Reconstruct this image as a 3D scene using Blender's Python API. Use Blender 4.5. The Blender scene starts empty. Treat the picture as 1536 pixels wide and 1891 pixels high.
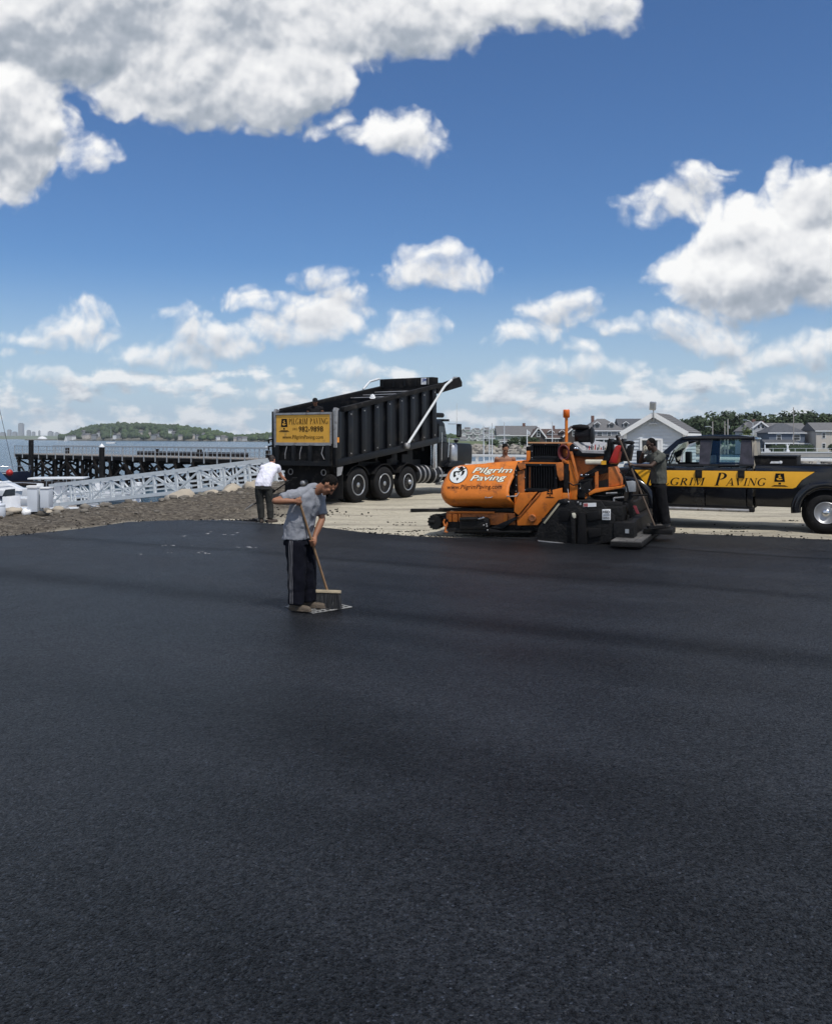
import bpy, bmesh, math, random
from mathutils import Vector, Matrix, noise as mn
R = math.radians
sc = bpy.context.scene
col = sc.collection
# ------------------------------------------------------------------ camera
H, FPX, CX, HY = 2.04, 1650.0, 768.0, 810.0      # eye height (m), focal length and horizon in photo pixels
cam_d = bpy.data.cameras.new('camera')
cam = bpy.data.objects.new('camera', cam_d); col.objects.link(cam)
cam_d.sensor_fit = 'HORIZONTAL'; cam_d.sensor_width = 36.0
cam_d.lens = 36.0 * FPX / 1536.0
cam_d.shift_y = -(945.5 - HY) / 1536.0
cam_d.clip_start = 0.1; cam_d.clip_end = 40000
cam.location = (0, 0, H); cam.rotation_euler = (R(90), 0, 0)
sc.camera = cam
# ------------------------------------------------------------------ exposure
sc.view_settings.view_transform = 'Standard'
try: sc.view_settings.look = 'None'
except Exception: pass
sc.view_settings.exposure = 0.0; sc.view_settings.gamma = 1.0
sc.view_settings.use_curve_mapping = False
# ------------------------------------------------------------------ sun
SUN_EL, SUN_AZ = 60.0, 150.0     # azimuth clockwise from +Y: behind the camera, a little to its right
sd = Vector((math.sin(R(SUN_AZ)) * math.cos(R(SUN_EL)), math.cos(R(SUN_AZ)) * math.cos(R(SUN_EL)), math.sin(R(SUN_EL))))
sun_d = bpy.data.lights.new('sun', 'SUN'); sun_d.energy = 3.4; sun_d.angle = R(1.2); sun_d.color = (1.0, 0.955, 0.88)
sun = bpy.data.objects.new('sun', sun_d); col.objects.link(sun)
sun.rotation_euler = (-sd).to_track_quat('-Z', 'Y').to_euler(); sun.location = (0, -20, 60)
# ------------------------------------------------------------------ world: clear sky with fair weather cumulus
world = bpy.data.worlds.new('World'); sc.world = world; world.use_nodes = True
SKY_STRENGTH = 0.1
CLOUDS = [  # centre and half size of each cumulus lobe, in sky units (1650 = tan 45 degrees) right of north / above horizon
 (150,20,270,150),(330,120,190,112),(455,155,165,98),(560,110,100,95),(480,30,340,120),(760,15,180,92),(900,5,165,62),(1050,5,130,62),
 (15,230,118,150),(85,180,58,80),(155,283,52,30),(15,345,62,52),(720,238,82,44),(765,262,46,28),(632,215,24,22),(580,236,26,14),
 (1250,378,86,30),(1292,340,46,36),(1190,402,36,14),(1330,313,16,9),(1432,335,22,24),
 (1450,470,185,112),(1505,380,90,74),(1300,500,100,62),(1345,430,80,64),(1420,545,150,50),(1310,620,95,38),(1270,602,48,30),
 (800,498,96,32),(795,478,58,24),(595,505,44,18),(470,555,66,22),(428,540,26,14),(335,586,46,18),
 (590,580,84,48),(640,545,38,32),(545,612,92,36),(375,622,86,34),(300,655,84,24),(430,645,66,26),
 (130,605,78,34),(150,585,48,22),(60,624,60,14),(192,624,30,16),(15,652,30,8),
 (720,628,74,24),(765,600,38,24),(1045,580,76,34),(1078,560,46,28),(975,620,76,26),(1165,608,52,20),(1085,654,34,14),
 (1425,662,96,22),(1510,645,60,28),(660,685,52,18),(950,690,58,20),(1070,690,40,14),(1140,688,40,14),(90,690,46,12),(172,690,32,14),(480,712,46,20),(320,712,60,14),(1270,712,70,14),(1480,705,70,14),
]
def build_world():
    nt = world.node_tree; N = nt.nodes; N.clear()
    def node(t, nodes=N, **kw):
        n = nodes.new(t)
        for k, v in kw.items(): setattr(n, k, v)
        return n
    # --- density group: field of lobes plus billow noise, evaluated twice so that the clouds get relief
    g = bpy.data.node_groups.new('cloud_density', 'ShaderNodeTree')
    g.interface.new_socket('P', in_out='INPUT', socket_type='NodeSocketVector')
    g.interface.new_socket('D', in_out='OUTPUT', socket_type='NodeSocketFloat')
    G = g.nodes; L = g.links
    gi = node('NodeGroupInput', G); go = node('NodeGroupOutput', G)
    def vm(op, a, b):
        n = node('ShaderNodeVectorMath', G, operation=op)
        for i, x in enumerate((a, b)):
            if isinstance(x, tuple): n.inputs[i].default_value = x
            else: L.new(x, n.inputs[i])
        return n
    def mt(op, *a):
        n = node('ShaderNodeMath', G, operation=op)
        for i, x in enumerate(a):
            if isinstance(x, (int, float)): n.inputs[i].default_value = x
            else: L.new(x, n.inputs[i])
        return n.outputs[0]
    P = gi.outputs[0]
    w1 = node('ShaderNodeTexNoise', G, noise_dimensions='2D'); w1.inputs['Scale'].default_value = 11.0; w1.inputs['Detail'].default_value = 3
    L.new(P, w1.inputs['Vector'])
    wv = vm('MULTIPLY', vm('SUBTRACT', w1.outputs['Color'], (0.5, 0.5, 0.5)).outputs[0], (0.07, 0.05, 0.0)).outputs[0]
    PW = vm('ADD', P, wv).outputs[0]
    xy = node('ShaderNodeSeparateXYZ', G); L.new(PW, xy.inputs[0])
    def spread(o):
        c = node('ShaderNodeCombineXYZ', G)
        for i in range(3): L.new(o, c.inputs[i])
        return c.outputs[0]
    VX, VY = spread(xy.outputs['X']), spread(xy.outputs['Y'])
    def vma(a, b, c):
        n = node('ShaderNodeVectorMath', G, operation='MULTIPLY_ADD')
        for i, x in enumerate((a, b, c)):
            if isinstance(x, tuple): n.inputs[i].default_value = x
            else: L.new(x, n.inputs[i])
        return n.outputs[0]
    F3 = None
    cl = sorted(CLOUDS, key=lambda c: c[0] + 3 * c[1])
    while len(cl) % 3: cl.append((-9000, -9000, 10, 10))
    for i in range(0, len(cl), 3):                    # three lobes per step, one in each component
        t = cl[i:i + 3]
        qx = vma(VX, tuple(FPX / c[2] for c in t), tuple((CX - c[0]) / c[2] for c in t))
        qy = vma(VY, tuple(FPX / c[3] for c in t), tuple((c[1] - HY) / c[3] for c in t))
        q = vma(qy, qy, vm('MULTIPLY', qx, qx).outputs[0])
        rr = tuple(min(c[2], c[3]) * 0.62 for c in t)
        fi = vma(q, tuple(-x for x in rr), rr)
        F3 = fi if F3 is None else vm('MAXIMUM', F3, fi).outputs[0]
    s3 = node('ShaderNodeSeparateXYZ', G); L.new(F3, s3.inputs[0])
    f = mt('SMOOTH_MAX', mt('SMOOTH_MAX', s3.outputs[0], s3.outputs[1], 14.0), s3.outputs[2], 14.0)
    f = mt('MAXIMUM', f, -60.0)
    # lower band of many small far clouds
    sp = node('ShaderNodeSeparateXYZ', G); L.new(P, sp.inputs[0])
    bm_ = node('ShaderNodeTexNoise', G, noise_dimensions='2D'); bm_.inputs['Scale'].default_value = 1.0; bm_.inputs['Detail'].default_value = 5; bm_.inputs['Roughness'].default_value = 0.55
    L.new(vm('MULTIPLY', P, (15.0, 36.0, 0)).outputs[0], bm_.inputs['Vector'])
    mr = node('ShaderNodeMapRange', G); mr.inputs[1].default_value = 0.13; mr.inputs[2].default_value = 0.07; mr.inputs[3].default_value = -130; mr.inputs[4].default_value = 0.0
    L.new(sp.outputs['Y'], mr.inputs[0])
    band = mt('ADD', mt('MULTIPLY', mt('SUBTRACT', bm_.outputs['Fac'], 0.475), 130.0), mr.outputs[0])
    f = mt('SMOOTH_MAX', f, band, 8.0)
    # the rest of the sky outside this view: the same sort of broken cumulus
    ab = mt('ABSOLUTE', sp.outputs['X'])
    out = mt('MAXIMUM', mt('SUBTRACT', ab, 0.60), mt('SUBTRACT', sp.outputs['Y'], 0.62))
    og = node('ShaderNodeTexNoise', G, noise_dimensions='2D'); og.inputs['Scale'].default_value = 2.2; og.inputs['Detail'].default_value = 6
    L.new(P, og.inputs['Vector'])
    gen = mt('ADD', mt('MULTIPLY', mt('SUBTRACT', og.outputs['Fac'], 0.50), 500.0), mt('MINIMUM', mt('MULTIPLY', out, 1700.0), 0.0))
    f = mt('MAXIMUM', f, gen)
    g.interface.new_socket('S', in_out='OUTPUT', socket_type='NodeSocketFloat')
    n1 = node('ShaderNodeTexNoise', G, noise_dimensions='2D'); n1.inputs['Scale'].default_value = 24.0; n1.inputs['Detail'].default_value = 8; n1.inputs['Roughness'].default_value = 0.60
    L.new(P, n1.inputs['Vector'])
    n2 = node('ShaderNodeTexNoise', G, noise_dimensions='2D'); n2.inputs['Scale'].default_value = 9.0; n2.inputs['Detail'].default_value = 4; n2.inputs['Roughness'].default_value = 0.5
    L.new(P, n2.inputs['Vector'])
    vo = node('ShaderNodeTexVoronoi', G, voronoi_dimensions='2D', feature='SMOOTH_F1'); vo.inputs['Scale'].default_value = 46.0
    try: vo.inputs['Detail'].default_value = 1.5; vo.inputs['Roughness'].default_value = 0.55; vo.inputs['Smoothness'].default_value = 0.45
    except Exception: pass
    L.new(PW, vo.inputs['Vector'])
    d1 = mt('MULTIPLY_ADD', n1.outputs['Fac'], 46.0, -23.0)
    d2 = mt('MULTIPLY_ADD', vo.outputs['Distance'], -20.0, 8.0)
    L.new(mt('ADD', f, mt('ADD', mt('ADD', d1, d2), 7.0)), go.inputs[0])
    e1 = mt('MULTIPLY_ADD', n2.outputs['Fac'], 96.0, -48.0)
    L.new(mt('ADD', mt('MULTIPLY_ADD', d1, 0.24, mt('MULTIPLY', f, 0.80)), mt('MULTIPLY_ADD', d2, 0.30, e1)), go.inputs[1])
    # --- main tree
    L = nt.links; G = N
    tc = node('ShaderNodeTexCoord')
    sx = node('ShaderNodeSeparateXYZ'); L.new(tc.outputs['Generated'], sx.inputs[0])
    ay = mt('MAXIMUM', mt('ABSOLUTE', sx.outputs['Y']), 0.05)
    cb = node('ShaderNodeCombineXYZ')
    L.new(mt('ADD', mt('DIVIDE', sx.outputs['X'], ay), mt('MULTIPLY', mt('LESS_THAN', sx.outputs['Y'], 0.0), 3.7)), cb.inputs[0]); L.new(mt('DIVIDE', sx.outputs['Z'], ay), cb.inputs[1])
    A = node('ShaderNodeGroup'); A.node_tree = g; L.new(cb.outputs[0], A.inputs[0])
    B = node('ShaderNodeGroup'); B.node_tree = g
    L.new(vm('ADD', cb.outputs[0], (-0.003, 0.0125, 0)).outputs[0], B.inputs[0])
    D = A.outputs[0]
    def smooth(x, a, b, c=0.0, d=1.0):
        n = node('ShaderNodeMapRange', interpolation_type='SMOOTHSTEP')
        L.new(x, n.inputs[0])
        for i, v in enumerate((a, b, c, d)): n.inputs[i + 1].default_value = v
        return n.outputs[0]
    alpha = smooth(D, -11.0, 25.0)
    # thin veil toward the horizon: distant clouds lose contrast
    low = smooth(cb.outputs[0] and mt('DIVIDE', sx.outputs['Z'], ay), 0.0, 0.17)
    alpha = mt('MULTIPLY', alpha, mt('MULTIPLY_ADD', low, 0.22, 0.77))
    grad = mt('SUBTRACT', A.outputs[1], B.outputs[1])
    lit = mt('MULTIPLY_ADD', grad, 0.021, 0.70)
    thick = smooth(D, 25.0, 120.0)
    lit = mt('SUBTRACT', lit, mt('MULTIPLY', thick, 0.31))
    edge = smooth(D, 30.0, 0.0)
    lit = mt('ADD', lit, mt('MULTIPLY', edge, 0.10))
    cr = node('ShaderNodeValToRGB'); L.new(lit, cr.inputs[0])
    e = cr.color_ramp.elements
    e[0].position = 0.05; e[0].color = (0.26, 0.31, 0.37, 1)
    e[1].position = 1.0; e[1].color = (0.98, 0.98, 0.97, 1)
    x = e.new(0.38); x.color = (0.42, 0.46, 0.52, 1)
    x = e.new(0.70); x.color = (0.78, 0.79, 0.81, 1)
    sky = node('ShaderNodeTexSky', sky_type='NISHITA'); sky.sun_disc = False
    sky.sun_elevation = R(SUN_EL); sky.sun_rotation = R(SUN_AZ); sky.air_density = 1.0; sky.dust_density = 0.3; sky.ozone_density = 1.0; sky.altitude = 0
    tint = node('ShaderNodeMix', data_type='RGBA', blend_type='MULTIPLY'); tint.inputs[0].default_value = 1.0
    L.new(sky.outputs[0], tint.inputs[6]); tint.inputs[7].default_value = (0.46, 0.71, 1.02, 1)
    hz = node('ShaderNodeMix', data_type='RGBA'); L.new(smooth(sx.outputs['Z'], 0.20, 0.0, 0.0, 0.92), hz.inputs[0])
    L.new(tint.outputs[2], hz.inputs[6]); hz.inputs[7].default_value = (5.1, 6.5, 7.7, 1)
    b1 = node('ShaderNodeBackground'); b1.inputs[1].default_value = SKY_STRENGTH; L.new(hz.outputs[2], b1.inputs[0])
    b2 = node('ShaderNodeBackground'); b2.inputs[1].default_value = 1.04; L.new(cr.outputs[0], b2.inputs[0])
    mx = node('ShaderNodeMixShader'); L.new(alpha, mx.inputs[0]); L.new(b1.outputs[0], mx.inputs[1]); L.new(b2.outputs[0], mx.inputs[2])
    o = node('ShaderNodeOutputWorld'); L.new(mx.outputs[0], o.inputs[0])
    world.cycles.sampling_method = 'MANUAL'; world.cycles.sample_map_resolution = 512
build_world()
# ------------------------------------------------------------------ helpers
rnd = random.Random(7)
def ray(px, py): return Vector(((px - CX) / FPX, 1.0, (HY - py) / FPX))
def gp(px, py, z=0.0):
    t = (z - H) / ((HY - py) / FPX); return Vector(((px - CX) / FPX * t, t, z))
def wp(px, py, d): return Vector(((px - CX) / FPX * d, d, H + (HY - py) / FPX * d))
def tag(o, label=None, cat=None, group=None, kind=None):
    if label: o['label'] = label
    if cat: o['category'] = cat
    if group: o['group'] = group
    if kind: o['kind'] = kind
    return o
def ordinal(n):
    a = ['', 'first', 'second', 'third', 'fourth', 'fifth', 'sixth', 'seventh', 'eighth', 'ninth', 'tenth', 'eleventh', 'twelfth', 'thirteenth', 'fourteenth', 'fifteenth', 'sixteenth', 'seventeenth', 'eighteenth', 'nineteenth']
    if n < 20: return a[n]
    t = {2: ('twenty', 'twentieth'), 3: ('thirty', 'thirtieth'), 4: ('forty', 'fortieth'), 5: ('fifty', 'fiftieth')}[n // 10]
    return t[1] if n % 10 == 0 else t[0] + '-' + a[n % 10]
def thing(name, label, cat, loc=(0, 0, 0), rz=0.0, group=None):
    o = bpy.data.objects.new(name, None); col.objects.link(o)
    o.empty_display_size = 0.3
    o.location = loc; o.rotation_euler = (0, 0, rz)
    return tag(o, label, cat, group)
def copy_tree(o, parent=None):
    c = o.copy(); col.objects.link(c)
    if parent is not None: c.parent = parent; c.matrix_parent_inverse = o.matrix_parent_inverse.copy()
    for ch in list(o.children): copy_tree(ch, c)
    return c
class Frame:
    """local frame: x along heading, y to the left of it; solves photo rays against local planes"""
    def __init__(s, ox, oy, ang, oz=0.0):
        s.o = Vector((ox, oy, oz)); s.a = R(ang)
        s.M = Matrix.Translation(s.o) @ Matrix.Rotation(s.a, 4, 'Z'); s.I = s.M.inverted()
    def _r(s, px, py):
        c = s.I @ Vector((0, 0, H)); d = s.I.to_3x3() @ ray(px, py); return c, d
    def y(s, px, py, y):
        c, d = s._r(px, py); t = (y - c.y) / d.y; p = c + d * t; return (p.x, p.z)
    def x(s, px, py, x):
        c, d = s._r(px, py); t = (x - c.x) / d.x; p = c + d * t; return (p.y, p.z)
    def z(s, px, py, z):
        c, d = s._r(px, py); t = (z - c.z) / d.z; p = c + d * t; return (p.x, p.y)
class MB:
    """collects simple shapes and links them as one mesh object"""
    def __init__(s): s.v = []; s.f = []; s.sm = []
    def add(s, vs, fs, smooth=False):
        n = len(s.v); s.v += [tuple(v) for v in vs]; s.f += [tuple(i + n for i in f) for f in fs]; s.sm += [smooth] * len(fs); return s
    def box(s, c, d, rz=0.0, rx=0.0, ry=0.0):
        x, y, z = d[0] / 2, d[1] / 2, d[2] / 2
        vs = [Vector((i * x, j * y, k * z)) for i in (-1, 1) for j in (-1, 1) for k in (-1, 1)]
        if rz or rx or ry:
            m = Matrix.Rotation(rz, 3, 'Z') @ Matrix.Rotation(ry, 3, 'Y') @ Matrix.Rotation(rx, 3, 'X'); vs = [m @ v for v in vs]
        c = Vector(c)
        return s.add([v + c for v in vs], [(0, 1, 3, 2), (4, 6, 7, 5), (0, 4, 5, 1), (2, 3, 7, 6), (0, 2, 6, 4), (1, 5, 7, 3)])
    def bx(s, x0, x1, y0, y1, z0, z1): return s.box(((x0 + x1) / 2, (y0 + y1) / 2, (z0 + z1) / 2), (abs(x1 - x0), abs(y1 - y0), abs(z1 - z0)))
    def bar(s, p, q, w, h=None, up=(0, 0, 1)):
        p, q = Vector(p), Vector(q); h = h or w
        d = (q - p).normalized(); u = Vector(up)
        if abs(d.dot(u)) > 0.99: u = Vector((1, 0, 0))
        a = d.cross(u).normalized(); b = a.cross(d).normalized()
        vs = [o + a * (i * w / 2) + b * (j * h / 2) for o in (p, q) for i, j in ((-1, -1), (1, -1), (1, 1), (-1, 1))]
        return s.add(vs, [(3, 2, 1, 0), (4, 5, 6, 7), (0, 1, 5, 4), (1, 2, 6, 5), (2, 3, 7, 6), (3, 0, 4, 7)])
    def prism(s, pts, y0, y1):
        """polygon in local (x, z) extruded along y"""
        n = len(pts)
        if sum(pts[i][0] * pts[(i + 1) % n][1] - pts[(i + 1) % n][0] * pts[i][1] for i in range(n)) < 0: pts = pts[::-1]
        if y0 > y1: y0, y1 = y1, y0
        vs = [(x, y0, z) for x, z in pts] + [(x, y1, z) for x, z in pts]
        fs = [tuple(range(n)), tuple(range(2 * n - 1, n - 1, -1))] + [(i, i + n, (i + 1) % n + n, (i + 1) % n) for i in range(n)]
        return s.add(vs, fs)
    def prismx(s, pts, x0, x1):
        """polygon in local (y, z) extruded along x"""
        n = len(pts)
        if sum(pts[i][0] * pts[(i + 1) % n][1] - pts[(i + 1) % n][0] * pts[i][1] for i in range(n)) < 0: pts = pts[::-1]
        if x0 > x1: x0, x1 = x1, x0
        vs = [(x0, y, z) for y, z in pts] + [(x1, y, z) for y, z in pts]
        fs = [tuple(range(n - 1, -1, -1)), tuple(range(n, 2 * n))] + [(i, (i + 1) % n, (i + 1) % n + n, i + n) for i in range(n)]
        return s.add(vs, fs)
    def tube(s, pts, r, n=8, cap=True, smooth=True):
        pts = [Vector(p) for p in pts]; rs = r if isinstance(r, (list, tuple)) else [r] * len(pts)
        rings = []; u = None
        for i, p in enumerate(pts):
            d = (pts[min(i + 1, len(pts) - 1)] - pts[max(i - 1, 0)])
            d = d.normalized() if d.length > 1e-9 else Vector((0, 0, 1))
            if u is None: u = d.orthogonal().normalized()
            else:
                u = (u - d * u.dot(d)); u = u.normalized() if u.length > 1e-6 else d.orthogonal().normalized()
            w = d.cross(u)
            rings.append([p + (u * math.cos(2 * math.pi * k / n) + w * math.sin(2 * math.pi * k / n)) * rs[i] for k in range(n)])
        vs = [v for g in rings for v in g]; fs = []
        for i in range(len(pts) - 1):
            for k in range(n): fs.append((i * n + k, i * n + (k + 1) % n, (i + 1) * n + (k + 1) % n, (i + 1) * n + k))
        s.add(vs, fs, smooth)
        if cap: s.add(rings[0], [tuple(range(n - 1, -1, -1))]); s.add(rings[-1], [tuple(range(n))])
        return s
    def lathe(s, prof, c, axis='y', n=24, smooth=True):
        """profile of (along axis, radius)"""
        c = Vector(c); vs = []; fs = []
        for (a, r) in prof:
            for k in range(n):
                t = 2 * math.pi * k / n; p, q = r * math.cos(t), r * math.sin(t)
                vs.append(c + Vector({'y': (p, a, q), 'x': (a, q, p), 'z': (q, p, a)}[axis]))
        for i in range(len(prof) - 1):
            for k in range(n): fs.append((i * n + k, i * n + (k + 1) % n, (i + 1) * n + (k + 1) % n, (i + 1) * n + k))
        if prof[0][1] > 1e-6: fs.append(tuple(range(n - 1, -1, -1)))
        if prof[-1][1] > 1e-6: fs.append(tuple(range((len(prof) - 1) * n, len(prof) * n)))
        return s.add(vs, fs, smooth)
    def ball(s, c, r, n=12, m=8, rot=None):
        r = (r, r, r) if isinstance(r, (int, float)) else r
        c = Vector(c); vs = [Vector((0, 0, -r[2]))]
        for i in range(1, m):
            t = math.pi * i / m
            for k in range(n): vs.append(Vector((r[0] * math.sin(t) * math.cos(2 * math.pi * k / n), r[1] * math.sin(t) * math.sin(2 * math.pi * k / n), -r[2] * math.cos(t))))
        vs.append(Vector((0, 0, r[2]))); e = len(vs) - 1
        if rot is not None: vs = [rot @ v for v in vs]
        fs = [(0, 1 + (k + 1) % n, 1 + k) for k in range(n)]
        for i in range(m - 2):
            for k in range(n): fs.append((1 + i * n + k, 1 + i * n + (k + 1) % n, 1 + (i + 1) * n + (k + 1) % n, 1 + (i + 1) * n + k))
        fs += [(1 + (m - 2) * n + k, 1 + (m - 2) * n + (k + 1) % n, e) for k in range(n)]
        return s.add([v + c for v in vs], fs, True)
    def rock(s, c, r, rg, n=7, m=5):
        k0 = len(s.v); s.ball((0, 0, 0), r, n, m); off = Vector((rg.uniform(-99, 99),) * 3); c = Vector(c)
        ax = Matrix.Rotation(rg.uniform(0, 6.28), 3, 'Z')
        for i in range(k0, len(s.v)):
            v = Vector(s.v[i]); s.v[i] = tuple(ax @ (v * (1 + 0.55 * mn.noise(v.normalized() * 1.4 + off))) + c)
        s.sm[-(n * m - n + n):] = s.sm[-(n * m - n + n):]
        return s
    def mesh(s, name, m=None, bevel=0.0, seg=2):
        me = bpy.data.meshes.new(name); me.from_pydata(s.v, [], s.f)
        me.polygons.foreach_set('use_smooth', s.sm)
        if bevel:
            bm = bmesh.new(); bm.from_mesh(me)
            ed = [e for e in bm.edges if len(e.link_faces) == 2 and e.calc_face_angle(0) > 0.5]
            bmesh.ops.bevel(bm, geom=ed, offset=bevel, segments=seg, profile=0.6, affect='EDGES', clamp_overlap=True)
            bm.to_mesh(me); bm.free()
            for p in me.polygons: p.use_smooth = True
            me.set_sharp_from_angle(angle=R(40))
        me.update()
        for x in (m if isinstance(m, (list, tuple)) else [m]):
            if x is not None: me.materials.append(x)
        return me
    def build(s, name, m=None, parent=None, bevel=0.0, seg=2, loc=None, kind=None):
        o = bpy.data.objects.new(name, s.mesh(name, m, bevel, seg)); col.objects.link(o)
        if parent is not None: o.parent = parent
        if loc is not None: o.location = loc
        if kind: o['kind'] = kind
        return o
def put(name, me, parent=None, loc=(0, 0, 0), rot=(0, 0, 0), scale=None):
    o = bpy.data.objects.new(name, me); col.objects.link(o); o.parent = parent; o.location = loc; o.rotation_euler = rot
    if scale: o.scale = scale if isinstance(scale, (tuple, list)) else (scale,) * 3
    return o
def quad(parent, name, m, pts, th=0.004):
    """a thin sheet with thickness from 4 points, pushed along its normal"""
    p = [Vector(q) for q in pts]; n = (p[1] - p[0]).cross(p[2] - p[0]).normalized() * th
    return MB().add(p + [q + n for q in p], [(3, 2, 1, 0), (4, 5, 6, 7), (0, 1, 5, 4), (1, 2, 6, 5), (2, 3, 7, 6), (3, 0, 4, 7)]).build(name, m, parent)
# ------------------------------------------------------------------ materials
def M(name, c, r=0.6, m=0.0, var=0.18, scale=6.0, bump=0.0, bscale=40.0, dirt=None, dirt_amt=0.0, dscale=2.5, coat=0.0, spec=0.5, sheen=0.0, detail=5):
    mt = bpy.data.materials.new(name); mt.use_nodes = True; nt = mt.node_tree; N = nt.nodes; L = nt.links
    b = N['Principled BSDF']; tc = N.new('ShaderNodeTexCoord'); P = tc.outputs['Object']
    b.inputs['Roughness'].default_value = r; b.inputs['Metallic'].default_value = m
    b.inputs['Specular IOR Level'].default_value = spec
    if coat: b.inputs['Coat Weight'].default_value = coat; b.inputs['Coat Roughness'].default_value = 0.08
    n = N.new('ShaderNodeTexNoise'); n.inputs['Scale'].default_value = scale; n.inputs['Detail'].default_value = detail; n.inputs['Roughness'].default_value = 0.6
    L.new(P, n.inputs['Vector'])
    mp = N.new('ShaderNodeMapRange'); mp.inputs[1].default_value = 0.25; mp.inputs[2].default_value = 0.75; mp.inputs[3].default_value = 1 - var; mp.inputs[4].default_value = 1 + var
    L.new(n.outputs['Fac'], mp.inputs[0])
    mx = N.new('ShaderNodeMix'); mx.data_type = 'RGBA'; mx.blend_type = 'MULTIPLY'; mx.inputs[0].default_value = 1
    mx.inputs[6].default_value = (c[0], c[1], c[2], 1); L.new(mp.outputs[0], mx.inputs[7])
    out = mx.outputs[2]
    if dirt:
        d = N.new('ShaderNodeTexNoise'); d.inputs['Scale'].default_value = dscale; d.inputs['Detail'].default_value = 8; d.inputs['Roughness'].default_value = 0.68
        L.new(P, d.inputs['Vector'])
        q = N.new('ShaderNodeMapRange'); q.inputs[1].default_value = 0.62 - dirt_amt * 0.4; q.inputs[2].default_value = 0.78 - dirt_amt * 0.3
        L.new(d.outputs['Fac'], q.inputs[0])
        m2 = N.new('ShaderNodeMix'); m2.data_type = 'RGBA'; L.new(q.outputs[0], m2.inputs[0]); L.new(out, m2.inputs[6]); m2.inputs[7].default_value = (*dirt, 1)
        out = m2.outputs[2]
        rr = N.new('ShaderNodeMapRange'); rr.inputs[3].default_value = r; rr.inputs[4].default_value = 0.85; L.new(q.outputs[0], rr.inputs[0]); L.new(rr.outputs[0], b.inputs['Roughness'])
    L.new(out, b.inputs['Base Color'])
    if bump:
        bn = N.new('ShaderNodeTexNoise'); bn.inputs['Scale'].default_value = bscale; bn.inputs['Detail'].default_value = 6; L.new(P, bn.inputs['Vector'])
        bp = N.new('ShaderNodeBump'); bp.inputs['Strength'].default_value = min(1, bump); bp.inputs['Distance'].default_value = 0.02
        L.new(bn.outputs['Fac'], bp.inputs['Height']); L.new(bp.outputs[0], b.inputs['Normal'])
    return mt
def glass_mat(name, tint=(0.85, 0.93, 0.92), alpha=0.25):
    mt = bpy.data.materials.new(name); mt.use_nodes = True; nt = mt.node_tree; N = nt.nodes; L = nt.links; N.clear()
    t = N.new('ShaderNodeBsdfTransparent'); t.inputs[0].default_value = (*tint, 1)
    g = N.new('ShaderNodeBsdfGlossy'); g.inputs['Roughness'].default_value = 0.03; g.inputs[0].default_value = (0.9, 0.95, 1, 1)
    f = N.new('ShaderNodeFresnel'); f.inputs[0].default_value = 1.5
    a = N.new('ShaderNodeMath'); a.operation = 'ADD'; a.inputs[1].default_value = 0.0; L.new(f.outputs[0], a.inputs[0])
    mx = N.new('ShaderNodeMixShader'); L.new(a.outputs[0], mx.inputs[0]); L.new(t.outputs[0], mx.inputs[1]); L.new(g.outputs[0], mx.inputs[2])
    o = N.new('ShaderNodeOutputMaterial'); L.new(mx.outputs[0], o.inputs[0]); return mt
BLK = M('black_paint', (0.007, 0.008, 0.010), 0.5, spec=.22, dirt=(0.05, 0.045, 0.04), dirt_amt=0.12, dscale=3)
BLKD = M('dusty_black', (0.009, 0.009, 0.010), 0.75, spec=.15, dirt=(0.045, 0.041, 0.037), dirt_amt=0.22, dscale=4, bump=0.2)
CARB = M('truck_black', (0.0045, 0.0055, 0.008), 0.38, spec=.22, coat=0.06, dirt=(0.04, 0.036, 0.033), dirt_amt=0.15, dscale=2.8)
RUB = M('rubber', (0.013, 0.013, 0.014), 0.85, spec=.15, bump=0.3, bscale=60, dirt=(0.06, 0.054, 0.046), dirt_amt=0.12, dscale=7)
STEEL = M('worn_steel', (0.34, 0.34, 0.35), 0.45, 0.6, bump=0.1, dirt=(0.14, 0.11, 0.09), dirt_amt=0.2, dscale=8)
CHR = M('chrome', (0.72, 0.73, 0.75), 0.12, 1.0, var=0.04)
ALU = M('aluminium', (0.46, 0.47, 0.49), 0.36, 0.85, var=0.12)
GRYP = M('grey_metal', (0.30, 0.32, 0.34), 0.5, 0.2)
WHT = M('white_paint', (0.76, 0.77, 0.78), 0.45, var=0.06, dirt=(0.45, 0.44, 0.42), dirt_amt=0.05)
GALV = M('pale_grey_aluminium', (0.60, 0.63, 0.65), 0.55, 0.0, var=0.08, dirt=(0.42, 0.43, 0.43), dirt_amt=0.10)
ORG = M('orange_paint', (0.64, 0.18, 0.022), 0.5, var=0.14, spec=.35, dirt=(0.16, 0.052, 0.022), dirt_amt=0.20, dscale=3.4)
ORGD = M('worn_orange_paint', (0.52, 0.15, 0.025), 0.55, var=0.2, dirt=(0.10, 0.045, 0.022), dirt_amt=0.34, dscale=4.5)
YEL = M('yellow_vinyl', (0.80, 0.40, 0.018), 0.4, var=0.05)
YELB = M('yellow_board', (0.72, 0.38, 0.045), 0.5, var=0.10, dirt=(0.25, 0.16, 0.06), dirt_amt=0.10)
INK = M('black_ink', (0.007, 0.007, 0.008), 0.6, var=0.05, spec=.15)
WOOD = M('dark_timber', (0.022, 0.018, 0.016), 0.88, spec=.15, var=0.4, scale=3, bump=0.4)
WOODL = M('weathered_timber', (0.26, 0.22, 0.18), 0.85, var=0.3, scale=5, bump=0.3)
HANDLE = M('worn_wood_handle', (0.28, 0.17, 0.09), 0.6, var=0.25, scale=12)
GLASS = glass_mat('window_glass')
DGLASS = M('dark_window_glass', (0.02, 0.025, 0.03), 0.06, var=0.1, spec=0.6)
RED = M('red_paint', (0.42, 0.02, 0.015), 0.4)
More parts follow.
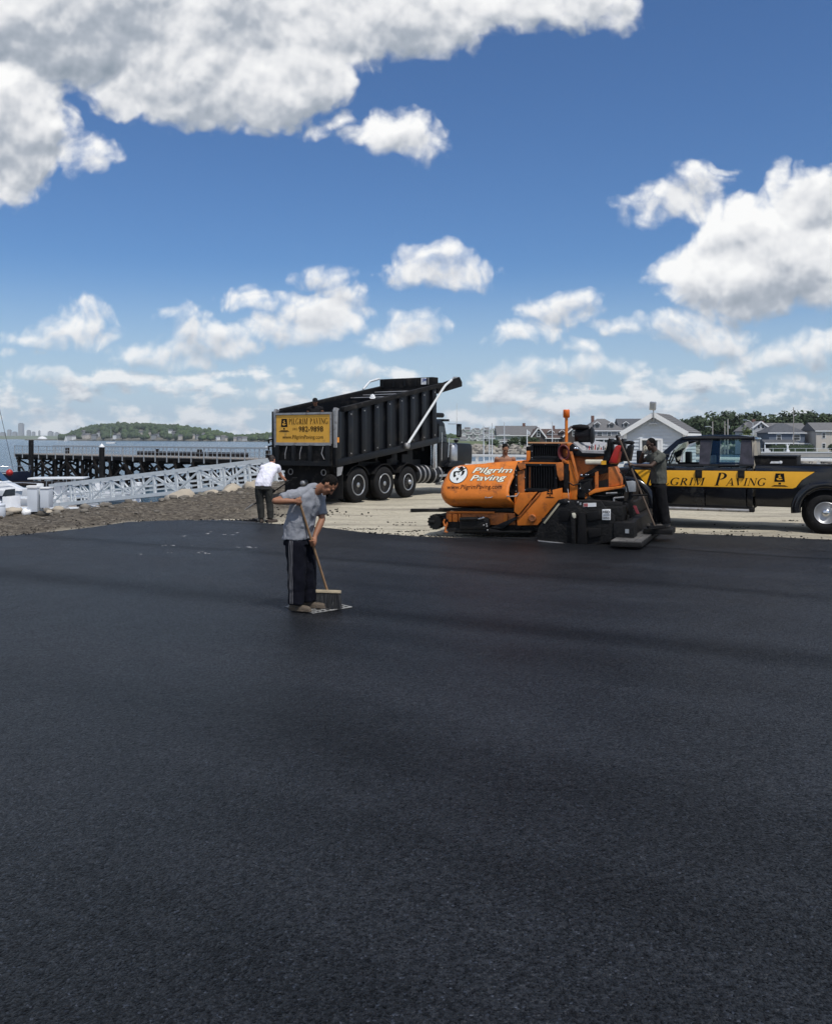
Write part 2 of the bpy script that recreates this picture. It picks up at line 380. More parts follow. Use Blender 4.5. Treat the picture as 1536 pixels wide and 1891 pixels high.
# ------------------------------------------------------------------ lettering (flat print with a hair of thickness)
def text_polys(txt, size=1.0, shear=0.0, bold=0.0, sx=1.0, space=1.0):
    cu = bpy.data.curves.new('lettering', 'FONT'); cu.body = txt; cu.size = size; cu.shear = shear; cu.offset = bold; cu.space_character = space
    cu.resolution_u = 3
    o = bpy.data.objects.new('lettering', cu); col.objects.link(o)
    me = bpy.data.meshes.new_from_object(o.evaluated_get(bpy.context.evaluated_depsgraph_get()))
    vs = [(v.co.x * sx, v.co.y) for v in me.vertices]; fs = [tuple(p.vertices) for p in me.polygons]
    bpy.data.objects.remove(o); bpy.data.curves.remove(cu); bpy.data.meshes.remove(me)
    return vs, fs
SER = {  # serif capitals as strokes: polygons in a unit-high box, then advance width
 'P': ([[(.06,0),(.32,0),(.32,.03),(.26,.05),(.26,.95),(.32,.97),(.06,.97),(.12,.95),(.12,.05),(.06,.03)],'B.45'],.66),
 'I': ([[(.05,0),(.35,0),(.35,.03),(.27,.05),(.27,.95),(.35,.97),(.35,1),(.05,1),(.05,.97),(.13,.95),(.13,.05),(.05,.03)]],.40),
 'L': ([[(.05,0),(.60,0),(.64,.28),(.58,.28),(.52,.06),(.27,.05),(.27,.95),(.35,.97),(.35,1),(.05,1),(.05,.97),(.13,.95),(.13,.05),(.05,.03)]],.66),
 'R': ([[(.06,0),(.32,0),(.32,.03),(.26,.05),(.26,.95),(.32,.97),(.06,.97),(.12,.95),(.12,.05),(.06,.03)],'B.48',[(.30,.48),(.44,.50),(.74,.03),(.80,.03),(.80,0),(.60,0)]],.80),
 'M': ([[(.04,0),(.24,0),(.24,.03),(.17,.05),(.17,.95),(.12,.95),(.12,.05),(.04,.03)],[(.05,1),(.22,1),(.52,.12),(.47,0),(.43,.0),(.10,.96)],[(.47,0),(.53,.12),(.76,1),(.70,1)],[(.68,0),(.96,0),(.96,.03),(.89,.05),(.89,.95),(.96,.97),(.96,1),(.74,1),(.76,.05),(.68,.03)]],1.0),
 'A': ([[(.0,0),(.22,0),(.22,.03),(.15,.05),(.42,.86),(.38,1),(.09,.05),(.0,.03)],[(.38,1),(.46,1),(.78,.05),(.84,.03),(.84,0),(.52,0),(.52,.03),(.62,.05)],[(.20,.30),(.56,.30),(.56,.36),(.20,.36)]],.84),
 'V': ([[(.0,1),(.32,1),(.32,.97),(.23,.95),(.46,.14),(.40,0),(.36,0),(.06,.95),(.0,.97)],[(.40,0),(.47,.14),(.70,.95),(.62,.97),(.62,1),(.84,1),(.84,.97),(.77,.95)]],.82),
 'N': ([[(.02,0),(.24,0),(.24,.03),(.16,.05),(.16,.95),(.11,.95),(.11,.05),(.02,.03)],[(.03,1),(.22,1),(.74,.16),(.74,0),(.68,0),(.10,.96)],[(.62,1),(.84,1),(.84,.97),(.77,.95),(.77,.03),(.71,.10),(.71,.95),(.62,.97)]],.88),
 'G': (['G',[(.56,.40),(.86,.40),(.86,.37),(.79,.35),(.79,.08),(.65,.03),(.65,.35),(.56,.37)]],.90), ' ': ([], .45)}
def serif_polys(txt, h=1.0, slant=0.0, sx=1.0, caps=None, track=0.05):
    """caps: index -> (height, drop) for taller initials"""
    vs, fs = [], []; x = 0.0
    def poly(pts, k):
        n = len(vs); vs.extend(((x + (px + slant * py) * k * sx), py * k) for px, py in pts); fs.append(tuple(range(n, n + len(pts))))
    def arc(cx, cy, r0, r1, rx0, rx1, a0, a1, k, n=10):
        for i in range(n):
            t0, t1 = R(a0 + (a1 - a0) * i / n), R(a0 + (a1 - a0) * (i + 1) / n)
            poly([(cx + rx0 * math.cos(t0), cy + r0 * math.sin(t0)), (cx + rx1 * math.cos(t0), cy + r1 * math.sin(t0)), (cx + rx1 * math.cos(t1), cy + r1 * math.sin(t1)), (cx + rx0 * math.cos(t1), cy + r0 * math.sin(t1))], k)
    for i, ch in enumerate(txt):
        k = (caps or {}).get(i, h); parts, adv = SER[ch]
        for p in parts:
            if isinstance(p, list): poly(p, k)
            elif p[0] == 'B':
                b = float(p[1:]); cy = (.97 + b) / 2; arc(.27, cy, (.97 - b) / 2 - .05, (.97 - b) / 2, .20, .36, -90, 90, k)
            elif p == 'G': arc(.48, .5, .45, .51, .29, .45, 40, 325, k, 16)
        x += (adv + track) * k * sx
    return vs, fs, x
def clean_poly_mesh(vs3, fs, m, name, parent, cuts=(), axis=2, push=None, xcuts=()):
    """3d flat polygons -> mesh; cut at levels along an axis and pushed by a function so print follows a curved skin"""
    me = bpy.data.meshes.new(name); me.from_pydata([tuple(v) for v in vs3], [], fs)
    bm = bmesh.new(); bm.from_mesh(me)
    for ax_, c in [(axis, c) for c in cuts] + [(0, c) for c in xcuts]:
        co = [0, 0, 0]; co[ax_] = c; no = [0, 0, 0]; no[ax_] = 1
        bmesh.ops.bisect_plane(bm, geom=bm.verts[:] + bm.edges[:] + bm.faces[:], plane_co=co, plane_no=no)
    if push:
        for v in bm.verts: v.co = push(v.co)
    bm.to_mesh(me); bm.free(); me.materials.append(m)
    o = bpy.data.objects.new(name, me); col.objects.link(o); o.parent = parent; return o
def disc_pts(cx, cy, rx, ry, n=28): return [(cx + rx * math.cos(2 * math.pi * i / n), cy + ry * math.sin(2 * math.pi * i / n)) for i in range(n)]
HAT = {  # flat emblem of a tall buckled hat in a unit box: dark shapes, then pale ones
 'dark': [[(.0,.0),(1.0,.0),(.80,.09),(.20,.09)], [(.20,.36),(.80,.36),(.74,1.0),(.26,1.0)]],
 'pale': [[(.17,.10),(.83,.10),(.80,.34),(.20,.34)], [(.40,.80),(.56,.92),(.52,.78),(.62,.70),(.52,.62),(.40,.66),(.50,.72)], [(.30,.60),(.42,.66),(.46,.56),(.60,.60),(.68,.54),(.50,.48),(.36,.50)]],
 'buckle': [[(.43,.15),(.57,.15),(.57,.29),(.43,.29)]]}
# ------------------------------------------------------------------ the ground
SHORE = [(-60, -30), (-60, 2), (-30, 12), (-16, 18.5), (-11, 23.0), (-7.8, 28.5), (-6.4, 34), (-6.0, 40.5), (-3, 46), (0.5, 52), (3, 57.5), (10, 52), (21, 43.5), (45, 26), (60, 15), (60, -30)]
WATER_Z = -2.8
EDGE_PX = [(-700, 1015), (-300, 1003), (-40, 994), (0, 990), (60, 985), (120, 979), (180, 972), (237, 963.5), (290, 961), (355, 960), (440, 960.5), (500, 966), (595, 974), (700, 985), (780, 990), (850, 992), (1000, 991), (1130, 987), (1247, 984), (1400, 990), (1536, 996), (1750, 1006), (2200, 1025)]
EDGE_W = [gp(*p) for p in EDGE_PX]
def seg_d(x, y, a, b):
    ax, ay = a; bx, by = b; dx, dy = bx - ax, by - ay
    t = max(0, min(1, ((x - ax) * dx + (y - ay) * dy) / (dx * dx + dy * dy)))
    return math.hypot(x - ax - t * dx, y - ay - t * dy)
def shore_d(x, y):
    ins = False; n = len(SHORE); dm = 1e9
    for i in range(n):
        a, b = SHORE[i], SHORE[(i + 1) % n]
        dm = min(dm, seg_d(x, y, a, b))
        if (a[1] > y) != (b[1] > y) and x < (b[0] - a[0]) * (y - a[1]) / (b[1] - a[1]) + a[0]: ins = not ins
    return dm if ins else -dm
def sst(a, b, x):
    t = max(0.0, min(1.0, (x - a) / (b - a))); return t * t * (3 - 2 * t)
def edge_y(x):
    for a, b in zip(EDGE_W[:-1], EDGE_W[1:]):
        if a.x <= x <= b.x: return a.y + (b.y - a.y) * (x - a.x) / (b.x - a.x)
    return 0
def dirt_mask(x, y, d):
    w = mn.fractal(Vector((x * .35, y * .35, 3)), 1.0, 2.0, 4)
    return sst(7.5, 4.2, d + 2.0 * w) * sst(0.0, -2.0, x + 1.2 + 1.4 * w) * sst(-1.2, 0.2, d + 0.5 * w) * sst(.15, 1.0, y - edge_y(x) + .55 * w)
def gz(x, y, d=None, detail=True):
    d = shore_d(x, y) if d is None else d
    z = -0.055
    if x < 2: z += 0.22 * sst(0.0, 1.3, d) * sst(4.6, 1.4, d) * sst(1.0, -4.0, x)
    z += 0.13 * sst(24.5, 26.5, y) * sst(-9, -5, x) * sst(12, 6, x)
    if detail:
        z += 0.035 * mn.fractal(Vector((x * .5, y * .5, 0)), 1.0, 2.0, 4) * sst(0, 3, y - 14)
        dm = dirt_mask(x, y, d)
        z += dm * (.03 * mn.fractal(Vector((x * 2.6, y * 2.6, 7)), 0.8, 2.0, 3) + .12 * mn.fractal(Vector((x * .7, y * .7, 2)), 1.0, 2.0, 3))
    z -= 3.6 * sst(0.2, -4.2, d)
    return z
def build_ground():
    xs = [-40 + .4 * i for i in range(76)] + [-9.6 + .22 * i for i in range(130)] + [19 + .5 * i for i in range(60)]
    ys = [13 + .22 * i for i in range(115)] + [38.4 + .4 * i for i in range(62)]
    vs, at = [], []
    for y in ys:
        for x in xs:
            d = shore_d(x, y); vs.append((x, y, gz(x, y, d))); at.append(dirt_mask(x, y, d))
    n = len(xs); fs = [(j * n + i, j * n + i + 1, (j + 1) * n + i + 1, (j + 1) * n + i) for j in range(len(ys) - 1) for i in range(n - 1)]
    k = len(vs); vs += [(-60, -30, -.056), (60, -30, -.056), (60, 13.3, -.056), (-60, 13.3, -.056)]; at += [0] * 4; fs.append((k, k + 1, k + 2, k + 3))
    me = bpy.data.meshes.new('gravel_ground'); me.from_pydata(vs, [], fs)
    a = me.attributes.new('soil', 'FLOAT', 'POINT'); a.data.foreach_set('value', at)
    me.polygons.foreach_set('use_smooth', [True] * len(fs))
    m = bpy.data.materials.new('sand_and_soil'); m.use_nodes = True; nt = m.node_tree; N = nt.nodes; L = nt.links; b = N['Principled BSDF']
    b.inputs['Roughness'].default_value = 0.95; b.inputs['Specular IOR Level'].default_value = 0.15
    tc = N.new('ShaderNodeTexCoord')
    def nz(s, d=8, r=.65, vec=None):
        n_ = N.new('ShaderNodeTexNoise'); n_.inputs['Scale'].default_value = s; n_.inputs['Detail'].default_value = d; n_.inputs['Roughness'].default_value = r; L.new(vec or tc.outputs['Object'], n_.inputs['Vector']); return n_.outputs['Fac']
    def ramp(f, st):
        c = N.new('ShaderNodeValToRGB'); L.new(f, c.inputs[0]); e = c.color_ramp.elements
        e[0].position, e[0].color = st[0][0], (*st[0][1], 1); e[1].position, e[1].color = st[-1][0], (*st[-1][1], 1)
        for p, q in st[1:-1]: x = e.new(p); x.color = (*q, 1)
        return c.outputs[0]
    mp = N.new('ShaderNodeMapping'); mp.inputs['Rotation'].default_value = (0, 0, R(20)); mp.inputs['Scale'].default_value = (.22, 1.3, 1); L.new(tc.outputs['Object'], mp.inputs[0])
    s1 = ramp(nz(1.0, 7, .6, mp.outputs[0]), [(.28, (.25, .228, .19)), (.40, (.36, .33, .27)), (.52, (.47, .43, .345)), (.75, (.55, .51, .415))])
    s2 = ramp(nz(34, 6, .75), [(.3, (.55, .54, .52)), (.46, (.95, .95, .95)), (.7, (1.12, 1.11, 1.08))])
    mul = N.new('ShaderNodeMix'); mul.data_type = 'RGBA'; mul.blend_type = 'MULTIPLY'; mul.inputs[0].default_value = 1; L.new(s1, mul.inputs[6]); L.new(s2, mul.inputs[7])
    soil = ramp(nz(7, 12, .82), [(.36, (.026, .0225, .019)), (.47, (.075, .064, .053)), (.57, (.16, .14, .115)), (.72, (.33, .30, .25))])
    at_ = N.new('ShaderNodeAttribute'); at_.attribute_name = 'soil'
    mx = N.new('ShaderNodeMix'); mx.data_type = 'RGBA'; L.new(at_.outputs['Fac'], mx.inputs[0]); L.new(mul.outputs[2], mx.inputs[6]); L.new(soil, mx.inputs[7])
    grit = ramp(nz(6.5, 12, .8), [(.34, (.62, .61, .59)), (.45, (.93, .93, .92)), (.60, (1.06, 1.06, 1.05)), (.72, (1.2, 1.19, 1.17))])
    gm = N.new('ShaderNodeMix'); gm.data_type = 'RGBA'; gm.blend_type = 'MULTIPLY'; gm.inputs[0].default_value = 1; L.new(mx.outputs[2], gm.inputs[6]); L.new(grit, gm.inputs[7])
    L.new(gm.outputs[2], b.inputs['Base Color'])
    bp = N.new('ShaderNodeBump'); bp.inputs['Strength'].default_value = .8; bp.inputs['Distance'].default_value = .05; L.new(nz(14, 10, .72), bp.inputs['Height']); L.new(bp.outputs[0], b.inputs['Normal'])
    me.materials.append(m)
    o = bpy.data.objects.new('gravel_ground', me); col.objects.link(o); o['kind'] = 'structure'
build_ground()
# ------------------------------------------------------------------ the fresh asphalt mat
def build_asphalt():
    pts = []
    for (a, b) in zip(EDGE_PX[:-1], EDGE_PX[1:]):
        p, q = gp(*a), gp(*b); n = max(2, int((q - p).length / 0.09))
        for i in range(n):
            v = p.lerp(q, i / n); v.y += 0.10 * mn.fractal(Vector((v.x * 1.3, v.y * 1.3, 5)), 1, 2, 4) + .03 * mn.noise(Vector((v.x * 9, v.y * 9, 2))); pts.append(v)
    pts.append(gp(*EDGE_PX[-1]))
    x0, x1 = pts[0].x, pts[-1].x
    n = len(pts); vs = []; fs = []
    for r in range(4):                                  # rings: on the flat, rounded shoulder, foot of the edge
        for i, p in enumerate(pts):
            w = .02 * mn.noise(Vector((p.x * 7, p.y * 7, r)))
            dy, z = ((-0.9, 0.0), (-.05, 0.0 + w * .3), (.02 + w, -.022), (.075 + 2.2 * w, -.09))[r]
            vs.append((p.x, p.y + dy, z))
    for r in range(3):
        for i in range(n - 1): fs.append((r * n + i, r * n + i + 1, (r + 1) * n + i + 1, (r + 1) * n + i))
    k = len(vs); vs += [(x1, -14, 0), (x0, -14, 0)]
    fs.append(tuple(range(n - 1, -1, -1)) + (k + 1, k))
    me = bpy.data.meshes.new('asphalt'); me.from_pydata(vs, [], fs)
    bm = bmesh.new(); bm.from_mesh(me); bmesh.ops.recalc_face_normals(bm, faces=bm.faces); 
    if max(bm.faces, key=lambda f: f.calc_area()).normal.z < 0: bmesh.ops.reverse_faces(bm, faces=bm.faces)
    bm.to_mesh(me); bm.free()
    m = bpy.data.materials.new('fresh_asphalt'); m.use_nodes = True; nt = m.node_tree; N = nt.nodes; L = nt.links; b = N['Principled BSDF']
    tc = N.new('ShaderNodeTexCoord'); P = tc.outputs['Object']
    def nz(s, d=8, r=.6, vec=None):
        n_ = N.new('ShaderNodeTexNoise'); n_.inputs['Scale'].default_value = s; n_.inputs['Detail'].default_value = d; n_.inputs['Roughness'].default_value = r; L.new(vec or P, n_.inputs['Vector']); return n_.outputs['Fac']
    def mt(op, *a):
        n_ = N.new('ShaderNodeMath'); n_.operation = op
        for i, x in enumerate(a):
            if isinstance(x, (int, float)): n_.inputs[i].default_value = x
            else: L.new(x, n_.inputs[i])
        return n_.outputs[0]
    def rng(x, a, b_, c, d): 
        n_ = N.new('ShaderNodeMapRange'); L.new(x, n_.inputs[0])
        for i, v in enumerate((a, b_, c, d)): n_.inputs[i + 1].default_value = v
        return n_.outputs[0]
    mp = N.new('ShaderNodeMapping'); mp.inputs['Rotation'].default_value = (0, 0, R(29)); L.new(P, mp.inputs[0])     # along the rolled lanes
    sx = N.new('ShaderNodeSeparateXYZ'); L.new(mp.outputs[0], sx.inputs[0])
    wob = mt('MULTIPLY', mt('SUBTRACT', nz(.22, 3), .5), 1.3)
    t = mt('ADD', sx.outputs['Y'], wob)
    seams = None
    for c, w, k in ((16.75, .10, .6), (12.6, .25, .45), (8.9, .42, .52), (4.9, .4, .14)):   # joints between the laid lanes
        q = mt('ABSOLUTE', mt('SUBTRACT', t, c)); q = mt('MULTIPLY', mt('POWER', 2.718, mt('MULTIPLY', mt('POWER', mt('DIVIDE', q, w), 2.0), -1.0)), k)
        seams = q if seams is None else mt('ADD', seams, q)
    st = N.new('ShaderNodeMapping'); st.inputs['Scale'].default_value = (.10, 1.1, 1); L.new(mp.outputs[0], st.inputs[0])
    streak = nz(1.0, 6, .6, st.outputs[0]); patch = nz(.45, 5, .6); mid = nz(3.0, 6, .65)
    vo = N.new('ShaderNodeTexVoronoi'); vo.inputs['Scale'].default_value = 92; L.new(P, vo.inputs['Vector'])
    v2 = N.new('ShaderNodeTexVoronoi'); v2.inputs['Scale'].default_value = 190; L.new(P, v2.inputs['Vector'])
    sp = N.new('ShaderNodeSeparateColor'); L.new(vo.outputs['Color'], sp.inputs[0])
    chip = mt('MULTIPLY', rng(sp.outputs[0], .0, 1.0, .45, 1.6), rng(nz(24, 4, .7), .3, .7, .68, 1.34)); bright = rng(sp.outputs[1], .972, .985, 0.0, 1.0)
    large = mt('MULTIPLY', rng(streak, .25, .75, .62, 1.42), rng(patch, .3, .7, .70, 1.32))
    large = mt('MULTIPLY', large, mt('SUBTRACT', 1.0, seams)); large = mt('MULTIPLY', large, rng(mid, .25, .75, .86, 1.14))
    val = mt('ADD', mt('MULTIPLY', large, chip), mt('MULTIPLY', bright, 5.0))
    cm = N.new('ShaderNodeMix'); cm.data_type = 'RGBA'; cm.blend_type = 'MULTIPLY'; cm.inputs[0].default_value = 1; cm.inputs[6].default_value = (.0060, .0074, .0108, 1); L.new(val, cm.inputs[7])
    L.new(cm.outputs[2], b.inputs['Base Color'])
    L.new(rng(mt('ADD', patch, mt('MULTIPLY', streak, .6)), .55, 1.05, .34, .52), b.inputs['Roughness'])
    L.new(mt('MULTIPLY', mt('MULTIPLY', large, mt('POWER', chip, 1.2)), .28), b.inputs['Specular IOR Level'])
    # every stone of the mix lies at its own tilt
    def tilt(col_, k):
        q = N.new('ShaderNodeVectorMath'); q.operation = 'SUBTRACT'; L.new(col_, q.inputs[0]); q.inputs[1].default_value = (.5, .5, .5)
        w = N.new('ShaderNodeVectorMath'); w.operation = 'MULTIPLY'; L.new(q.outputs[0], w.inputs[0]); w.inputs[1].default_value = (k, k, 0); return w.outputs[0]
    def add(p_, q_):
        w = N.new('ShaderNodeVectorMath'); w.operation = 'ADD'; L.new(p_, w.inputs[0]); L.new(q_, w.inputs[1]); return w.outputs[0]
    v3 = N.new('ShaderNodeTexVoronoi'); v3.inputs['Scale'].default_value = 30; L.new(P, v3.inputs['Vector'])
    ge = N.new('ShaderNodeNewGeometry'); nv = add(add(ge.outputs['Normal'], tilt(vo.outputs['Color'], .75)), add(tilt(v2.outputs['Color'], .40), tilt(v3.outputs['Color'], .20)))
    nn_ = N.new('ShaderNodeVectorMath'); nn_.operation = 'NORMALIZE'; L.new(nv, nn_.inputs[0])
    h = mt('ADD', mt('MULTIPLY', vo.outputs['Distance'], -1.0), mt('MULTIPLY', v2.outputs['Distance'], -.35)); h = mt('ADD', h, mt('MULTIPLY', nz(30, 8, .7), 1.3))
    bp = N.new('ShaderNodeBump'); bp.inputs['Strength'].default_value = 1.0; bp.inputs['Distance'].default_value = .022; L.new(h, bp.inputs['Height']); L.new(nn_.outputs[0], bp.inputs['Normal'])
    L.new(bp.outputs[0], b.inputs['Normal'])
    me.materials.append(m)
    o = bpy.data.objects.new('asphalt', me); col.objects.link(o); o['kind'] = 'structure'
    return m
ASPH = build_asphalt()
def loose_bits():
    a, b, c = MB(), MB(), MB(); rg = random.Random(3)
    ed = [gp(*p) for p in EDGE_PX[2:-1]]
    for i in range(1300):                                # crumbs of asphalt thrown past the edge and on the sand
        k = rg.randrange(len(ed) - 1); p = ed[k].lerp(ed[k + 1], rg.random()); off = abs(rg.gauss(0, .5)) * (1 if i % 4 else 3.5) - .05
        x, y = p.x + rg.uniform(-.3, .3), p.y + off; r = rg.uniform(.006, .018) if rg.random() < .95 else rg.uniform(.018, .034)
        a.rock((x, y, (gz(x, y) if off > .06 else 0) + r * .4), (r * rg.uniform(.8, 1.6), r, r * .6), rg, 6, 4)
    for k in range(26):                                  # small spills of mix on the sand
        px, py = rg.uniform(640, 1500), rg.uniform(958, 986); p = gp(px, py); n_ = rg.randrange(6, 26)
        if p.y < edge_y(p.x) + .1: continue
        for q in range(n_):
            x, y = p.x + rg.gauss(0, .16), p.y + rg.gauss(0, .05); r = rg.uniform(.006, .022); a.rock((x, y, gz(x, y) + r * .3), (r * 1.4, r, r * .6), rg, 6, 4)
    a.build('asphalt_crumbs', BLKD, kind='stuff')
    for i in range(1100):                                # stones in the soil bank
        t = rg.random(); k = rg.choice([3, 4, 5, 6, 6]); p = Vector(SHORE[k]).lerp(Vector(SHORE[k + 1]), t)
        x, y = p.x + rg.uniform(-.6, 3.6), p.y - rg.uniform(-.3, 3.0)
        if shore_d(x, y) < -.4 : continue
        r = rg.choice([.012, .015, .02, .02, .03, .045]); b.rock((x, y, gz(x, y) + r * .25), (r * rg.uniform(.8, 1.5), r, r * .7), rg, 6, 4)
    for i in range(170):                                 # bigger rubble in loose groups
        t = rg.random(); k = rg.choice([3, 4, 4, 5, 6]); p = Vector(SHORE[k]).lerp(Vector(SHORE[k + 1]), round(t * 6) / 6 + rg.gauss(0, .03)); x, y = p.x + rg.gauss(.7, .7), p.y - rg.gauss(.5, .6)
        if shore_d(x, y) < -.3 or y < edge_y(x) + .4: continue
        r = rg.uniform(.05, .15); b.rock((x, y, gz(x, y) + r * .2), (r * rg.uniform(.8, 1.6), r, r * .6), rg, 6, 4)
    b.build('bank_stones', M('bank_stone', (.15, .135, .115), .9, var=.7, scale=1.5, bump=.3), kind='stuff')
    for (px, py) in ((262, 1024), (314, 1021), (375, 1022), (366, 1020), (383, 1023), (345, 990), (380, 986), (392, 983), (412, 988), (428, 985), (437, 984), (430, 988), (300, 1008), (322, 1008), (357, 1008), (466, 1012), (455, 1011), (442, 1011)):
        p = gp(px, py); 
        for q in range(2):
            x, y = p.x + rg.uniform(-.07, .07), p.y + rg.uniform(-.06, .06); r = rg.uniform(.006, .024)
            c.add([(x + r * 1.8 * math.cos(t) * rg.uniform(.5, 1.3), y + r * 1.5 * math.sin(t) * rg.uniform(.5, 1.3), .003 + .004 * (j % 2)) for j, t in enumerate([.0, .9, 1.8, 2.7, 3.6, 4.5, 5.4])], [tuple(range(7))])
    c.build('pale_grit', M('pale_grit', (.30, .30, .31), .9), kind='stuff')
loose_bits()
# ------------------------------------------------------------------ water
def build_water():
    m = bpy.data.materials.new('harbor_water'); m.use_nodes = True; nt = m.node_tree; N = nt.nodes; L = nt.links; b = N['Principled BSDF']
    b.inputs['Base Color'].default_value = (.035, .075, .115, 1); b.inputs['Roughness'].default_value = .16; b.inputs['IOR'].default_value = 1.33
    tc = N.new('ShaderNodeTexCoord'); mp = N.new('ShaderNodeMapping'); mp.inputs['Scale'].default_value = (.55, 1.0, 1); L.new(tc.outputs['Object'], mp.inputs[0])
    n1 = N.new('ShaderNodeTexNoise'); n1.inputs['Scale'].default_value = .9; n1.inputs['Detail'].default_value = 6; n1.inputs['Roughness'].default_value = .62; L.new(mp.outputs[0], n1.inputs['Vector'])
    bp = N.new('ShaderNodeBump'); bp.inputs['Strength'].default_value = 1.0; bp.inputs['Distance'].default_value = .55; L.new(n1.outputs['Fac'], bp.inputs['Height']); L.new(bp.outputs[0], b.inputs['Normal'])
    o = MB().add([(-4400, -40, WATER_Z), (4400, -40, WATER_Z), (4400, 8900, WATER_Z), (-4400, 8900, WATER_Z)], [(0, 1, 2, 3)]).build('harbor_water', m); o['kind'] = 'structure'
build_water()
# ------------------------------------------------------------------ far shores, hill, skyline
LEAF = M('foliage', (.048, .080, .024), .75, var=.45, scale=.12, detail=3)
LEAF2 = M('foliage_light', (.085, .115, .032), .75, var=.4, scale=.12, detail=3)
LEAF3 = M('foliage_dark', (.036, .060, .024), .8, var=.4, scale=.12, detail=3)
BARK = M('bark', (.09, .07, .055), .9, bump=.4)
SOIL = M('shore_soil', (.16, .15, .12), .95, var=.4, scale=.05)
GRASSM = M('grass_bank', (.09, .115, .045), .95, var=.4, scale=.08)
ROOFG = M('grey_shingle', (.13, .13, .135), .9, var=.2, scale=1.5, bump=.3, bscale=6)
ROOFB = M('brown_shingle', (.085, .058, .052), .9, var=.2, scale=1.5)
ROOFD = M('slate_shingle', (.075, .080, .092), .9, var=.2, scale=1.5)
WALLS = [M('pale_grey_clapboard', (.42, .44, .46), .7, var=.08, scale=.6), M('white_clapboard', (.66, .67, .68), .7, var=.05), M('grey_shingle_wall', (.25, .26, .27), .8, var=.12), M('beige_clapboard', (.48, .44, .40), .7, var=.08), M('blue_grey_clapboard', (.10, .125, .17), .7, var=.1), M('brown_shingle_wall', (.06, .048, .045), .8), M('sage_clapboard', (.36, .40, .37), .7, var=.08)]
TRIM = M('white_trim', (.72, .73, .74), .5, var=.04)
def hill_d(px): return 2250 - max(0, px - 118) * 2.35 if px < 520 else 1305 - (px - 520) * 1.6
TOPS = [(112, 809), (118, 806), (128, 800), (140, 794), (160, 788), (185, 783), (215, 780.5), (240, 780.5), (262, 780), (275, 781.5), (300, 782), (330, 784), (355, 788), (380, 791), (410, 797), (430, 801), (445, 801), (470, 798), (490, 796), (515, 794), (560, 797), (620, 800), (700, 802), (800, 803), (900, 804)]
def top_at(px):
    for a, b in zip(TOPS[:-1], TOPS[1:]):
        if a[0] <= px <= b[0]: return a[1] + (b[1] - a[1]) * (px - a[0]) / (b[0] - a[0])
    return 809
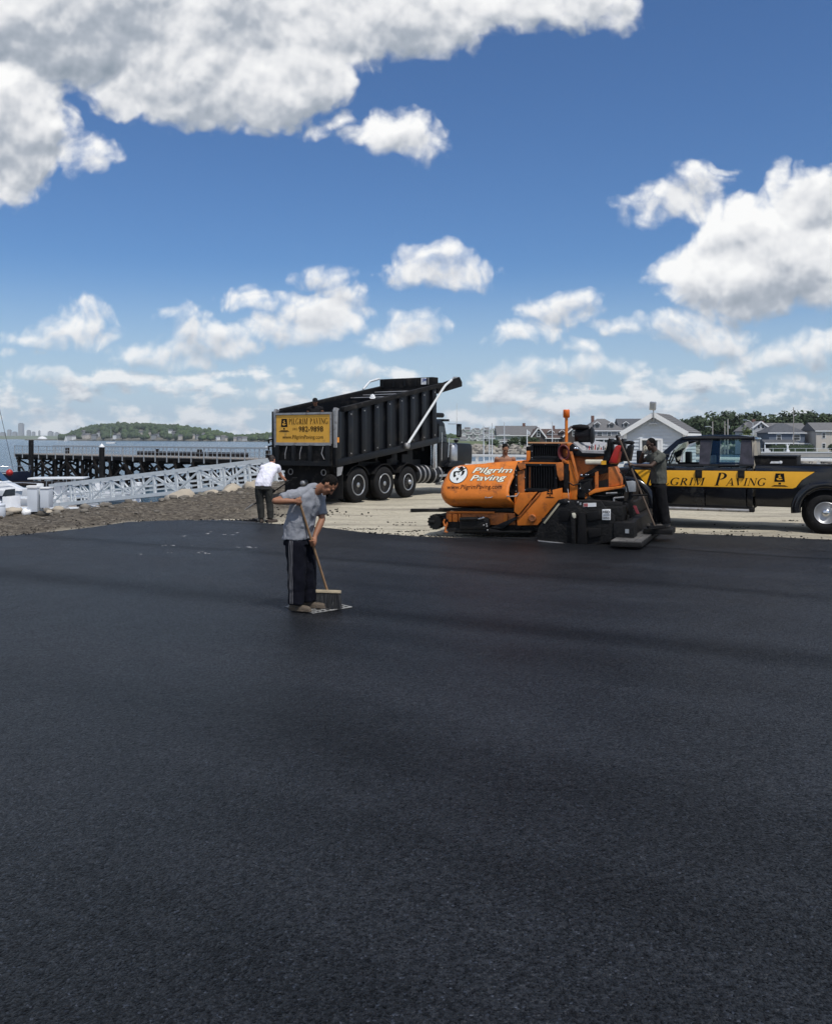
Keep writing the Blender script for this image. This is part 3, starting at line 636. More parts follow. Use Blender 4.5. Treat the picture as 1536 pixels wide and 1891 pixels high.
def build_hill():
    vs, fs = [], []; nx, ny = 90, 6
    for i in range(nx):
        px = 106 + (905 - 106) * i / (nx - 1); d = hill_d(px); hz = (HY - top_at(px)) / FPX * d + H
        for j in range(ny):
            q = j / (ny - 1); dd = d + 14 + q * 190; x = (px - CX) / FPX * dd
            z = WATER_Z + .8 + (hz - WATER_Z - 11) * (.12 + .88 * sst(0, .75, q)) if hz > 8 else WATER_Z + .8 + 1.5 * q
            vs.append((x, dd, max(z, WATER_Z + .8)))
        vs.append((((px - CX) / FPX) * (d + 13), d + 13, WATER_Z - .5))
    r = ny + 1
    for i in range(nx - 1):
        for j in range(ny - 1): fs.append((i * r + j, (i + 1) * r + j, (i + 1) * r + j + 1, i * r + j + 1))
        fs.append((i * r + ny, (i + 1) * r + ny, (i + 1) * r, i * r))
    tag(MB().add(vs, fs, True).build('hill', SOIL), kind='structure')
    rg = random.Random(11); wood, lite = MB(), MB()
    def ground(px, q):
        d = hill_d(px); hz = (HY - top_at(px)) / FPX * d + H
        return max(WATER_Z + .8 + (hz - WATER_Z - 11) * (.12 + .88 * sst(0, .75, q)) if hz > 8 else WATER_Z + .8 + 1.5 * q, WATER_Z + .8)
    houses = []
    for i in range(46):
        px = rg.uniform(128, 425) if i < 36 else rg.uniform(425, 515); q = rg.uniform(.02, .5) if i < 36 else rg.uniform(0, .15)
        if top_at(px) > 792 and i < 36: q *= .3
        if all(abs(px - h[0]) > 6.5 or abs(q - h[1]) > .16 for h in houses): houses.append((px, q))
    for i in range(2300):
        px = rg.uniform(110, 905) if i % 5 else rg.uniform(118, 430); q = rg.random() ** .8; d = hill_d(px) + 14 + q * 190
        if any(abs(px - h[0]) < 5.5 and -.2 < h[1] - q < .26 for h in houses): continue
        s = d / 2000; r = rg.uniform(4.2, 7.5) * (.55 + .45 * s) * (1 if px < 430 else .8); x = (px - CX) / FPX * d; z = ground(px, q)
        (lite if rg.random() < (.10 if px < 330 else .45) else wood).rock((x, d, z + r * .75), (r, r, r * rg.uniform(.75, 1.25)), rg, 7, 5)  # lumps of lighter foliage colour strewn at random, more of them to the right
    wood.build('hill_wood', LEAF3, kind='stuff'); lite.build('lighter_hill_wood', LEAF, kind='stuff')
    houses.sort()
    desc = ['pale grey', 'white', 'grey', 'beige', 'cream', 'weathered']
    for k, (px, q) in enumerate(houses):
        d = hill_d(px) + 10 + q * 190; x = (px - CX) / FPX * d; z = ground(px, q) + .5; s = d / 2000
        w, l, h = rg.uniform(8, 12) * s, rg.uniform(8, 11) * s, rg.uniform(5.5, 8) * s
        t = thing('hill_house', 'small %s house on the far wooded hill, %s from the left' % (desc[k % 6], ordinal(k + 1)), 'house', (x, d, z), rg.uniform(-.5, .5), 'houses on the far hill')
        MB().bx(-w / 2, w / 2, -l / 2, l / 2, -2, h).build('wall', WALLS[(0, 1, 2, 3, 3, 2)[k % 6]], t)
        if rg.random() < .5: MB().prism([(-w / 2 - .5, h), (w / 2 + .5, h), (0, h + 3.4 * s)], -l / 2 - .5, l / 2 + .5).build('roof', (ROOFG, ROOFD)[k % 2], t)
        else: MB().prismx([(-l / 2 - .5, h), (l / 2 + .5, h), (0, h + 3.2 * s)], -w / 2 - .5, w / 2 + .5).build('roof', (ROOFG, ROOFD)[k % 2], t)
    # skyline far to the left
    vs = []; fs = []
    for i in range(40):
        px = -220 + 12 * i; d = 7600; x = (px - CX) / FPX * d; hh = 26 + 10 * mn.noise(Vector((i * .35, 0, 0))) - (0 if px < 100 else min(24, (px - 100) * .12))
        vs += [(x, d, WATER_Z - 1), (x, d + 60, max(2, hh)), (x, d + 500, max(2, hh))]
    for i in range(39): fs += [(3 * i, 3 * i + 3, 3 * i + 4, 3 * i + 1), (3 * i + 1, 3 * i + 4, 3 * i + 5, 3 * i + 2)]
    tag(MB().add(vs, fs, True).build('far_shore', GRASSM), kind='structure')
    CONC = M('pale_concrete', (.30, .31, .33), .7)
    for (px, top, w, lab) in ((37.5, 782, 8, 'tallest grey office tower on the far skyline'), (16, 794, 6, 'short dark block left of the tall tower'), (26, 798, 7, 'low block just left of the tall tower'), (52, 795, 6, 'low pale block right of the tall tower'), (61, 798, 5, 'second low block right of the tall tower'), (72, 796, 3, 'narrow block above the white storage dome'), (92, 797, 8, 'wide low block near the hill end'), (104, 799, 7, 'low block nearest the wooded hill'), (3, 799, 9, 'low block at the left picture edge')):
        d = 7900; p = wp(px, top, d); ww = w / FPX * d; t = thing('skyline_tower', lab, 'building', (p.x, d, 0))
        MB().bx(-ww / 2, ww / 2, 0, ww, 0, p.z).build('wall', CONC, t); MB().bx(-ww * .3, ww * .3, ww * .2, ww * .7, p.z, p.z + 5).build('roof', ROOFD, t)
    t = thing('storage_dome', 'white domed storage building on the far shore', 'building', ((78 - CX) / FPX * 3000, 3000, WATER_Z + .5))
    MB().lathe([(0, 15), (5, 14.6), (9, 11), (12, 5), (13, 0)], (0, 0, 0), 'z', 16).build('roof', TRIM, t); MB().bx(-45, 20, -8, 14, 0, 3).build('wall', WALLS[1], t)
    tag(MB().bx(-75, 75, -12, 50, -1, 3.2).build('low_spit', SOIL, None, loc=((95 - CX) / FPX * 2700, 2700, WATER_Z)), kind='structure')
    t = thing('wind_turbine', 'pale wind turbine rising behind the hill end', 'turbine', ((143 - CX) / FPX * 3200, 3200, 5))
    MB().tube([(0, 0, 0), (0, 0, 44)], [1.4, .9], 6).build('tower', TRIM, t)
    for a in (125, 245, 5): MB().bar((0, -2, 44), (15 * math.cos(R(a)), -2, 44 + 15 * math.sin(R(a))), 1.0, .5).build('blade', TRIM, t)
    for (px, d, hgt, lab) in ((121, 1700, 11, 'tiny sailboat with white sail before the hill'), (205, 900, 17, 'distant moored sailboat with bare mast before the hill'), (494, 420, 5, 'small white motorboat beyond the pier')):
        x = (px - CX) / FPX * d; t = thing('sailboat', lab, 'boat', (x, d, WATER_Z))
        s = hgt / 11; MB().prism([(-3 * s, .9 * s), (3.4 * s, 1.0 * s), (2.4 * s, -.2), (-2.8 * s, -.2)], -.9 * s, .9 * s).build('hull', WHT, t)
        if hgt > 5: MB().tube([(0, 0, .5), (0, 0, hgt)], .14 * s, 5).build('mast', ALU, t)
        else: MB().bx(-1, .6, -.5, .5, .4, 1.3).build('cabin', WHT, t)
        if px == 121: MB().add([(.2, 0, 1.6), (3.2, .2, 1.6), (.1, 0, hgt), (-2.6, .3, 1.4)], [(0, 1, 2), (0, 2, 3)]).build('sail', TRIM, t)
build_hill()
# ------------------------------------------------------------------ air
hz_m = bpy.data.materials.new('haze_air'); hz_m.use_nodes = True; _n = hz_m.node_tree; _n.nodes.clear()
_v = _n.nodes.new('ShaderNodeVolumePrincipled'); _v.inputs['Color'].default_value = (.78, .87, .98, 1); _v.inputs['Density'].default_value = 6.5e-5; _v.inputs['Anisotropy'].default_value = 0.0
_o = _n.nodes.new('ShaderNodeOutputMaterial'); _n.links.new(_v.outputs[0], _o.inputs['Volume'])
HAZE = MB().bx(-4700, 4700, -60, 9200, -5, 260).build('haze', hz_m, kind='stuff')
# ------------------------------------------------------------------ timber jetty
JR = M('jetty_rail_grey', (.36, .39, .42), .6, var=.1)
def jetty():
    A = Vector((-46.5, 104.7, 0)); B = Vector((1.0, 63.4, 0)); ax = (B - A).normalized(); L = (B - A).length; W = 4.2; DZ = .22
    t = thing('timber_jetty', 'long dark timber jetty on crossed piles standing in the harbour', 'jetty', (A.x, A.y, WATER_Z), math.atan2(ax.y, ax.x))
    dz = DZ - WATER_Z
    n = int(L / 2.9); rg = random.Random(5)
    pile = MB().tube([(0, 0, -2.5), (0, 0, dz - .45)], [.21, .18], 8).mesh('pile', WOOD)
    cap = MB().bx(-.15, .15, -.3, W + .3, dz - .62, dz - .32).mesh('cap_beam', WOOD)
    for i in range(n + 1):
        x = i * 2.9
        for y in (0.0, W): put('pile', pile, t, (x + rg.uniform(-.08, .08), y, 0), (rg.uniform(-.02, .02), rg.uniform(-.03, .03), 0))
        if i % 2 == 0: put('pile', pile, t, (x + rg.uniform(-.1, .1), W / 2, 0))
        put('cap_beam', cap, t, (x, 0, 0))
        MB().bar((x, .1, .2), (x, W - .1, dz - .7), .07, .2).build('brace', WOOD, t); MB().bar((x + .08, W - .1, .2), (x + .08, .1, dz - .7), .07, .2).build('brace', WOOD, t)
        if i < n:
            for y, k in ((-.23, i), (W + .2, i + 1)):
                a, b = ((x, y, .35), (x + 2.9, y, dz - .75)) if k % 2 else ((x, y, dz - .75), (x + 2.9, y, .35))
                MB().bar(a, b, .09, .22).build('brace', WOOD, t)
                if i > n * .38 and y < 0: MB().bar((x, y - .02, dz - .75), (x + 1.45, y - .02, .8), .08, .2).build('brace', WOOD, t)
    for y in (-.1, W + .1): MB().bx(-.6, L, y - .12, y + .12, dz - .31, dz - .03).build('edge_beam', WOOD, t)
    MB().bx(-.8, L, -.25, W + .25, dz - .03, dz + .06).build('deck', WOODL, t)
    post = MB().bar((0, 0, -.42), (0, 0, .98), .085, .08).mesh('rail_post', JR); slim = MB().bar((0, 0, 0), (0, 0, .96), .03).mesh('baluster', JR)
    for y in (-.28, W + .28):
        m = int(L / 1.95)
        for i in range(m + 1): put('rail_post', post, t, (-.5 + i * 1.95, y, dz))
        for i in range(int(L / .65)): put('baluster', slim, t, (-.5 + i * .65, y, dz)) if i % 3 else None
        for z, w in ((.98, .08), (.52, .035), (.16, .035)): MB().bar((-.6, y, dz + z), (L, y, dz + z), w).build('rail', JR, t)
    for x0, x1 in ((19, 24.2), (24.6, 31), (31.4, 37.5)): MB().bx(x0, x1, W - .4, W - .2, dz + .1, dz + .5).build('stacked_plank', WOOD, t)
    for x in (3.2, 22, 29.5, 40): MB().bx(x - .16, x + .16, W - .1, W + .25, dz, dz + .75).build('bollard', WOOD, t)
    return t
jetty()
def fender_pile(px, top, d, r, capc, lab):
    p = wp(px, top, d); t = thing('mooring_pile', lab, 'pile', (p.x, d, WATER_Z)); h = p.z - WATER_Z
    MB().tube([(0, 0, -2), (0, 0, h - (.35 if capc else 0))], r, 14).build('shaft', BLKD, t)
    if capc: MB().lathe([(h - .36, r * 1.12), (h - .28, r * 1.12), (h, .02)], (0, 0, 0), 'z', 14).build('cone_cap', TRIM, t)
fender_pile(188, 819, 82, .24, True, 'thick black mooring pile with a white cone cap')
fender_pile(57.5, 812.5, 100, .27, False, 'square topped dark pile above the jetty left end')
# ------------------------------------------------------------------ gangway
def gangway():
    A = Vector((-19.4, 47.7, -1.52)); B = Vector((-6.3, 40.4, .06)); d = B - A; L = math.hypot(d.x, d.y); sl = math.atan2(d.z, L)
    t = thing('gangway', 'pale grey aluminium truss gangway sloping down to the floats', 'gangway', A, math.atan2(d.y, d.x)); t.rotation_euler = (0, -sl, math.atan2(d.y, d.x)); L = d.length
    W, Hh, n = 1.5, 1.12, 10; s = L / n
    for y in (0.0, W):
        MB().bx(-.1, L + .1, y - .07, y + .07, Hh - .15, Hh + .02).build('top_chord', GALV, t); MB().bx(-.1, L + .1, y - .07, y + .07, -.08, .10).build('bottom_chord', GALV, t)
        for i in range(n + 1): MB().bar((i * s, y, .1), (i * s, y, Hh - .15), .11).build('post', GALV, t)
        for i in range(n):
            up = (i % 2 == 0) == (y == 0)
            a, b = ((i * s, y, .12), ((i + 1) * s, y, Hh - .17)) if up else ((i * s, y, Hh - .17), ((i + 1) * s, y, .12))
            MB().bar(a, b, .075).build('diagonal', GALV, t)
            MB().bar(((i + .5) * s, y, .1), ((i + .5) * s, y, Hh - .15), .06).build('post', GALV, t)
            a, b = ((i * s, y, Hh - .17), ((i + .5) * s, y, .12)) if up else (((i + .5) * s, y, Hh - .17), ((i + 1) * s, y, .12))
            MB().bar(a, b, .05).build('diagonal', GALV, t)
        MB().bar((0, y, .50), (L, y, .50), .05).build('mid_rail', GALV, t); MB().bar((0, y, .28), (L, y, .28), .035).build('mid_rail', GALV, t)
    MB().bx(0, L, 0, W, .06, .09).build('deck', GALV, t)
    for i in range(2, n, 2): 
        MB().bar((i * s - .5, 0, -.1), (i * s, W / 2, -.55), .05).build('strut', GALV, t); MB().bar((i * s + .5, 0, -.1), (i * s, W / 2, -.55), .05).build('strut', GALV, t)
    MB().bar((s, W / 2, -.56), (L - s, W / 2, -.56), .06).build('strut', GALV, t)
gangway()
# ------------------------------------------------------------------ quay furniture at the left
CABM = M('pale_blue_grey_enamel', (.56, .60, .66), .45, var=.05)
def quay():
    d = 22.6; p = gp(73, 956, .10); p = wp(73.5, 950, d); z0 = gz(p.x, d) - .15
    t = thing('power_pedestal', 'pale grey double power cabinet on a galvanised post at the bank', 'cabinet', (p.x, d, z0)); b = Vector((p.x, d, z0))
    def L(px, py): q = wp(px, py, d) - b; return q.x, q.z
    MB().bx(L(69, 0)[0], L(79, 0)[0], -.05, .06, 0, L(0, 893)[1]).build('post', GALV, t, bevel=.008)
    MB().bx(L(57, 0)[0], L(75, 0)[0], -.22, -.055, L(0, 944)[1], L(0, 901)[1]).build('cabinet', CABM, t, bevel=.012)
    MB().bx(L(56, 0)[0], L(75.6, 0)[0], -.24, -.052, L(0, 901)[1], L(0, 896)[1]).build('lid', WHT, t, bevel=.01)
    MB().bx(L(79.2, 0)[0], L(95, 0)[0], -.18, .10, L(0, 937)[1], L(0, 902)[1]).build('cabinet', CABM, t, bevel=.012)
    MB().bx(L(78.8, 0)[0], L(95.6, 0)[0], -.20, .12, L(0, 902)[1], L(0, 899.5)[1]).build('lid', WHT, t, bevel=.006)
    MB().bx(L(67, 0)[0], L(71, 0)[0], -.12, -.06, L(0, 941)[1], L(0, 931)[1]).build('lock', BLKD, t)
    def lump(px, py, r, lab, m, name, cat, zs=.8):
        q = wp(px, py, 22.4); s = thing(name, lab, cat, (q.x, q.y, q.z)); MB().rock((0, 0, 0), (r, r, r * zs), rnd, 10, 7).build('shell', m, s); return s
    lump(49, 947.5, .12, 'white fabric bag lying on the bank by the cabinet post', WHT, 'bag', 'bag', 1.0)
    q = wp(1, 947, 21.5); t = thing('plastic_drum', 'pale plastic drum cut by the left picture edge', 'drum', (q.x - .03, q.y, gz(q.x, q.y) - .04))
    MB().lathe([(0, .125), (.02, .14), (.28, .14), (.30, .13), (.31, .14), (.36, .12), (.37, 0)], (0, 0, 0), 'z', 18).build('shell', CABM, t); MB().lathe([(.36, .05), (.42, .05), (.43, 0)], (0, 0, 0), 'z', 12).build('cap', WHT, t)
    ROCKM = M('sandy_boulder', (.40, .35, .28), .9, var=.25, scale=1.2, bump=.5, bscale=8)
    q = gp(791, 946, -.03); s = thing('plank', 'dark flat plank lying on the sand left of the paver', 'plank', (q.x, q.y, gz(q.x, q.y)), R(-4)); MB().bx(-.5, .62, -.09, .09, .0, .075).build('board', BLKD, s, bevel=.01); MB().bx(.3, .63, -.13, .13, .076, .10).build('end_plate', BLKD, s)
    spec = [(336, 924, 29.2, .62, .30, 'largest pale boulder on the bank edge under the gangway'), (291, 926, 28.6, .34, .2, 'sandy boulder left of the largest pale one'), (302, 922, 28.8, .2, .16, 'reddish small boulder touching the largest pale one'), (395, 922, 30.5, .40, .2, 'flat tan boulder midway to the man in white shirt'), (430, 917, 31.5, .5, .22, 'wide tan slab boulder near the man in white shirt'), (462, 914, 32, .42, .2, 'tan boulder just left of the man in white shirt'), (108, 949.5, 23.6, .2, .1, 'pale flat stone right of the cabinet post'), (91, 951, 23.3, .12, .07, 'tiny stone at the foot of the cabinet post'), (24, 955, 22.4, .26, .1, 'pale stone right of the plastic drum'), (36, 953, 22.6, .15, .09, 'small pale stone left of the white bag'), (372, 918, 30.6, .25, .2, 'small dark boulder under the gangway middle')]
    for (px, py, d, rx, rz, lab) in spec:
        q = wp(px, py, d); s = thing('boulder', lab, 'boulder', (q.x, q.y, gz(q.x, q.y) + rz * .25), rnd.uniform(0, 3), 'boulders along the bank'); MB().rock((0, 0, 0), (rx, rx * .7, rz), rnd, 10, 7).build('stone', ROCKM if 'dark' not in lab else SOIL, s)
quay()
# ------------------------------------------------------------------ boats
NAVY = M('navy_gelcoat', (.012, .018, .04), .25, coat=.4); GEL = M('white_gelcoat', (.74, .75, .77), .3, var=.04, coat=.3); TAN = M('grey_vinyl', (.34, .35, .37), .6)
def hull(mb, L, B, free, draft=.25, stern=.92, m=14):
    vs = []; n = 7
    for i in range(m):
        u = i / (m - 1); x = (u - .5) * L; w = B / 2 * (stern if u < .02 else min(1, .92 + .3 * u) if u < .5 else math.sqrt(max(0, 1 - ((u - .5) / .5) ** 2.4)) * 1.0)
        f = free * (1 + .45 * max(0, u - .35) ** 1.6)
        w = max(w, .02)
        for j in range(n):
            k = j / (n - 1); yy, zz = ((-w, f), (-w * .95, f * .45), (-w * .72, 0), (0, -draft * (1 - u * .3)), (w * .72, 0), (w * .95, f * .45), (w, f))[j]
            vs.append((x + (f - zz) * -.25 * (u > .8) * (u - .8) * 5, yy, zz))
    fs = [(i * n + j, i * n + j + 1, (i + 1) * n + j + 1, (i + 1) * n + j) for i in range(m - 1) for j in range(n - 1)]
    fs.append(tuple(range(n)));
    mb.add(vs, fs, True); mb.add([vs[i * n] for i in range(m)] + [vs[i * n + n - 1] for i in range(m - 1, -1, -1)], [tuple(range(2 * m))]); return mb
def boat(px, d, L, B, free, rz, lab, kind, m=None, z=WATER_Z):
    x = (px - CX) / FPX * d; t = thing('boat', lab, 'boat', (x, d, z), R(rz))
    hull(MB(), L, B, free).build('hull', m or GEL, t)
    MB().bx(-L * .48, L * .3, -B * .47, B * .47, free + .012, free + .06).build('deck', GEL, t)
    if kind == 'cruiser':
        MB().prism([(-L * .1, free + .06), (L * .28, free + .06), (L * .12, free + .75), (-L * .06, free + .85)], -B * .36, B * .36).build('cabin', GEL, t, bevel=.06)
        MB().prism([(L * .01, free + .86), (L * .13, free + .72), (L * .05, free + 1.45), (-.02 * L, free + 1.5)], -B * .34, B * .34).build('windscreen', DGLASS, t)
        MB().prism([(-L * .44, free + .08), (-L * .02, free + .1), (-.03 * L, free + 1.5), (-L * .34, free + 1.35)], -B * .37, B * .37).build('canvas', TAN, t, bevel=.05)
        for s in (-1, 1): MB().bx(-L * .49, L * .2, s * B * .485, s * B * .505, free * .42, free * .68).build('stripe', NAVY, t)
        MB().tube([(L * .44, -.1, free + .5), (L * .3, -B * .4, free + .62), (-L * .2, -B * .47, free + .6)], .025, 6).build('bow_rail', CHR, t)
    elif kind == 'ttop':
        MB().bx(-.35, .35, -.4, .4, free + .05, free + 1.05).build('console', GEL, t, bevel=.05); MB().bx(-.9, -.45, -.4, .4, free + .06, free + .8).build('seat', TAN, t, bevel=.04)
        for s in (-1, 1):
            for xx in (-.8, .6): MB().tube([(xx, s * B * .33, free), (xx * .9, s * B * .3, free + 1.3)], .035, 6).build('roof_post', ALU, t)
        MB().bx(-1.9, 1.7, -B * .42, B * .42, free + 1.3, free + 1.41).build('roof', GEL, t, bevel=.04)
    elif kind == 'skiff':
        for xx in (-L * .2, L * .12): MB().bx(xx - .15, xx + .15, -B * .42, B * .42, free + .07, free + .16).build('seat', TAN, t)
        MB().bx(-L * .5 - .35, -L * .5 + .05, -.2, .2, free - .1, free + .7).build('outboard_motor', BLK, t, bevel=.06)
    elif kind == 'bow':
        MB().bx(-.25, .3, -.5, .5, free + .05, free + .75).build('console', GEL, t, bevel=.05); MB().prism([(.1, free + .76), (.32, free + .74), (.1, free + 1.15)], -.48, .48).build('windscreen', DGLASS, t)
        MB().bx(-L * .5 - .4, -L * .5 + .05, -.22, .22, free - .1, free + .85).build('outboard_motor', WHT, t, bevel=.06)
    return t
boat(-18, 66, 8.2, 2.7, 1.0, 12, 'white cabin cruiser with dark windscreen at the left picture edge', 'cruiser')
boat(112, 61, 6.6, 2.3, .8, 8, 'white open boat under a flat white hard top', 'ttop')
boat(22, 52, 5.8, 2.2, .75, 172, 'white runabout moored nearest the bank left of the cabinet', 'bow')
boat(182, 68, 6.0, 2.2, .7, 172, 'white open boat half hidden behind the lower gangway', 'bow')
boat(222, 56, 4.4, 1.7, .5, 20, 'small white skiff seen below the gangway', 'skiff')
boat(150, 54, 5.0, 1.9, .6, 10, 'white skiff floating under the gangway foot', 'skiff')
t = boat(-36, 92, 10, 3, 1.25, 10, 'dark hulled sailing yacht with tall mast at the left edge', 'yacht', NAVY)
MB().bx(-2, 1.5, -.8, .8, 1.25, 1.75).build('cabin', GEL, t, bevel=.1)
MB().tube([(.8, 0, 1.2), (.8, 0, 12.6)], .08, 6).build('mast', ALU, t); MB().tube([(3.2, 0, 1.5), (1.9, 0, 7.6), (.9, 0, 12.4)], .025, 4).build('forestay', BLK, t); MB().tube([(-3.5, 0, 1.9), (.8, 0, 2.1)], .09, 6).build('boom', ALU, t)
MB().tube([(4.8, -.4, 1.4), (4.9, 0, 2.0), (3, -.9, 2.0), (0, -1.4, 1.9), (-3, -1.3, 1.9)], .03, 5).build('rail', CHR, t)
q = wp(17.5, 873, 88); t = thing('mooring_buoy', 'round red mooring buoy by the dark yacht bow', 'buoy', (q.x, q.y, q.z)); MB().ball((0, 0, 0), .34, 14, 10).build('float', RED, t); MB().lathe([(.3, .06), (.45, .06), (.46, 0)], (0, 0, 0), 'z', 8).build('eye', STEEL, t)
def dock(px, d, L, W, rz, lab, m):
    x = (px - CX) / FPX * d; t = thing('floating_dock', lab, 'dock', (x, d, WATER_Z), R(rz)); MB().bx(-L / 2, L / 2, -W / 2, W / 2, .18, .42).build('frame', WOOD, t); n = int(L / .3)
    MB().bx(-L / 2, L / 2, -W / 2, W / 2, -.2, .17).build('float', BLKD, t)
    pl = MB().bx(-.135, .135, -W / 2 - .03, W / 2 + .03, .425, .46).mesh('plank', m)
    for i in range(n): put('plank', pl, t, (-L / 2 + .15 + i * .3, 0, 0))
dock(46, 91, 12, 2.2, 4, 'dark floating dock beyond the boats under the jetty end', WOOD)
dock(-10, 57, 22, 2.0, 8, 'grey plank floating dock between the moored boats', WOODL)
dock(150, 50, 9, 2.0, 8, 'grey plank float at the foot of the gangway', WOODL)
# ------------------------------------------------------------------ white guard rail along the quay at the right
def guard_rail():
    A, B = Vector((2.6, 53.5, 0)), Vector((22.5, 39.2, 0)); d = (B - A); L = d.length
    t = thing('guard_rail', 'white wooden guard rail along the far quay edge', 'railing', (A.x, A.y, 0), math.atan2(d.y, d.x))
    MB().bx(0, L, -.09, .09, .98, 1.12).build('top_rail', WHT, t, bevel=.01); MB().bx(0, L, -.05, .05, .32, .70).build('board', WHT, t)
    n = int(L / 1.25)
    for i in range(n + 1): MB().bx(i * 1.25 - .07, i * 1.25 + .07, -.06, .06, -.3, .975).build('post', WHT, t)
guard_rail()
# ------------------------------------------------------------------ far bank at the right
def far_bank():
    rg = random.Random(21)
    vs = []; fs = []; N_ = 40
    for i in range(N_):
        x = 8 + 250 * i / (N_ - 1); k = sst(95, 115, x); y0 = 276 - 40 * k; zt = -.25 - 1.35 * k
        vs += [(x, y0, WATER_Z - .6), (x, y0 + 4.6, zt), (x, y0 + 60, zt + .2), (x, y0 + 700, zt + 2)]
    for i in range(N_ - 1):
        for j in range(3): fs.append((4 * i + j, 4 * i + 4 + j, 4 * i + 5 + j, 4 * i + 1 + j))
    tag(MB().add(vs, fs).build('far_bank', GRASSM), kind='structure')
    a, b = MB(), MB()
    for i in range(900):
        x = rg.uniform(12, 100); q = rg.random(); y = 275.5 + 4.6 * q; r = rg.uniform(.45, 1.05)
        (a if rg.random() < .6 else b).rock((x, y, WATER_Z + .1 + 2.4 * q), (r * 1.25, r, r * .8), rg, 6, 4)
    for i in range(500):
        x = rg.uniform(46, 78); q = rg.random(); r = rg.uniform(.3, .6); (a if rg.random() < .6 else b).rock((x, 118 + 3 * q, WATER_Z + .1 + 1.7 * q), (r * 1.3, r, r * .8), rg, 6, 4)
    t = thing('rock_revetment', 'long sloping bank of piled boulders across the channel', 'revetment', (0, 0, 0))
    o = a.build('boulders', M('revetment_rock', (.27, .25, .22), .9, var=.4, scale=.5), t, kind='stuff'); b.build('dark_boulders', M('revetment_rock_dark', (.10, .095, .088), .9, var=.4, scale=.5), t, kind='stuff')
    t = thing('seawall', 'low pale seawall with thin railing in front of the hedge', 'wall', (96, 234.5, WATER_Z))
    MB().bx(-8, 60, 0, .8, -1, 1.15).build('wall', M('seawall_concrete', (.36, .34, .31), .9, var=.2, scale=.4), t); MB().bx(-8, 60, -.1, .9, 1.15, 1.4).build('coping', WALLS[1], t)
    for i in range(24): MB().bar((-8 + 2.9 * i, .3, 1.4), (-8 + 2.9 * i, .3, 2.3), .09).build('rail_post', GALV, t)
    MB().bar((-8, .3, 2.3), (60, .3, 2.3), .08).build('rail', GALV, t)
far_bank()
def window(t, x, y, z, w, h, m=None):
    f = MB().bx(x - w / 2 - .14, x + w / 2 + .14, y - .07, y - .005, z - .16, z + h + .16).build('window', TRIM, t)
    MB().bx(x - w / 2, x + w / 2, y - .10, y - .071, z, z + h * .47).build('pane', m or DGLASS, f); MB().bx(x - w / 2, x + w / 2, y - .10, y - .071, z + h * .53, z + h).build('pane', m or DGLASS, f)
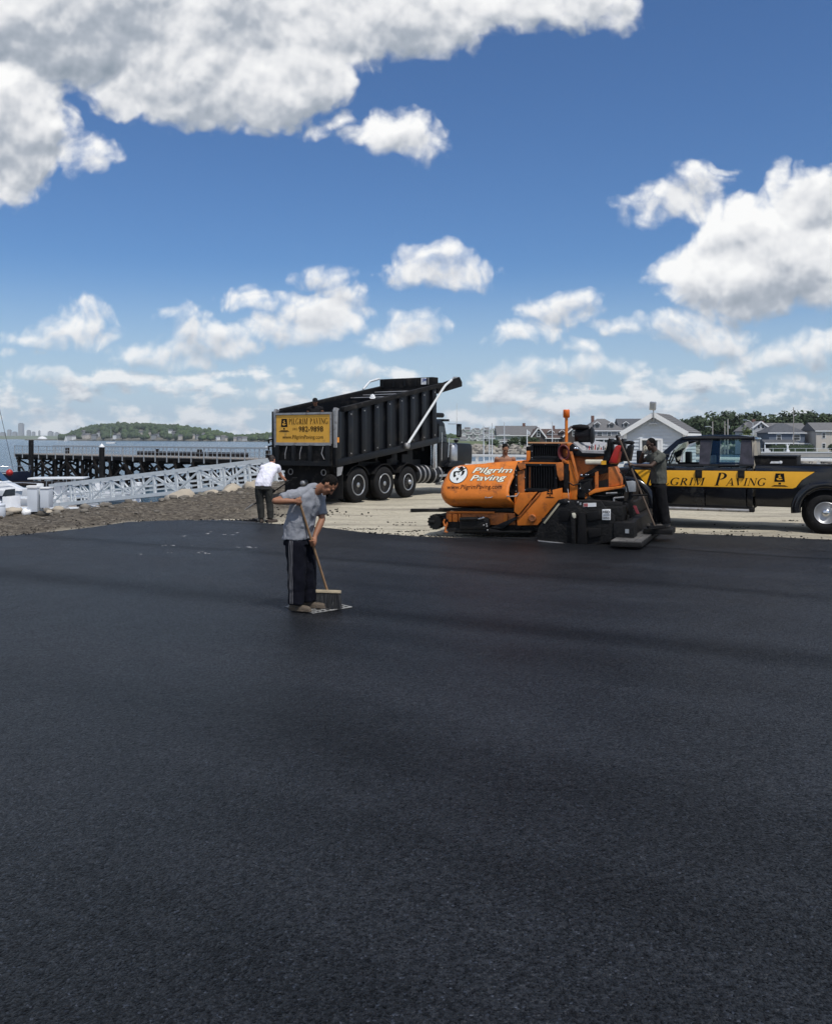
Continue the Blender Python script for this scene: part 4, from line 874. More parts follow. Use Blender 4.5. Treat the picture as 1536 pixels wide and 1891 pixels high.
def house(px, d, w, l, hw, hr, z0, lab, wm, rm, kind='side', rz=0, wins=(), dormers=(), porch=None, chim=(), over=.45):
    """front wall on local y = 0 facing the camera; kind: side (ridge across), gable (gable to the front), hip"""
    x = (px - CX) / FPX * d; t = thing('house', lab, 'house', (x, d, z0), R(rz))
    MB().bx(-w / 2, w / 2, 0, l, -1, hw).build('wall', wm, t); o = over
    if kind == 'side':
        rf = MB().prismx([(-o, hw - .05), (l + o, hw - .05), (l / 2, hw + hr)], -w / 2 - o, w / 2 + o).build('roof', rm, t); MB().bx(-w / 2 - o, w / 2 + o, -o - .06, -o + .02, hw - .28, hw - .02).build('fascia', TRIM, t)
    elif kind == 'gable':
        MB().prism([(-w / 2, hw), (w / 2, hw), (0, hw + hr - .25)], .0, l).build('gable_wall', wm, t)
        rf = MB().prism([(-w / 2 - o, hw - .25), (-w / 2 - o, hw + .02), (0, hw + hr), (w / 2 + o, hw + .02), (w / 2 + o, hw - .25), (0, hw + hr - .35)], -o, l + o).build('roof', rm, t)
        for s in (-1, 1): MB().bar((s * (w / 2 + o), -o - .06, hw - .15), (0, -o - .06, hw + hr - .15), .1, .42).build('bargeboard', TRIM, t)
    else:
        k = min(w, l) / 2 * .92; a = w / 2 + o
        vs = [(-a, -o, hw - .05), (a, -o, hw - .05), (a, l + o, hw - .05), (-a, l + o, hw - .05), (-w / 2 + k, l / 2, hw + hr), (w / 2 - k, l / 2, hw + hr)]
        rf = MB().add(vs, [(0, 1, 5, 4), (2, 3, 4, 5), (1, 2, 5), (3, 0, 4), (3, 2, 1, 0)]).build('roof', rm, t); MB().bx(-a, a, -o - .06, -o + .02, hw - .3, hw - .03).build('fascia', TRIM, t)
    for (wx, wz, ww, wh) in wins: window(t, wx, 0, wz, ww, wh)
    for (dx, dw, dh) in dormers:
        zz = hw + hr * .18; yy = l / 2 * .16
        dm = MB().bx(dx - dw / 2, dx + dw / 2, yy, l / 2, zz, zz + dh).build('dormer', wm, t)
        MB().prism([(dx - dw / 2 - .25, zz + dh - .1), (dx + dw / 2 + .25, zz + dh - .1), (dx, zz + dh + dw * .45)], yy - .3, l / 2).build('dormer_roof', rm, dm)
        MB().bx(dx - dw * .3, dx + dw * .3, yy - .06, yy - .005, zz + .25, zz + dh - .1).build('window', DGLASS, dm)
        for s in (-1, 1): MB().bar((dx + s * (dw / 2 + .25), yy - .36, zz + dh - .05), (dx, yy - .36, zz + dh + dw * .45), .08, .22).build('bargeboard', TRIM, dm)
    if porch:
        x0, x1, pd, ph = porch
        pr = MB().prismx([(-pd - .3, ph), (0, ph + .9), (0, ph), (-pd - .3, ph - .2)], x0, x1).build('porch_roof', rm, t); MB().bx(x0, x1, -pd - .38, -pd - .3, ph - .32, ph + .02).build('fascia', TRIM, pr)
        n = max(2, int((x1 - x0) / 2.6))
        for i in range(n + 1): MB().bx(x0 + (x1 - x0 - .3) * i / n, x0 + (x1 - x0 - .3) * i / n + .28, -pd - .2, -pd + .08, -.2, ph - .2).build('porch_post', TRIM, t)
        MB().bx(x0, x1, -pd - .15, -pd - .05, .0, .85).build('porch_railing', TRIM, t)
        MB().bx(x0 + .3, x1 - .3, -.04, -.006, .0, ph - .25).build('painted_porch_shade', DGLASS, t)  # dark sheet on the wall stands in for the shade under the porch roof
    for (cx, ch) in chim: MB().bx(cx - .45, cx + .45, l / 2 - .4, l / 2 + .4, hw + hr * .5, hw + hr + ch).build('chimney', M('brick_chimney', (.16, .09, .075), .9), rf)
    return t
def bg_houses():
    Z = -.2
    house(956, 296, 13.2, 10, 3.4, 3.2, Z, 'long house with broad grey roof left of the brown one', WALLS[6], ROOFG, 'side', wins=((-4.5, 1, 1.1, 1.6), (-1.5, 1, 1.1, 1.6), (2, 1, 1.1, 1.6), (5, 1, 1.1, 1.6)), chim=((2.6, .9),), dormers=())
    house(933, 286, 3.0, 3, 1.5, .9, Z, 'tiny white summer house with grey hip roof among bushes', WALLS[1], ROOFG, 'hip', wins=((-.7, .3, .7, 1), (.7, .3, .7, 1)), over=.3)
    house(1022, 292, 11.5, 9, 2.5, 3.0, Z, 'brown roofed house with two white trimmed dormers', WALLS[5], ROOFB, 'side', wins=((-3, .8, 1, 1.3), (1, .8, 1, 1.3)), dormers=((-.8, 1.8, 1.3), (2.9, 1.8, 1.3)), chim=((.6, 1.1),))
    house(994, 289, 4.2, 6, 2.7, 3.3, Z, 'narrow dark gable with white bargeboards joined to the brown roof', WALLS[5], ROOFB, 'gable', wins=((0, 3.0, .9, 1.5),))
    house(1062, 288, 7.4, 8, 2.9, 3.6, Z, 'dark gable house with white bargeboards behind the air cleaner', WALLS[5], ROOFB, 'gable', wins=((-.3, 3.2, 1, 1.6),))
    house(1116, 284, 12.6, 11, 4.9, 3.8, Z, 'large grey hip roofed house with dormers and open porch', WALLS[2], ROOFG, 'hip', wins=((-4.8, 3.0, 1, 1.3), (-1.6, 3.0, 1.6, 1.3), (1.5, 3.0, 1, 1.3), (4.6, 3.0, 1, 1.3)), dormers=((-2.2, 1.7, 1.3), (2.4, 1.7, 1.3)), porch=(-6.3, 7.8, 2, 2.3), chim=((-2.7, 1.0),))
    house(1167, 292, 7.5, 10, 5.3, 3.6, Z, 'grey house with a dark dormered roof behind the shed', WALLS[0], ROOFD, 'side', wins=((-2, 3.2, 1, 1.3), (1.6, 3.2, 1, 1.3)), dormers=((-1.9, 1.6, 1.2),))
    Z = -1.6
    house(1404, 262, 7.0, 11, 5.9, 2.9, Z, 'pale grey house with white edged gable and paired attic windows', WALLS[0], ROOFG, 'gable', wins=((-.55, 6.7, .7, .9), (.65, 6.7, .7, .9), (1.0, 3.6, 1, 1.5)), chim=((0, .7),))
    house(1438, 266, 17, 9, 5.8, 2.6, Z, 'long grey roofed house joined behind the slate blue one', WALLS[2], ROOFG, 'side', wins=((-5, 3.4, 1, 1.4), (7.4, 3.4, 1, 1.4)), chim=((-3.3, .6),))
    house(1453, 252, 10.2, 9, 5.4, 2.7, Z, 'slate blue house with dark hip roof and white porch', WALLS[4], ROOFD, 'hip', wins=((-2.3, 3.3, 1.1, 1.4), (2.6, 3.3, 1.9, 1.4), (4.2, .6, .9, 1.3)), porch=(-7.2, 2.4, 2, 2.5))
    house(1492, 252, 6.0, 6, 2.4, .9, Z, 'low pale annex between the slate blue and beige houses', WALLS[0], ROOFG, 'side', wins=((-.6, .6, 1.0, 1.4), (1.8, .2, 1.0, 1.2)))
    house(1536, 248, 8.8, 9, 5.9, 2.3, Z, 'beige two storey house cut by the right picture edge', WALLS[3], ROOFG, 'side', wins=((-2.3, 3.9, .8, 1.3), (-2.3, 1.1, .8, 1.2), (2, 3.9, .8, 1.3)))
    rg = random.Random(4); k = 0
    for row, (d, z, n) in enumerate(((640, 5.0, 8), (600, 1.5, 7), (560, -1, 7))):
        for i in range(n):
            px = 856 + i * 8.6 + rg.uniform(-1.5, 1.5); w = rg.uniform(3.0, 4.2); k += 1
            house(px, d, w, 6, rg.uniform(2.6, 3.6), rg.uniform(1.3, 1.9), z, 'tiny far house of the hillside cluster, %s row, %s from the left' % (('top', 'middle', 'bottom')[row], ordinal(i + 1)), WALLS[(0, 2, 6, 0, 1)[k % 5]], (ROOFG, ROOFD)[k % 2], ('side', 'gable')[k % 2], over=.25).__setitem__('group', 'houses of the far cluster')
    tag(MB().add([(40, 545, WATER_Z - 1), (96, 545, WATER_Z - 1), (96, 552, -1), (40, 552, -1), (96, 660, 6), (40, 660, 6)], [(0, 1, 2, 3), (3, 2, 4, 5)]).build('far_slope', GRASSM), kind='structure')
bg_houses()
# ------------------------------------------------------------------ trees and bushes
def crown(rg, lobes, n, s, mb):
    """leaf clumps scattered through the outer part of several lobes"""
    for i in range(n):
        c, r = rg.choices(lobes, weights=[l[1].x * l[1].z for l in lobes])[0]
        v = Vector((rg.gauss(0, 1), rg.gauss(0, 1), rg.gauss(0, 1))).normalized() * (rg.uniform(.55, 1.06) if rg.random() < .8 else rg.uniform(.1, .6))
        if v.z < -.55: v.z *= .5
        p = Vector((c.x + v.x * r.x, c.y + v.y * r.y, c.z + v.z * r.z)); q = s * rg.uniform(.6, 1.35)
        nrm = (v * 1.0 + Vector((rg.uniform(-.8, .8), rg.uniform(-.8, .8), rg.uniform(-.3, .9)))).normalized(); a = nrm.orthogonal().normalized(); a = Matrix.Rotation(rg.uniform(0, 6.28), 3, nrm) @ a; b = nrm.cross(a)
        mb.add([p + a * q, p + b * q * .7, p - a * q * .9, p - b * q * .75], [(0, 1, 2, 3)])
    return mb
def tree(px, d, top, z0, w, lab, m, seed, n=1500, leaf=.55, name='tree', cat='tree', group=None, base=.28, trunk=True):
    x = (px - CX) / FPX * d; h = H + (HY - top) / FPX * d - z0; rg = random.Random(seed)
    t = thing(name, lab, cat, (x, d, z0), 0, group)
    if trunk:
        tb = MB().tube([(0, 0, -.3), (.1, 0, h * .3), (rg.uniform(-.4, .4), 0, h * .62)], [h * .028, h * .022, h * .008], 7)
        for k in range(5):
            a = rg.uniform(0, 6.28); tb.tube([(.1, 0, h * rg.uniform(.28, .5)), (math.cos(a) * w * .2, math.sin(a) * w * .2, h * rg.uniform(.5, .65)), (math.cos(a) * w * .36, math.sin(a) * w * .36, h * rg.uniform(.6, .85))], [h * .012, h * .008, .03], 5)
        tb.build('trunk', BARK, t)
    lobes = []
    for k in range(9):
        a = rg.uniform(0, 6.28); rr = rg.uniform(.05, .34) * w; zz = h * rg.uniform(base + .12, .80); s = w * rg.uniform(.18, .30)
        lobes.append((Vector((math.cos(a) * rr, math.sin(a) * rr, zz)), Vector((s, s, min(s * .85, h - zz)))))
    lobes.append((Vector((0, 0, h * .8)), Vector((w * .24, w * .24, h * .2)))); lobes.append((Vector((0, 0, h * .52)), Vector((w * .46, w * .4, h * .24))))
    crown(rg, lobes, n, leaf, MB()).build('crown', m, t)
def greenery():
    T = [(1262, 335, 773, 11, 'small dark tree just right of the shed roof'), (1287, 330, 768, 13, 'broad dark tree behind the pickup windscreen'), (1315, 338, 760, 15, 'tall dark tree behind the single utility pole'), (1345, 332, 757, 16, 'tallest rounded tree behind the paired poles'), (1374, 330, 762, 13, 'dark round tree behind the street lamp'), (1398, 336, 758, 14, 'dark tree above the gable with attic windows'), (1424, 332, 764, 12, 'dark tree above the long grey roof left part'), (1447, 334, 759, 13, 'tree above the slate blue house'), (1470, 338, 756, 15, 'highest tree above the slate blue house right side'), (1497, 334, 757, 14, 'airy tree above the pale annex'), (1522, 336, 761, 13, 'tree above the beige house left corner'), (1548, 330, 758, 14, 'tree cut by the right picture edge')]
    for i, (px, d, top, w, lab) in enumerate(T): tree(px, d, top, -1.4, w, lab, (LEAF3, LEAF3, LEAF, LEAF3)[i % 4], 40 + i, 2000, .62, group='trees behind the houses', base=.12)
    rg = random.Random(77); mb = MB()
    for i in range(5): crown(rg, [(Vector((95 + 17 * i, 352 + rg.uniform(-4, 4), 3 + rg.uniform(0, 2))), Vector((11, 5, 6)))], 700, .8, mb)
    mb.build('wood_behind_houses', LEAF3, kind='stuff')
    tree(1376, 258, 786, -1.6, 5.5, 'yellow green small tree left of the gabled house', LEAF2, 61, 900, .34, base=.1)
    for (px, top, w, lab) in ((908, 812, 4.6, 'dark bush left of the tiny white summer house'), (948, 807, 5, 'dark tall bush right of the tiny white summer house'), (968, 806, 5, 'dark bush in front of the long grey roofed house'), (985, 808, 4.6, 'dark bush before the narrow dark gable'), (1160, 815, 4, 'dark bush left of the shed wall')): tree(px, 284, top, -.3, w, lab, LEAF3, int(px), 700, .33, 'bush', 'bush', 'bushes across the channel', base=-.05, trunk=False)
    x0, x1, d = (1424 - CX) / FPX * 243, (1499 - CX) / FPX * 243, 243
    t = thing('hedge', 'long clipped dark hedge in front of the slate blue house', 'hedge', ((x0 + x1) / 2, d, -1.6)); w = (x1 - x0) / 2
    MB().bx(-w, w, -.5, .5, 0, 1.85).build('core', LEAF3, t); crown(random.Random(9), [(Vector((-w + w * 2 * i / 14, 0, 1.05)), Vector((.75, .75, 1.05))) for i in range(15)], 1800, .2, MB()).build('foliage', LEAF3, t)
    tree(1538, 240, 818, -1.6, 3.2, 'round dark shrub before the beige house', LEAF3, 5, 500, .25, 'bush', 'bush', base=-.05, trunk=False)
    WP = M('weathered_pole', (.34, .31, .28), .85, var=.2)
    for (px, top, d, r, lab) in ((1315.5, 778, 240, .17, 'single weathered pole with small lamp arm beside the pickup roof'), (1338, 777.5, 240, .16, 'shorter of the two paired poles above the pickup'), (1343.5, 774, 238, .19, 'taller of the two paired poles above the pickup'), (1465, 752, 244, .13, 'slim pole in front of the slate blue house')):
        p = wp(px, top, d); t = thing('utility_pole', lab, 'pole', (p.x, d, -1.6)); MB().tube([(0, 0, -.5), (0, 0, p.z + 1.6)], [r * 1.15, r * .9], 8).build('shaft', WP, t)
        if 'lamp' in lab: MB().tube([(0, 0, p.z - .2), (-.8, -.1, p.z + .2), (-1.7, -.1, p.z + .25)], .06, 6).build('arm', GALV, t); MB().bx(-2.1, -1.4, -.2, .05, p.z + .1, p.z + .28).build('lamp', ALU, t)
        elif 'taller' in lab: MB().bx(.15, .5, -.2, .2, p.z - .9, p.z - .1).build('transformer', GRYP, t, bevel=.05)
    p = wp(1390, 781, 240); t = thing('street_lamp', 'slim grey street lamp with curved arm left of the gabled house', 'street lamp', (p.x, 240, -1.6)); h = p.z + 1.6
    MB().tube([(0, 0, 0), (0, 0, h)], [.11, .08], 7).build('pole', GALV, t); MB().tube([(0, 0, h - .1), (-.9, 0, h + .55), (-2.0, 0, h + .8)], .06, 6).build('arm', GALV, t); MB().bx(-2.7, -1.7, -.2, .2, h + .72, h + .92).build('lamp', ALU, t, bevel=.04)
    for (px, top, d, lab) in ((893, 785, 150, 'thin boat mast right of the truck hood, leftmost of three'), (903.5, 788, 150, 'thin boat mast right of the truck hood, middle of three'), (908.5, 781, 150, 'thin boat mast right of the truck hood, rightmost of three'), (931, 780, 160, 'bare mast standing before the long grey roof'), (1019.5, 779, 160, 'bare mast left of the orange beacon pole')):
        p = wp(px, top, d); t = thing('boat_mast', lab, 'mast', (p.x, d, WATER_Z)); hh = p.z - WATER_Z; MB().tube([(0, 0, 1), (0, 0, hh)], [.11, .07], 6).build('mast', GALV, t); MB().bar((-1.0, 0, hh * .72), (1.0, 0, hh * .72), .06).build('spreader', GALV, t); hull(MB(), 7, 2.2, .9).build('hull', GEL, t)
    p = wp(973, 793, 150); t = thing('flagpole', 'white flagpole with a small pale flag before the grey roof', 'flagpole', (p.x, 150, WATER_Z)); hh = p.z - WATER_Z; MB().tube([(0, 0, 0), (0, 0, hh)], [.12, .08], 7).build('pole', WHT, t); MB().add([(.05, 0, hh - .1), (.5, .06, hh - .4), (.6, -.05, hh - .95), (.08, 0, hh - .75), (.06, .01, hh - .1), (.51, .07, hh - .4), (.61, -.04, hh - .95), (.09, .01, hh - .75)], [(0, 1, 2, 3), (7, 6, 5, 4)]).build('flag', WALLS[0], t)
    p = wp(1454, 838, 236); t = thing('statue', 'small white statue with raised arms on the seawall', 'statue', (p.x, 236, WATER_Z + 1.4)); s = MB()
    s.bx(-.4, .4, -.4, .4, 0, .5); s.tube([(0, 0, .5), (0, 0, 1.1), (0, 0, 1.6), (0, 0, 1.75)], [.3, .22, .26, .1], 8); s.ball((0, 0, 1.92), .15, 8, 6)
    s.tube([(.2, 0, 1.55), (.42, 0, 1.75), (.5, 0, 2.1)], [.08, .07, .05], 6); s.tube([(-.2, 0, 1.55), (-.4, 0, 1.75), (-.42, 0, 2.05)], [.08, .07, .05], 6); s.build('figure', TRIM, t)
greenery()
# ------------------------------------------------------------------ the small shed
def shed():
    d = 40.0; F = Frame(wp(1208, 800, d).x, d, -33 + 0)     # local x across the gable, local y along the ridge away
    t = thing('shed', 'small grey clapboard shed with open dark window and grey roof', 'shed', (F.o.x, d, 0), R(-33 + 6)); F = Frame(F.o.x, d, -27)
    SID = M('grey_blue_clapboard', (.49, .53, .58), .65, var=.06, scale=1)
    hw, w, l, pk = 2.34, 1.30, 3.1, 3.12
    k = MB().bx(-w + .03, w - .03, .04, l - .04, -.3, hw); k.prism([(-w + .03, hw), (w - .03, hw), (0, pk - .12)], .04, l - .04).build('wall', SID, t)
    zz = .02; 
    def clap(x0, x1, z): MB().add([(x0, .035, z + .16), (x1, .035, z + .16), (x1, -.005, z), (x0, -.005, z), (x0, .035, z), (x1, .035, z)], [(3, 2, 1, 0), (0, 4, 3), (1, 2, 5), (4, 5, 2, 3)]).build('clapboard', SID, t)
    i = 0
    while zz < pk - .3:
        half = w - .09 if zz + .16 < hw else max(.05, (w - .09) * (pk - .14 - zz - .16) / (pk - .14 - hw))
        if 1.28 < zz + .16 and zz < 2.02: clap(-half, -.62, zz); clap(.36, half, zz)
        else: clap(-half, half, zz)
        zz += .155; i += 1
    for i in range(15):
        z = .02 + .155 * i; MB().add([(w - .035, .09, z + .16), (w - .035, l - .09, z + .16), (w + .005, l - .09, z), (w + .005, .09, z), (w - .035, .09, z), (w - .035, l - .09, z)], [(0, 3, 2, 1), (3, 4, 5, 2), (0, 4, 3), (1, 2, 5)]).build('clapboard', SID, t)
    for x in (-w, w - .0): MB().bx(x - .07 if x < 0 else x - .06, x + .06 if x < 0 else x + .07, -.02, .07, -.2, hw).build('corner_trim', WHT, t)
    wf = MB(); x0, x1, z0, z1 = -.55, .29, 1.34, 1.97
    wf.bx(x0 - .08, x0, -.04, .05, z0 - .08, z1 + .08); wf.bx(x1, x1 + .08, -.04, .05, z0 - .08, z1 + .08); wf.bx(x0, x1, -.04, .05, z1, z1 + .08); wf.bx(x0, x1, -.04, .05, z0 - .08, z0)
    f = wf.build('window', WHT, t); MB().bx(x0, x1, .036, .039, z0, z1).build('pane', DGLASS, f); MB().bx(.14, .29, -.02, .03, z0, z1).build('sash', WHT, f)
    o = .16; sl = (pk - hw) / w
    for s in (-1, 1):
        q = [(0, pk + .08), (s * (w + o), pk + .08 - sl * (w + o)), (s * (w + o), pk - .02 - sl * (w + o)), (0, pk - .02)]
        rf = MB().prism(q, -o, l + o).build('roof', ROOFG, t)
        n = 9
        for i in range(n):
            a, b = i / n, (i + 1) / n; X = lambda u: s * (w + o) * u; Zr = lambda u: pk + .085 - sl * (w + o) * u
            MB().prism([(X(a), Zr(a) + .002), (X(b) + s * .02, Zr(b) + .014), (X(b) + s * .02, Zr(b) + .002), (X(a), Zr(a))], -o - .02, l + o + .02).build('shingle_course', ROOFG, rf)
        MB().bar((s * (w + o + .01), -o - .03, pk + .0 - sl * (w + o)), (0, -o - .03, pk + .0), .05, .20).build('bargeboard', WHT, t)
    MB().bx(w + o - .02, w + o + .04, -o, l + o, pk - .13 - sl * (w + o), pk + .03 - sl * (w + o)).build('gutter', WHT, t)
    MB().bx(w + .012, w + .05, .25, 1.5, hw - .34, hw - .16).build('orange_sign', ORG, t)
    # floodlight on its bracket
    p = thing('floodlight', 'grey floodlight on a bent bracket at the shed peak', 'lamp', F.o + F.M.to_3x3() @ Vector((0, -.2, 3.1)), R(-27))
    MB().tube([(0, .1, -.35), (.02, -.05, -.05), (0, 0, .22)], .03, 6).build('bracket', GRYP, p); MB().bx(-.2, .16, .0, .1, -.42, -.36).build('arm', GRYP, p); MB().box((-.02, -.02, .40), (.27, .16, .36), 0, .25, .12).build('housing', ALU, p, bevel=.02); MB().box((-.02, -.112, .40), (.19, .012, .26), 0, .25, .12).build('lens', GRYP, p)
shed()
# ------------------------------------------------------------------ lettering on planes
def print_on(parent, name, m, vs, fs, o, U, V, off=0.004):
    o, U, V = Vector(o), Vector(U), Vector(V); n = U.cross(V).normalized() * off; k = len(fs)
    v3 = []; f3 = []
    for j, f in enumerate(fs):                      # each stroke lifted a hair more than the last so that none are coplanar
        b = len(v3); v3 += [o + U * vs[i][0] + V * vs[i][1] + n * (1 + .12 * (j % 5)) for i in f]; f3.append(tuple(range(b, b + len(f))))
    me = bpy.data.meshes.new(name); me.from_pydata([tuple(v) for v in v3], [], f3); me.materials.append(m)
    ob = bpy.data.objects.new(name, me); col.objects.link(ob); ob.parent = parent; return ob
def fit(vs, x0, x1, y0, y1):
    a, b = min(v[0] for v in vs), max(v[0] for v in vs); c, d = min(v[1] for v in vs), max(v[1] for v in vs)
    return [(x0 + (v[0] - a) / (b - a) * (x1 - x0), y0 + (v[1] - c) / (d - c) * (y1 - y0)) for v in vs]
def hat_on(parent, o, U, V, w, h, pale):
    for key, mm, off in (('dark', INK, .004), ('pale', pale, .006), ('buckle', INK, .008)):
        vs, fs = [], []
        for p in HAT[key]: b = len(vs); vs += [(x * w, y * h) for x, y in p]; fs.append(tuple(range(b, b + len(p))))
        print_on(parent, 'hat_emblem', mm, vs, fs, o, U, V, off)
def wheel(parent, name, loc, r, w, dish, holes=10, alu=True, hub=True, rimr=None, mat=None, side=1):
    """outer face on local y=0 looking to -y"""
    t = bpy.data.objects.new(name, None); col.objects.link(t); t.parent = parent; t.location = loc
    if side < 0: t.rotation_euler = (0, 0, math.pi)
    rr = rimr or r * .55; g = .012
    pr = [(.025, rr), (.005, rr + .03), (0, r * .72), (.012, r * .86), (.028, r * .945), (.05, r * .985), (.075, r)]
    q = .075; st = (w - .15) / 4
    for i in range(4):
        pr += [(q + st * .35, r), (q + st * .38, r - g), (q + st * .62, r - g), (q + st * .65, r)]; q += st
    pr += [(w - .075, r), (w - .03, r * .945), (w, r * .72), (w - .01, rr)]
    MB().lathe(pr, (0, 0, 0), 'y', 40).build('tyre', RUB, t)
    m = mat or ALU
    rim = MB().lathe([(.026, rr), (.012, rr - .006), (.012, rr - .026), (.03, rr - .045), (dish * .55, rr - .06), (dish, rr * .80), (dish, rr * .35), (dish - .015, rr * .33), (dish - .015, 0)], (0, 0, 0), 'y', 36).build('rim', m, t)
    h = MB()
    for k in range(holes):
        a = 2 * math.pi * k / holes; h.lathe([(dish - .004, rr * .105), (dish - .003, 0)], (rr * .66 * math.cos(a), 0, rr * .66 * math.sin(a)), 'y', 10)
    h.build('hand_holes', INK, t)
    b = MB()
    for k in range(10):
        a = 2 * math.pi * (k + .5) / 10; b.lathe([(dish - .03, .011), (dish - .002, .013)], (rr * .44 * math.cos(a), 0, rr * .44 * math.sin(a)), 'y', 6)
    b.build('lug_nuts', STEEL, t)
    if hub: MB().lathe([(dish - .13, 0), (dish - .13, rr * .22), (dish - .10, rr * .27), (dish - .01, rr * .30)], (0, 0, 0), 'y', 20).build('hub', m, t)
    return t
# ------------------------------------------------------------------ dump truck
def dump_truck():
    F = Frame(-1.744, 27.4, 56.7, 0.075)
    t = thing('dump_truck', 'black dump truck with raised bed and yellow tailgate sign', 'truck', F.o, F.a)
    S = lambda px, py, y=0.0: F.y(px, py, y)
    W = 2.34; XR = -1.24
    # wheels
    w1 = wheel(t, 'wheel', (0, .0, .545), .545, .28, .15, 5, True, rimr=.33)
    w2 = wheel(t, 'wheel', (1.40, .0, .535), .535, .28, .15, 5, True, rimr=.325)
    w3 = wheel(t, 'wheel', (2.80, .04, .525), .525, .29, .05, 10, True)
    wheel(t, 'wheel', (5.95, .06, .525), .525, .29, .05, 10, True)
    for x, r in ((0, .545), (1.40, .535)):
        for y in (.34,): MB().lathe([(0, .3), (0, r * .9), (.05, r), (.23, r), (.28, r * .9), (.28, .3)], (x, y, r), 'y', 32).build('inner_tyre', RUB, t)
    for x in (0, 1.40, 2.80, 5.95): wheel(t, 'wheel', (x, W + .06, .53), .53, .28, .12, 5, side=-1)
    for x in (0, 1.40, 2.80, 5.95): MB().tube([(x, .3, .53), (x, W - .2, .53)], .09, 10).build('axle', BLKD, t)
    for y in (.72, 1.62): MB().bx(-1.0, 7.4, y - .05, y + .05, .74, 1.02).build('frame_rail', BLKD, t)
    for y in (.62, 1.72): MB().bx(-1.0, 4.3, y - .07, y + .07, 1.06, 1.24).build('subframe', BLK, t)
    MB().bx(-1.06, -.94, .35, 1.95, .42, 1.14).build('hitch_plate', BLKD, t, bevel=.01)
    MB().bx(-1.0, -.86, .05, W - .05, .98, 1.16).build('rear_crossmember', BLKD, t)
    for y in (.5, 1.8): MB().tube([(-1.1, y + .09 * math.cos(a * .7), .95 + .09 * math.sin(a * .7)) for a in range(10)], .016, 6).build('tow_ring', STEEL, t)
    MB().lathe([(0, .08), (.18, .10), (.22, .06)], (-1.3, W / 2, .62), 'x', 12).build('pintle_hook', STEEL, t)
    for y in (.03, W - .57): MB().bx(-.78, -.755, y, y + .55, .16, 1.05).build('mud_flap', RUB, t)
    for x in (.0, 1.40, 2.80):                          # fenders over the wheels
        a = [(x + .66 * math.cos(R(k)), .53 + .64 * math.sin(R(k))) for k in range(150, 29, -15)]
        MB().prism(a + [(p[0] * .0 + x + (p[0] - x) * .955, .53 + (p[1] - .53) * .955) for p in a[::-1]], .02, .62).build('fender', BLKD, t)
    # bed: floor slopes up to the front
    r0 = S(615, 861); r1 = S(617, 758); f1 = S(806, 711); f0 = S(809, 816)
    zb = lambda x: r0[1] + (f0[1] - r0[1]) * (x - r0[0]) / (f0[0] - r0[0]); zt = lambda x: r1[1] + (f1[1] - r1[1]) * (x - r1[0]) / (f1[0] - r1[0])
    XF = f1[0]; zr, zf = zt(XR), zt(XF)
    for y0, y1, s in ((0, .05, -1), (W - .05, W, 1)):
        MB().prism([(XR, zb(XR)), (XF, zb(XF)), (XF, zf), (XR, zr)], y0, y1).build('side_wall', CARB, t)
        yo = (y0 - .09, y0 - .002) if s < 0 else (y1 + .002, y1 + .09)
        for k in range(8):
            x = XR + .72 + k * (XF - XR - .98) / 7
            MB().prism([(x - .13, zb(x) + .02), (x + .13, zb(x) + .05), (x + .13, zt(x) - .10), (x - .13, zt(x) - .14)], *yo).build('side_rib', CARB, t, bevel=.03)
            if s < 0:
                for zz in (zt(x) - .22, zb(x) + .28): MB().ball((x, yo[0] - .005, zz), .022, 8, 6).build('clearance_stud', STEEL, t)
        yr = (y0 - .12, y0 + .05) if s < 0 else (y1 - .05, y1 + .12)
        MB().prism([(XR + .35, zt(XR + .35) - .09), (XF + .05, zf - .09), (XF + .05, zf + .05), (XR + .35, zt(XR + .35) + .05)], *yr).build('top_rail', BLKD, t, bevel=.015)
        MB().prism([(XR + .05, zb(XR) - .02), (XF, zb(XF) - .03), (XF, zb(XF) + .18), (XR + .05, zb(XR) + .20)], yr[0] + .01, yr[1] - .01).build('bottom_rail', CARB, t, bevel=.015)
        yp = (y0 - .10, y0 + .10) if s < 0 else (y1 - .10, y1 + .10)
        MB().prism([(XR - .02, zb(XR) - .02), (XR + .24, zb(XR) - .01), (XR + .26, zt(XR) - .03), (XR - .02, zr + .02)], *yp).build('rear_post', CARB, t, bevel=.02)
        MB().prism([(XR - .04, zb(XR) + .55), (XR + .02, zb(XR) + .55), (XR + .06, zr - .02), (XR + .12, zr + .06), (XR - .02, zr + .09), (XR - .07, zr)], yp[0] - .012, yp[0] + .08).build('post_plate', STEEL, t)
        for i in range(3): MB().prism([(XR + .05 + .1 * i, zb(XR) - .22), (XR + .15 + .1 * i, zb(XR) - .22), (XR + .15 + .1 * i, zb(XR) - .02), (XR + .05 + .1 * i, zb(XR) - .02)], y0 + .02, y1 - .02).build('hinge_lug', BLKD, t) if i == 0 else None
    MB().prism([(XR, zb(XR) - .02), (XF, zb(XF) - .02), (XF, zb(XF) + .05), (XR, zb(XR) + .05)], .06, W - .06).build('bed_floor', BLKD, t)
    for k in range(6):
        x = XR + .5 + k * .9; MB().prism([(x - .06, zb(x) - .2), (x + .06, zb(x) - .2), (x + .06, zb(x) - .02), (x - .06, zb(x) - .02)], .1, W - .1).build('floor_crossmember', BLKD, t)
    MB().bx(XF - .05, XF, .06, W - .06, zb(XF), zf + .1).build('front_wall', BLKD, t)
    X = lambda px, py, x: F.x(px, py, x)
    # header box across the front of the bed with sticker
    hb = X(806, 714, XF - .06); ht = X(806, 695.5, XF - .06)
    HB = MB().bx(XF - .06, XF + .30, .12, W + .05, zf - .05, ht[1]).build('tarp_housing', BLKD, t, bevel=.015)
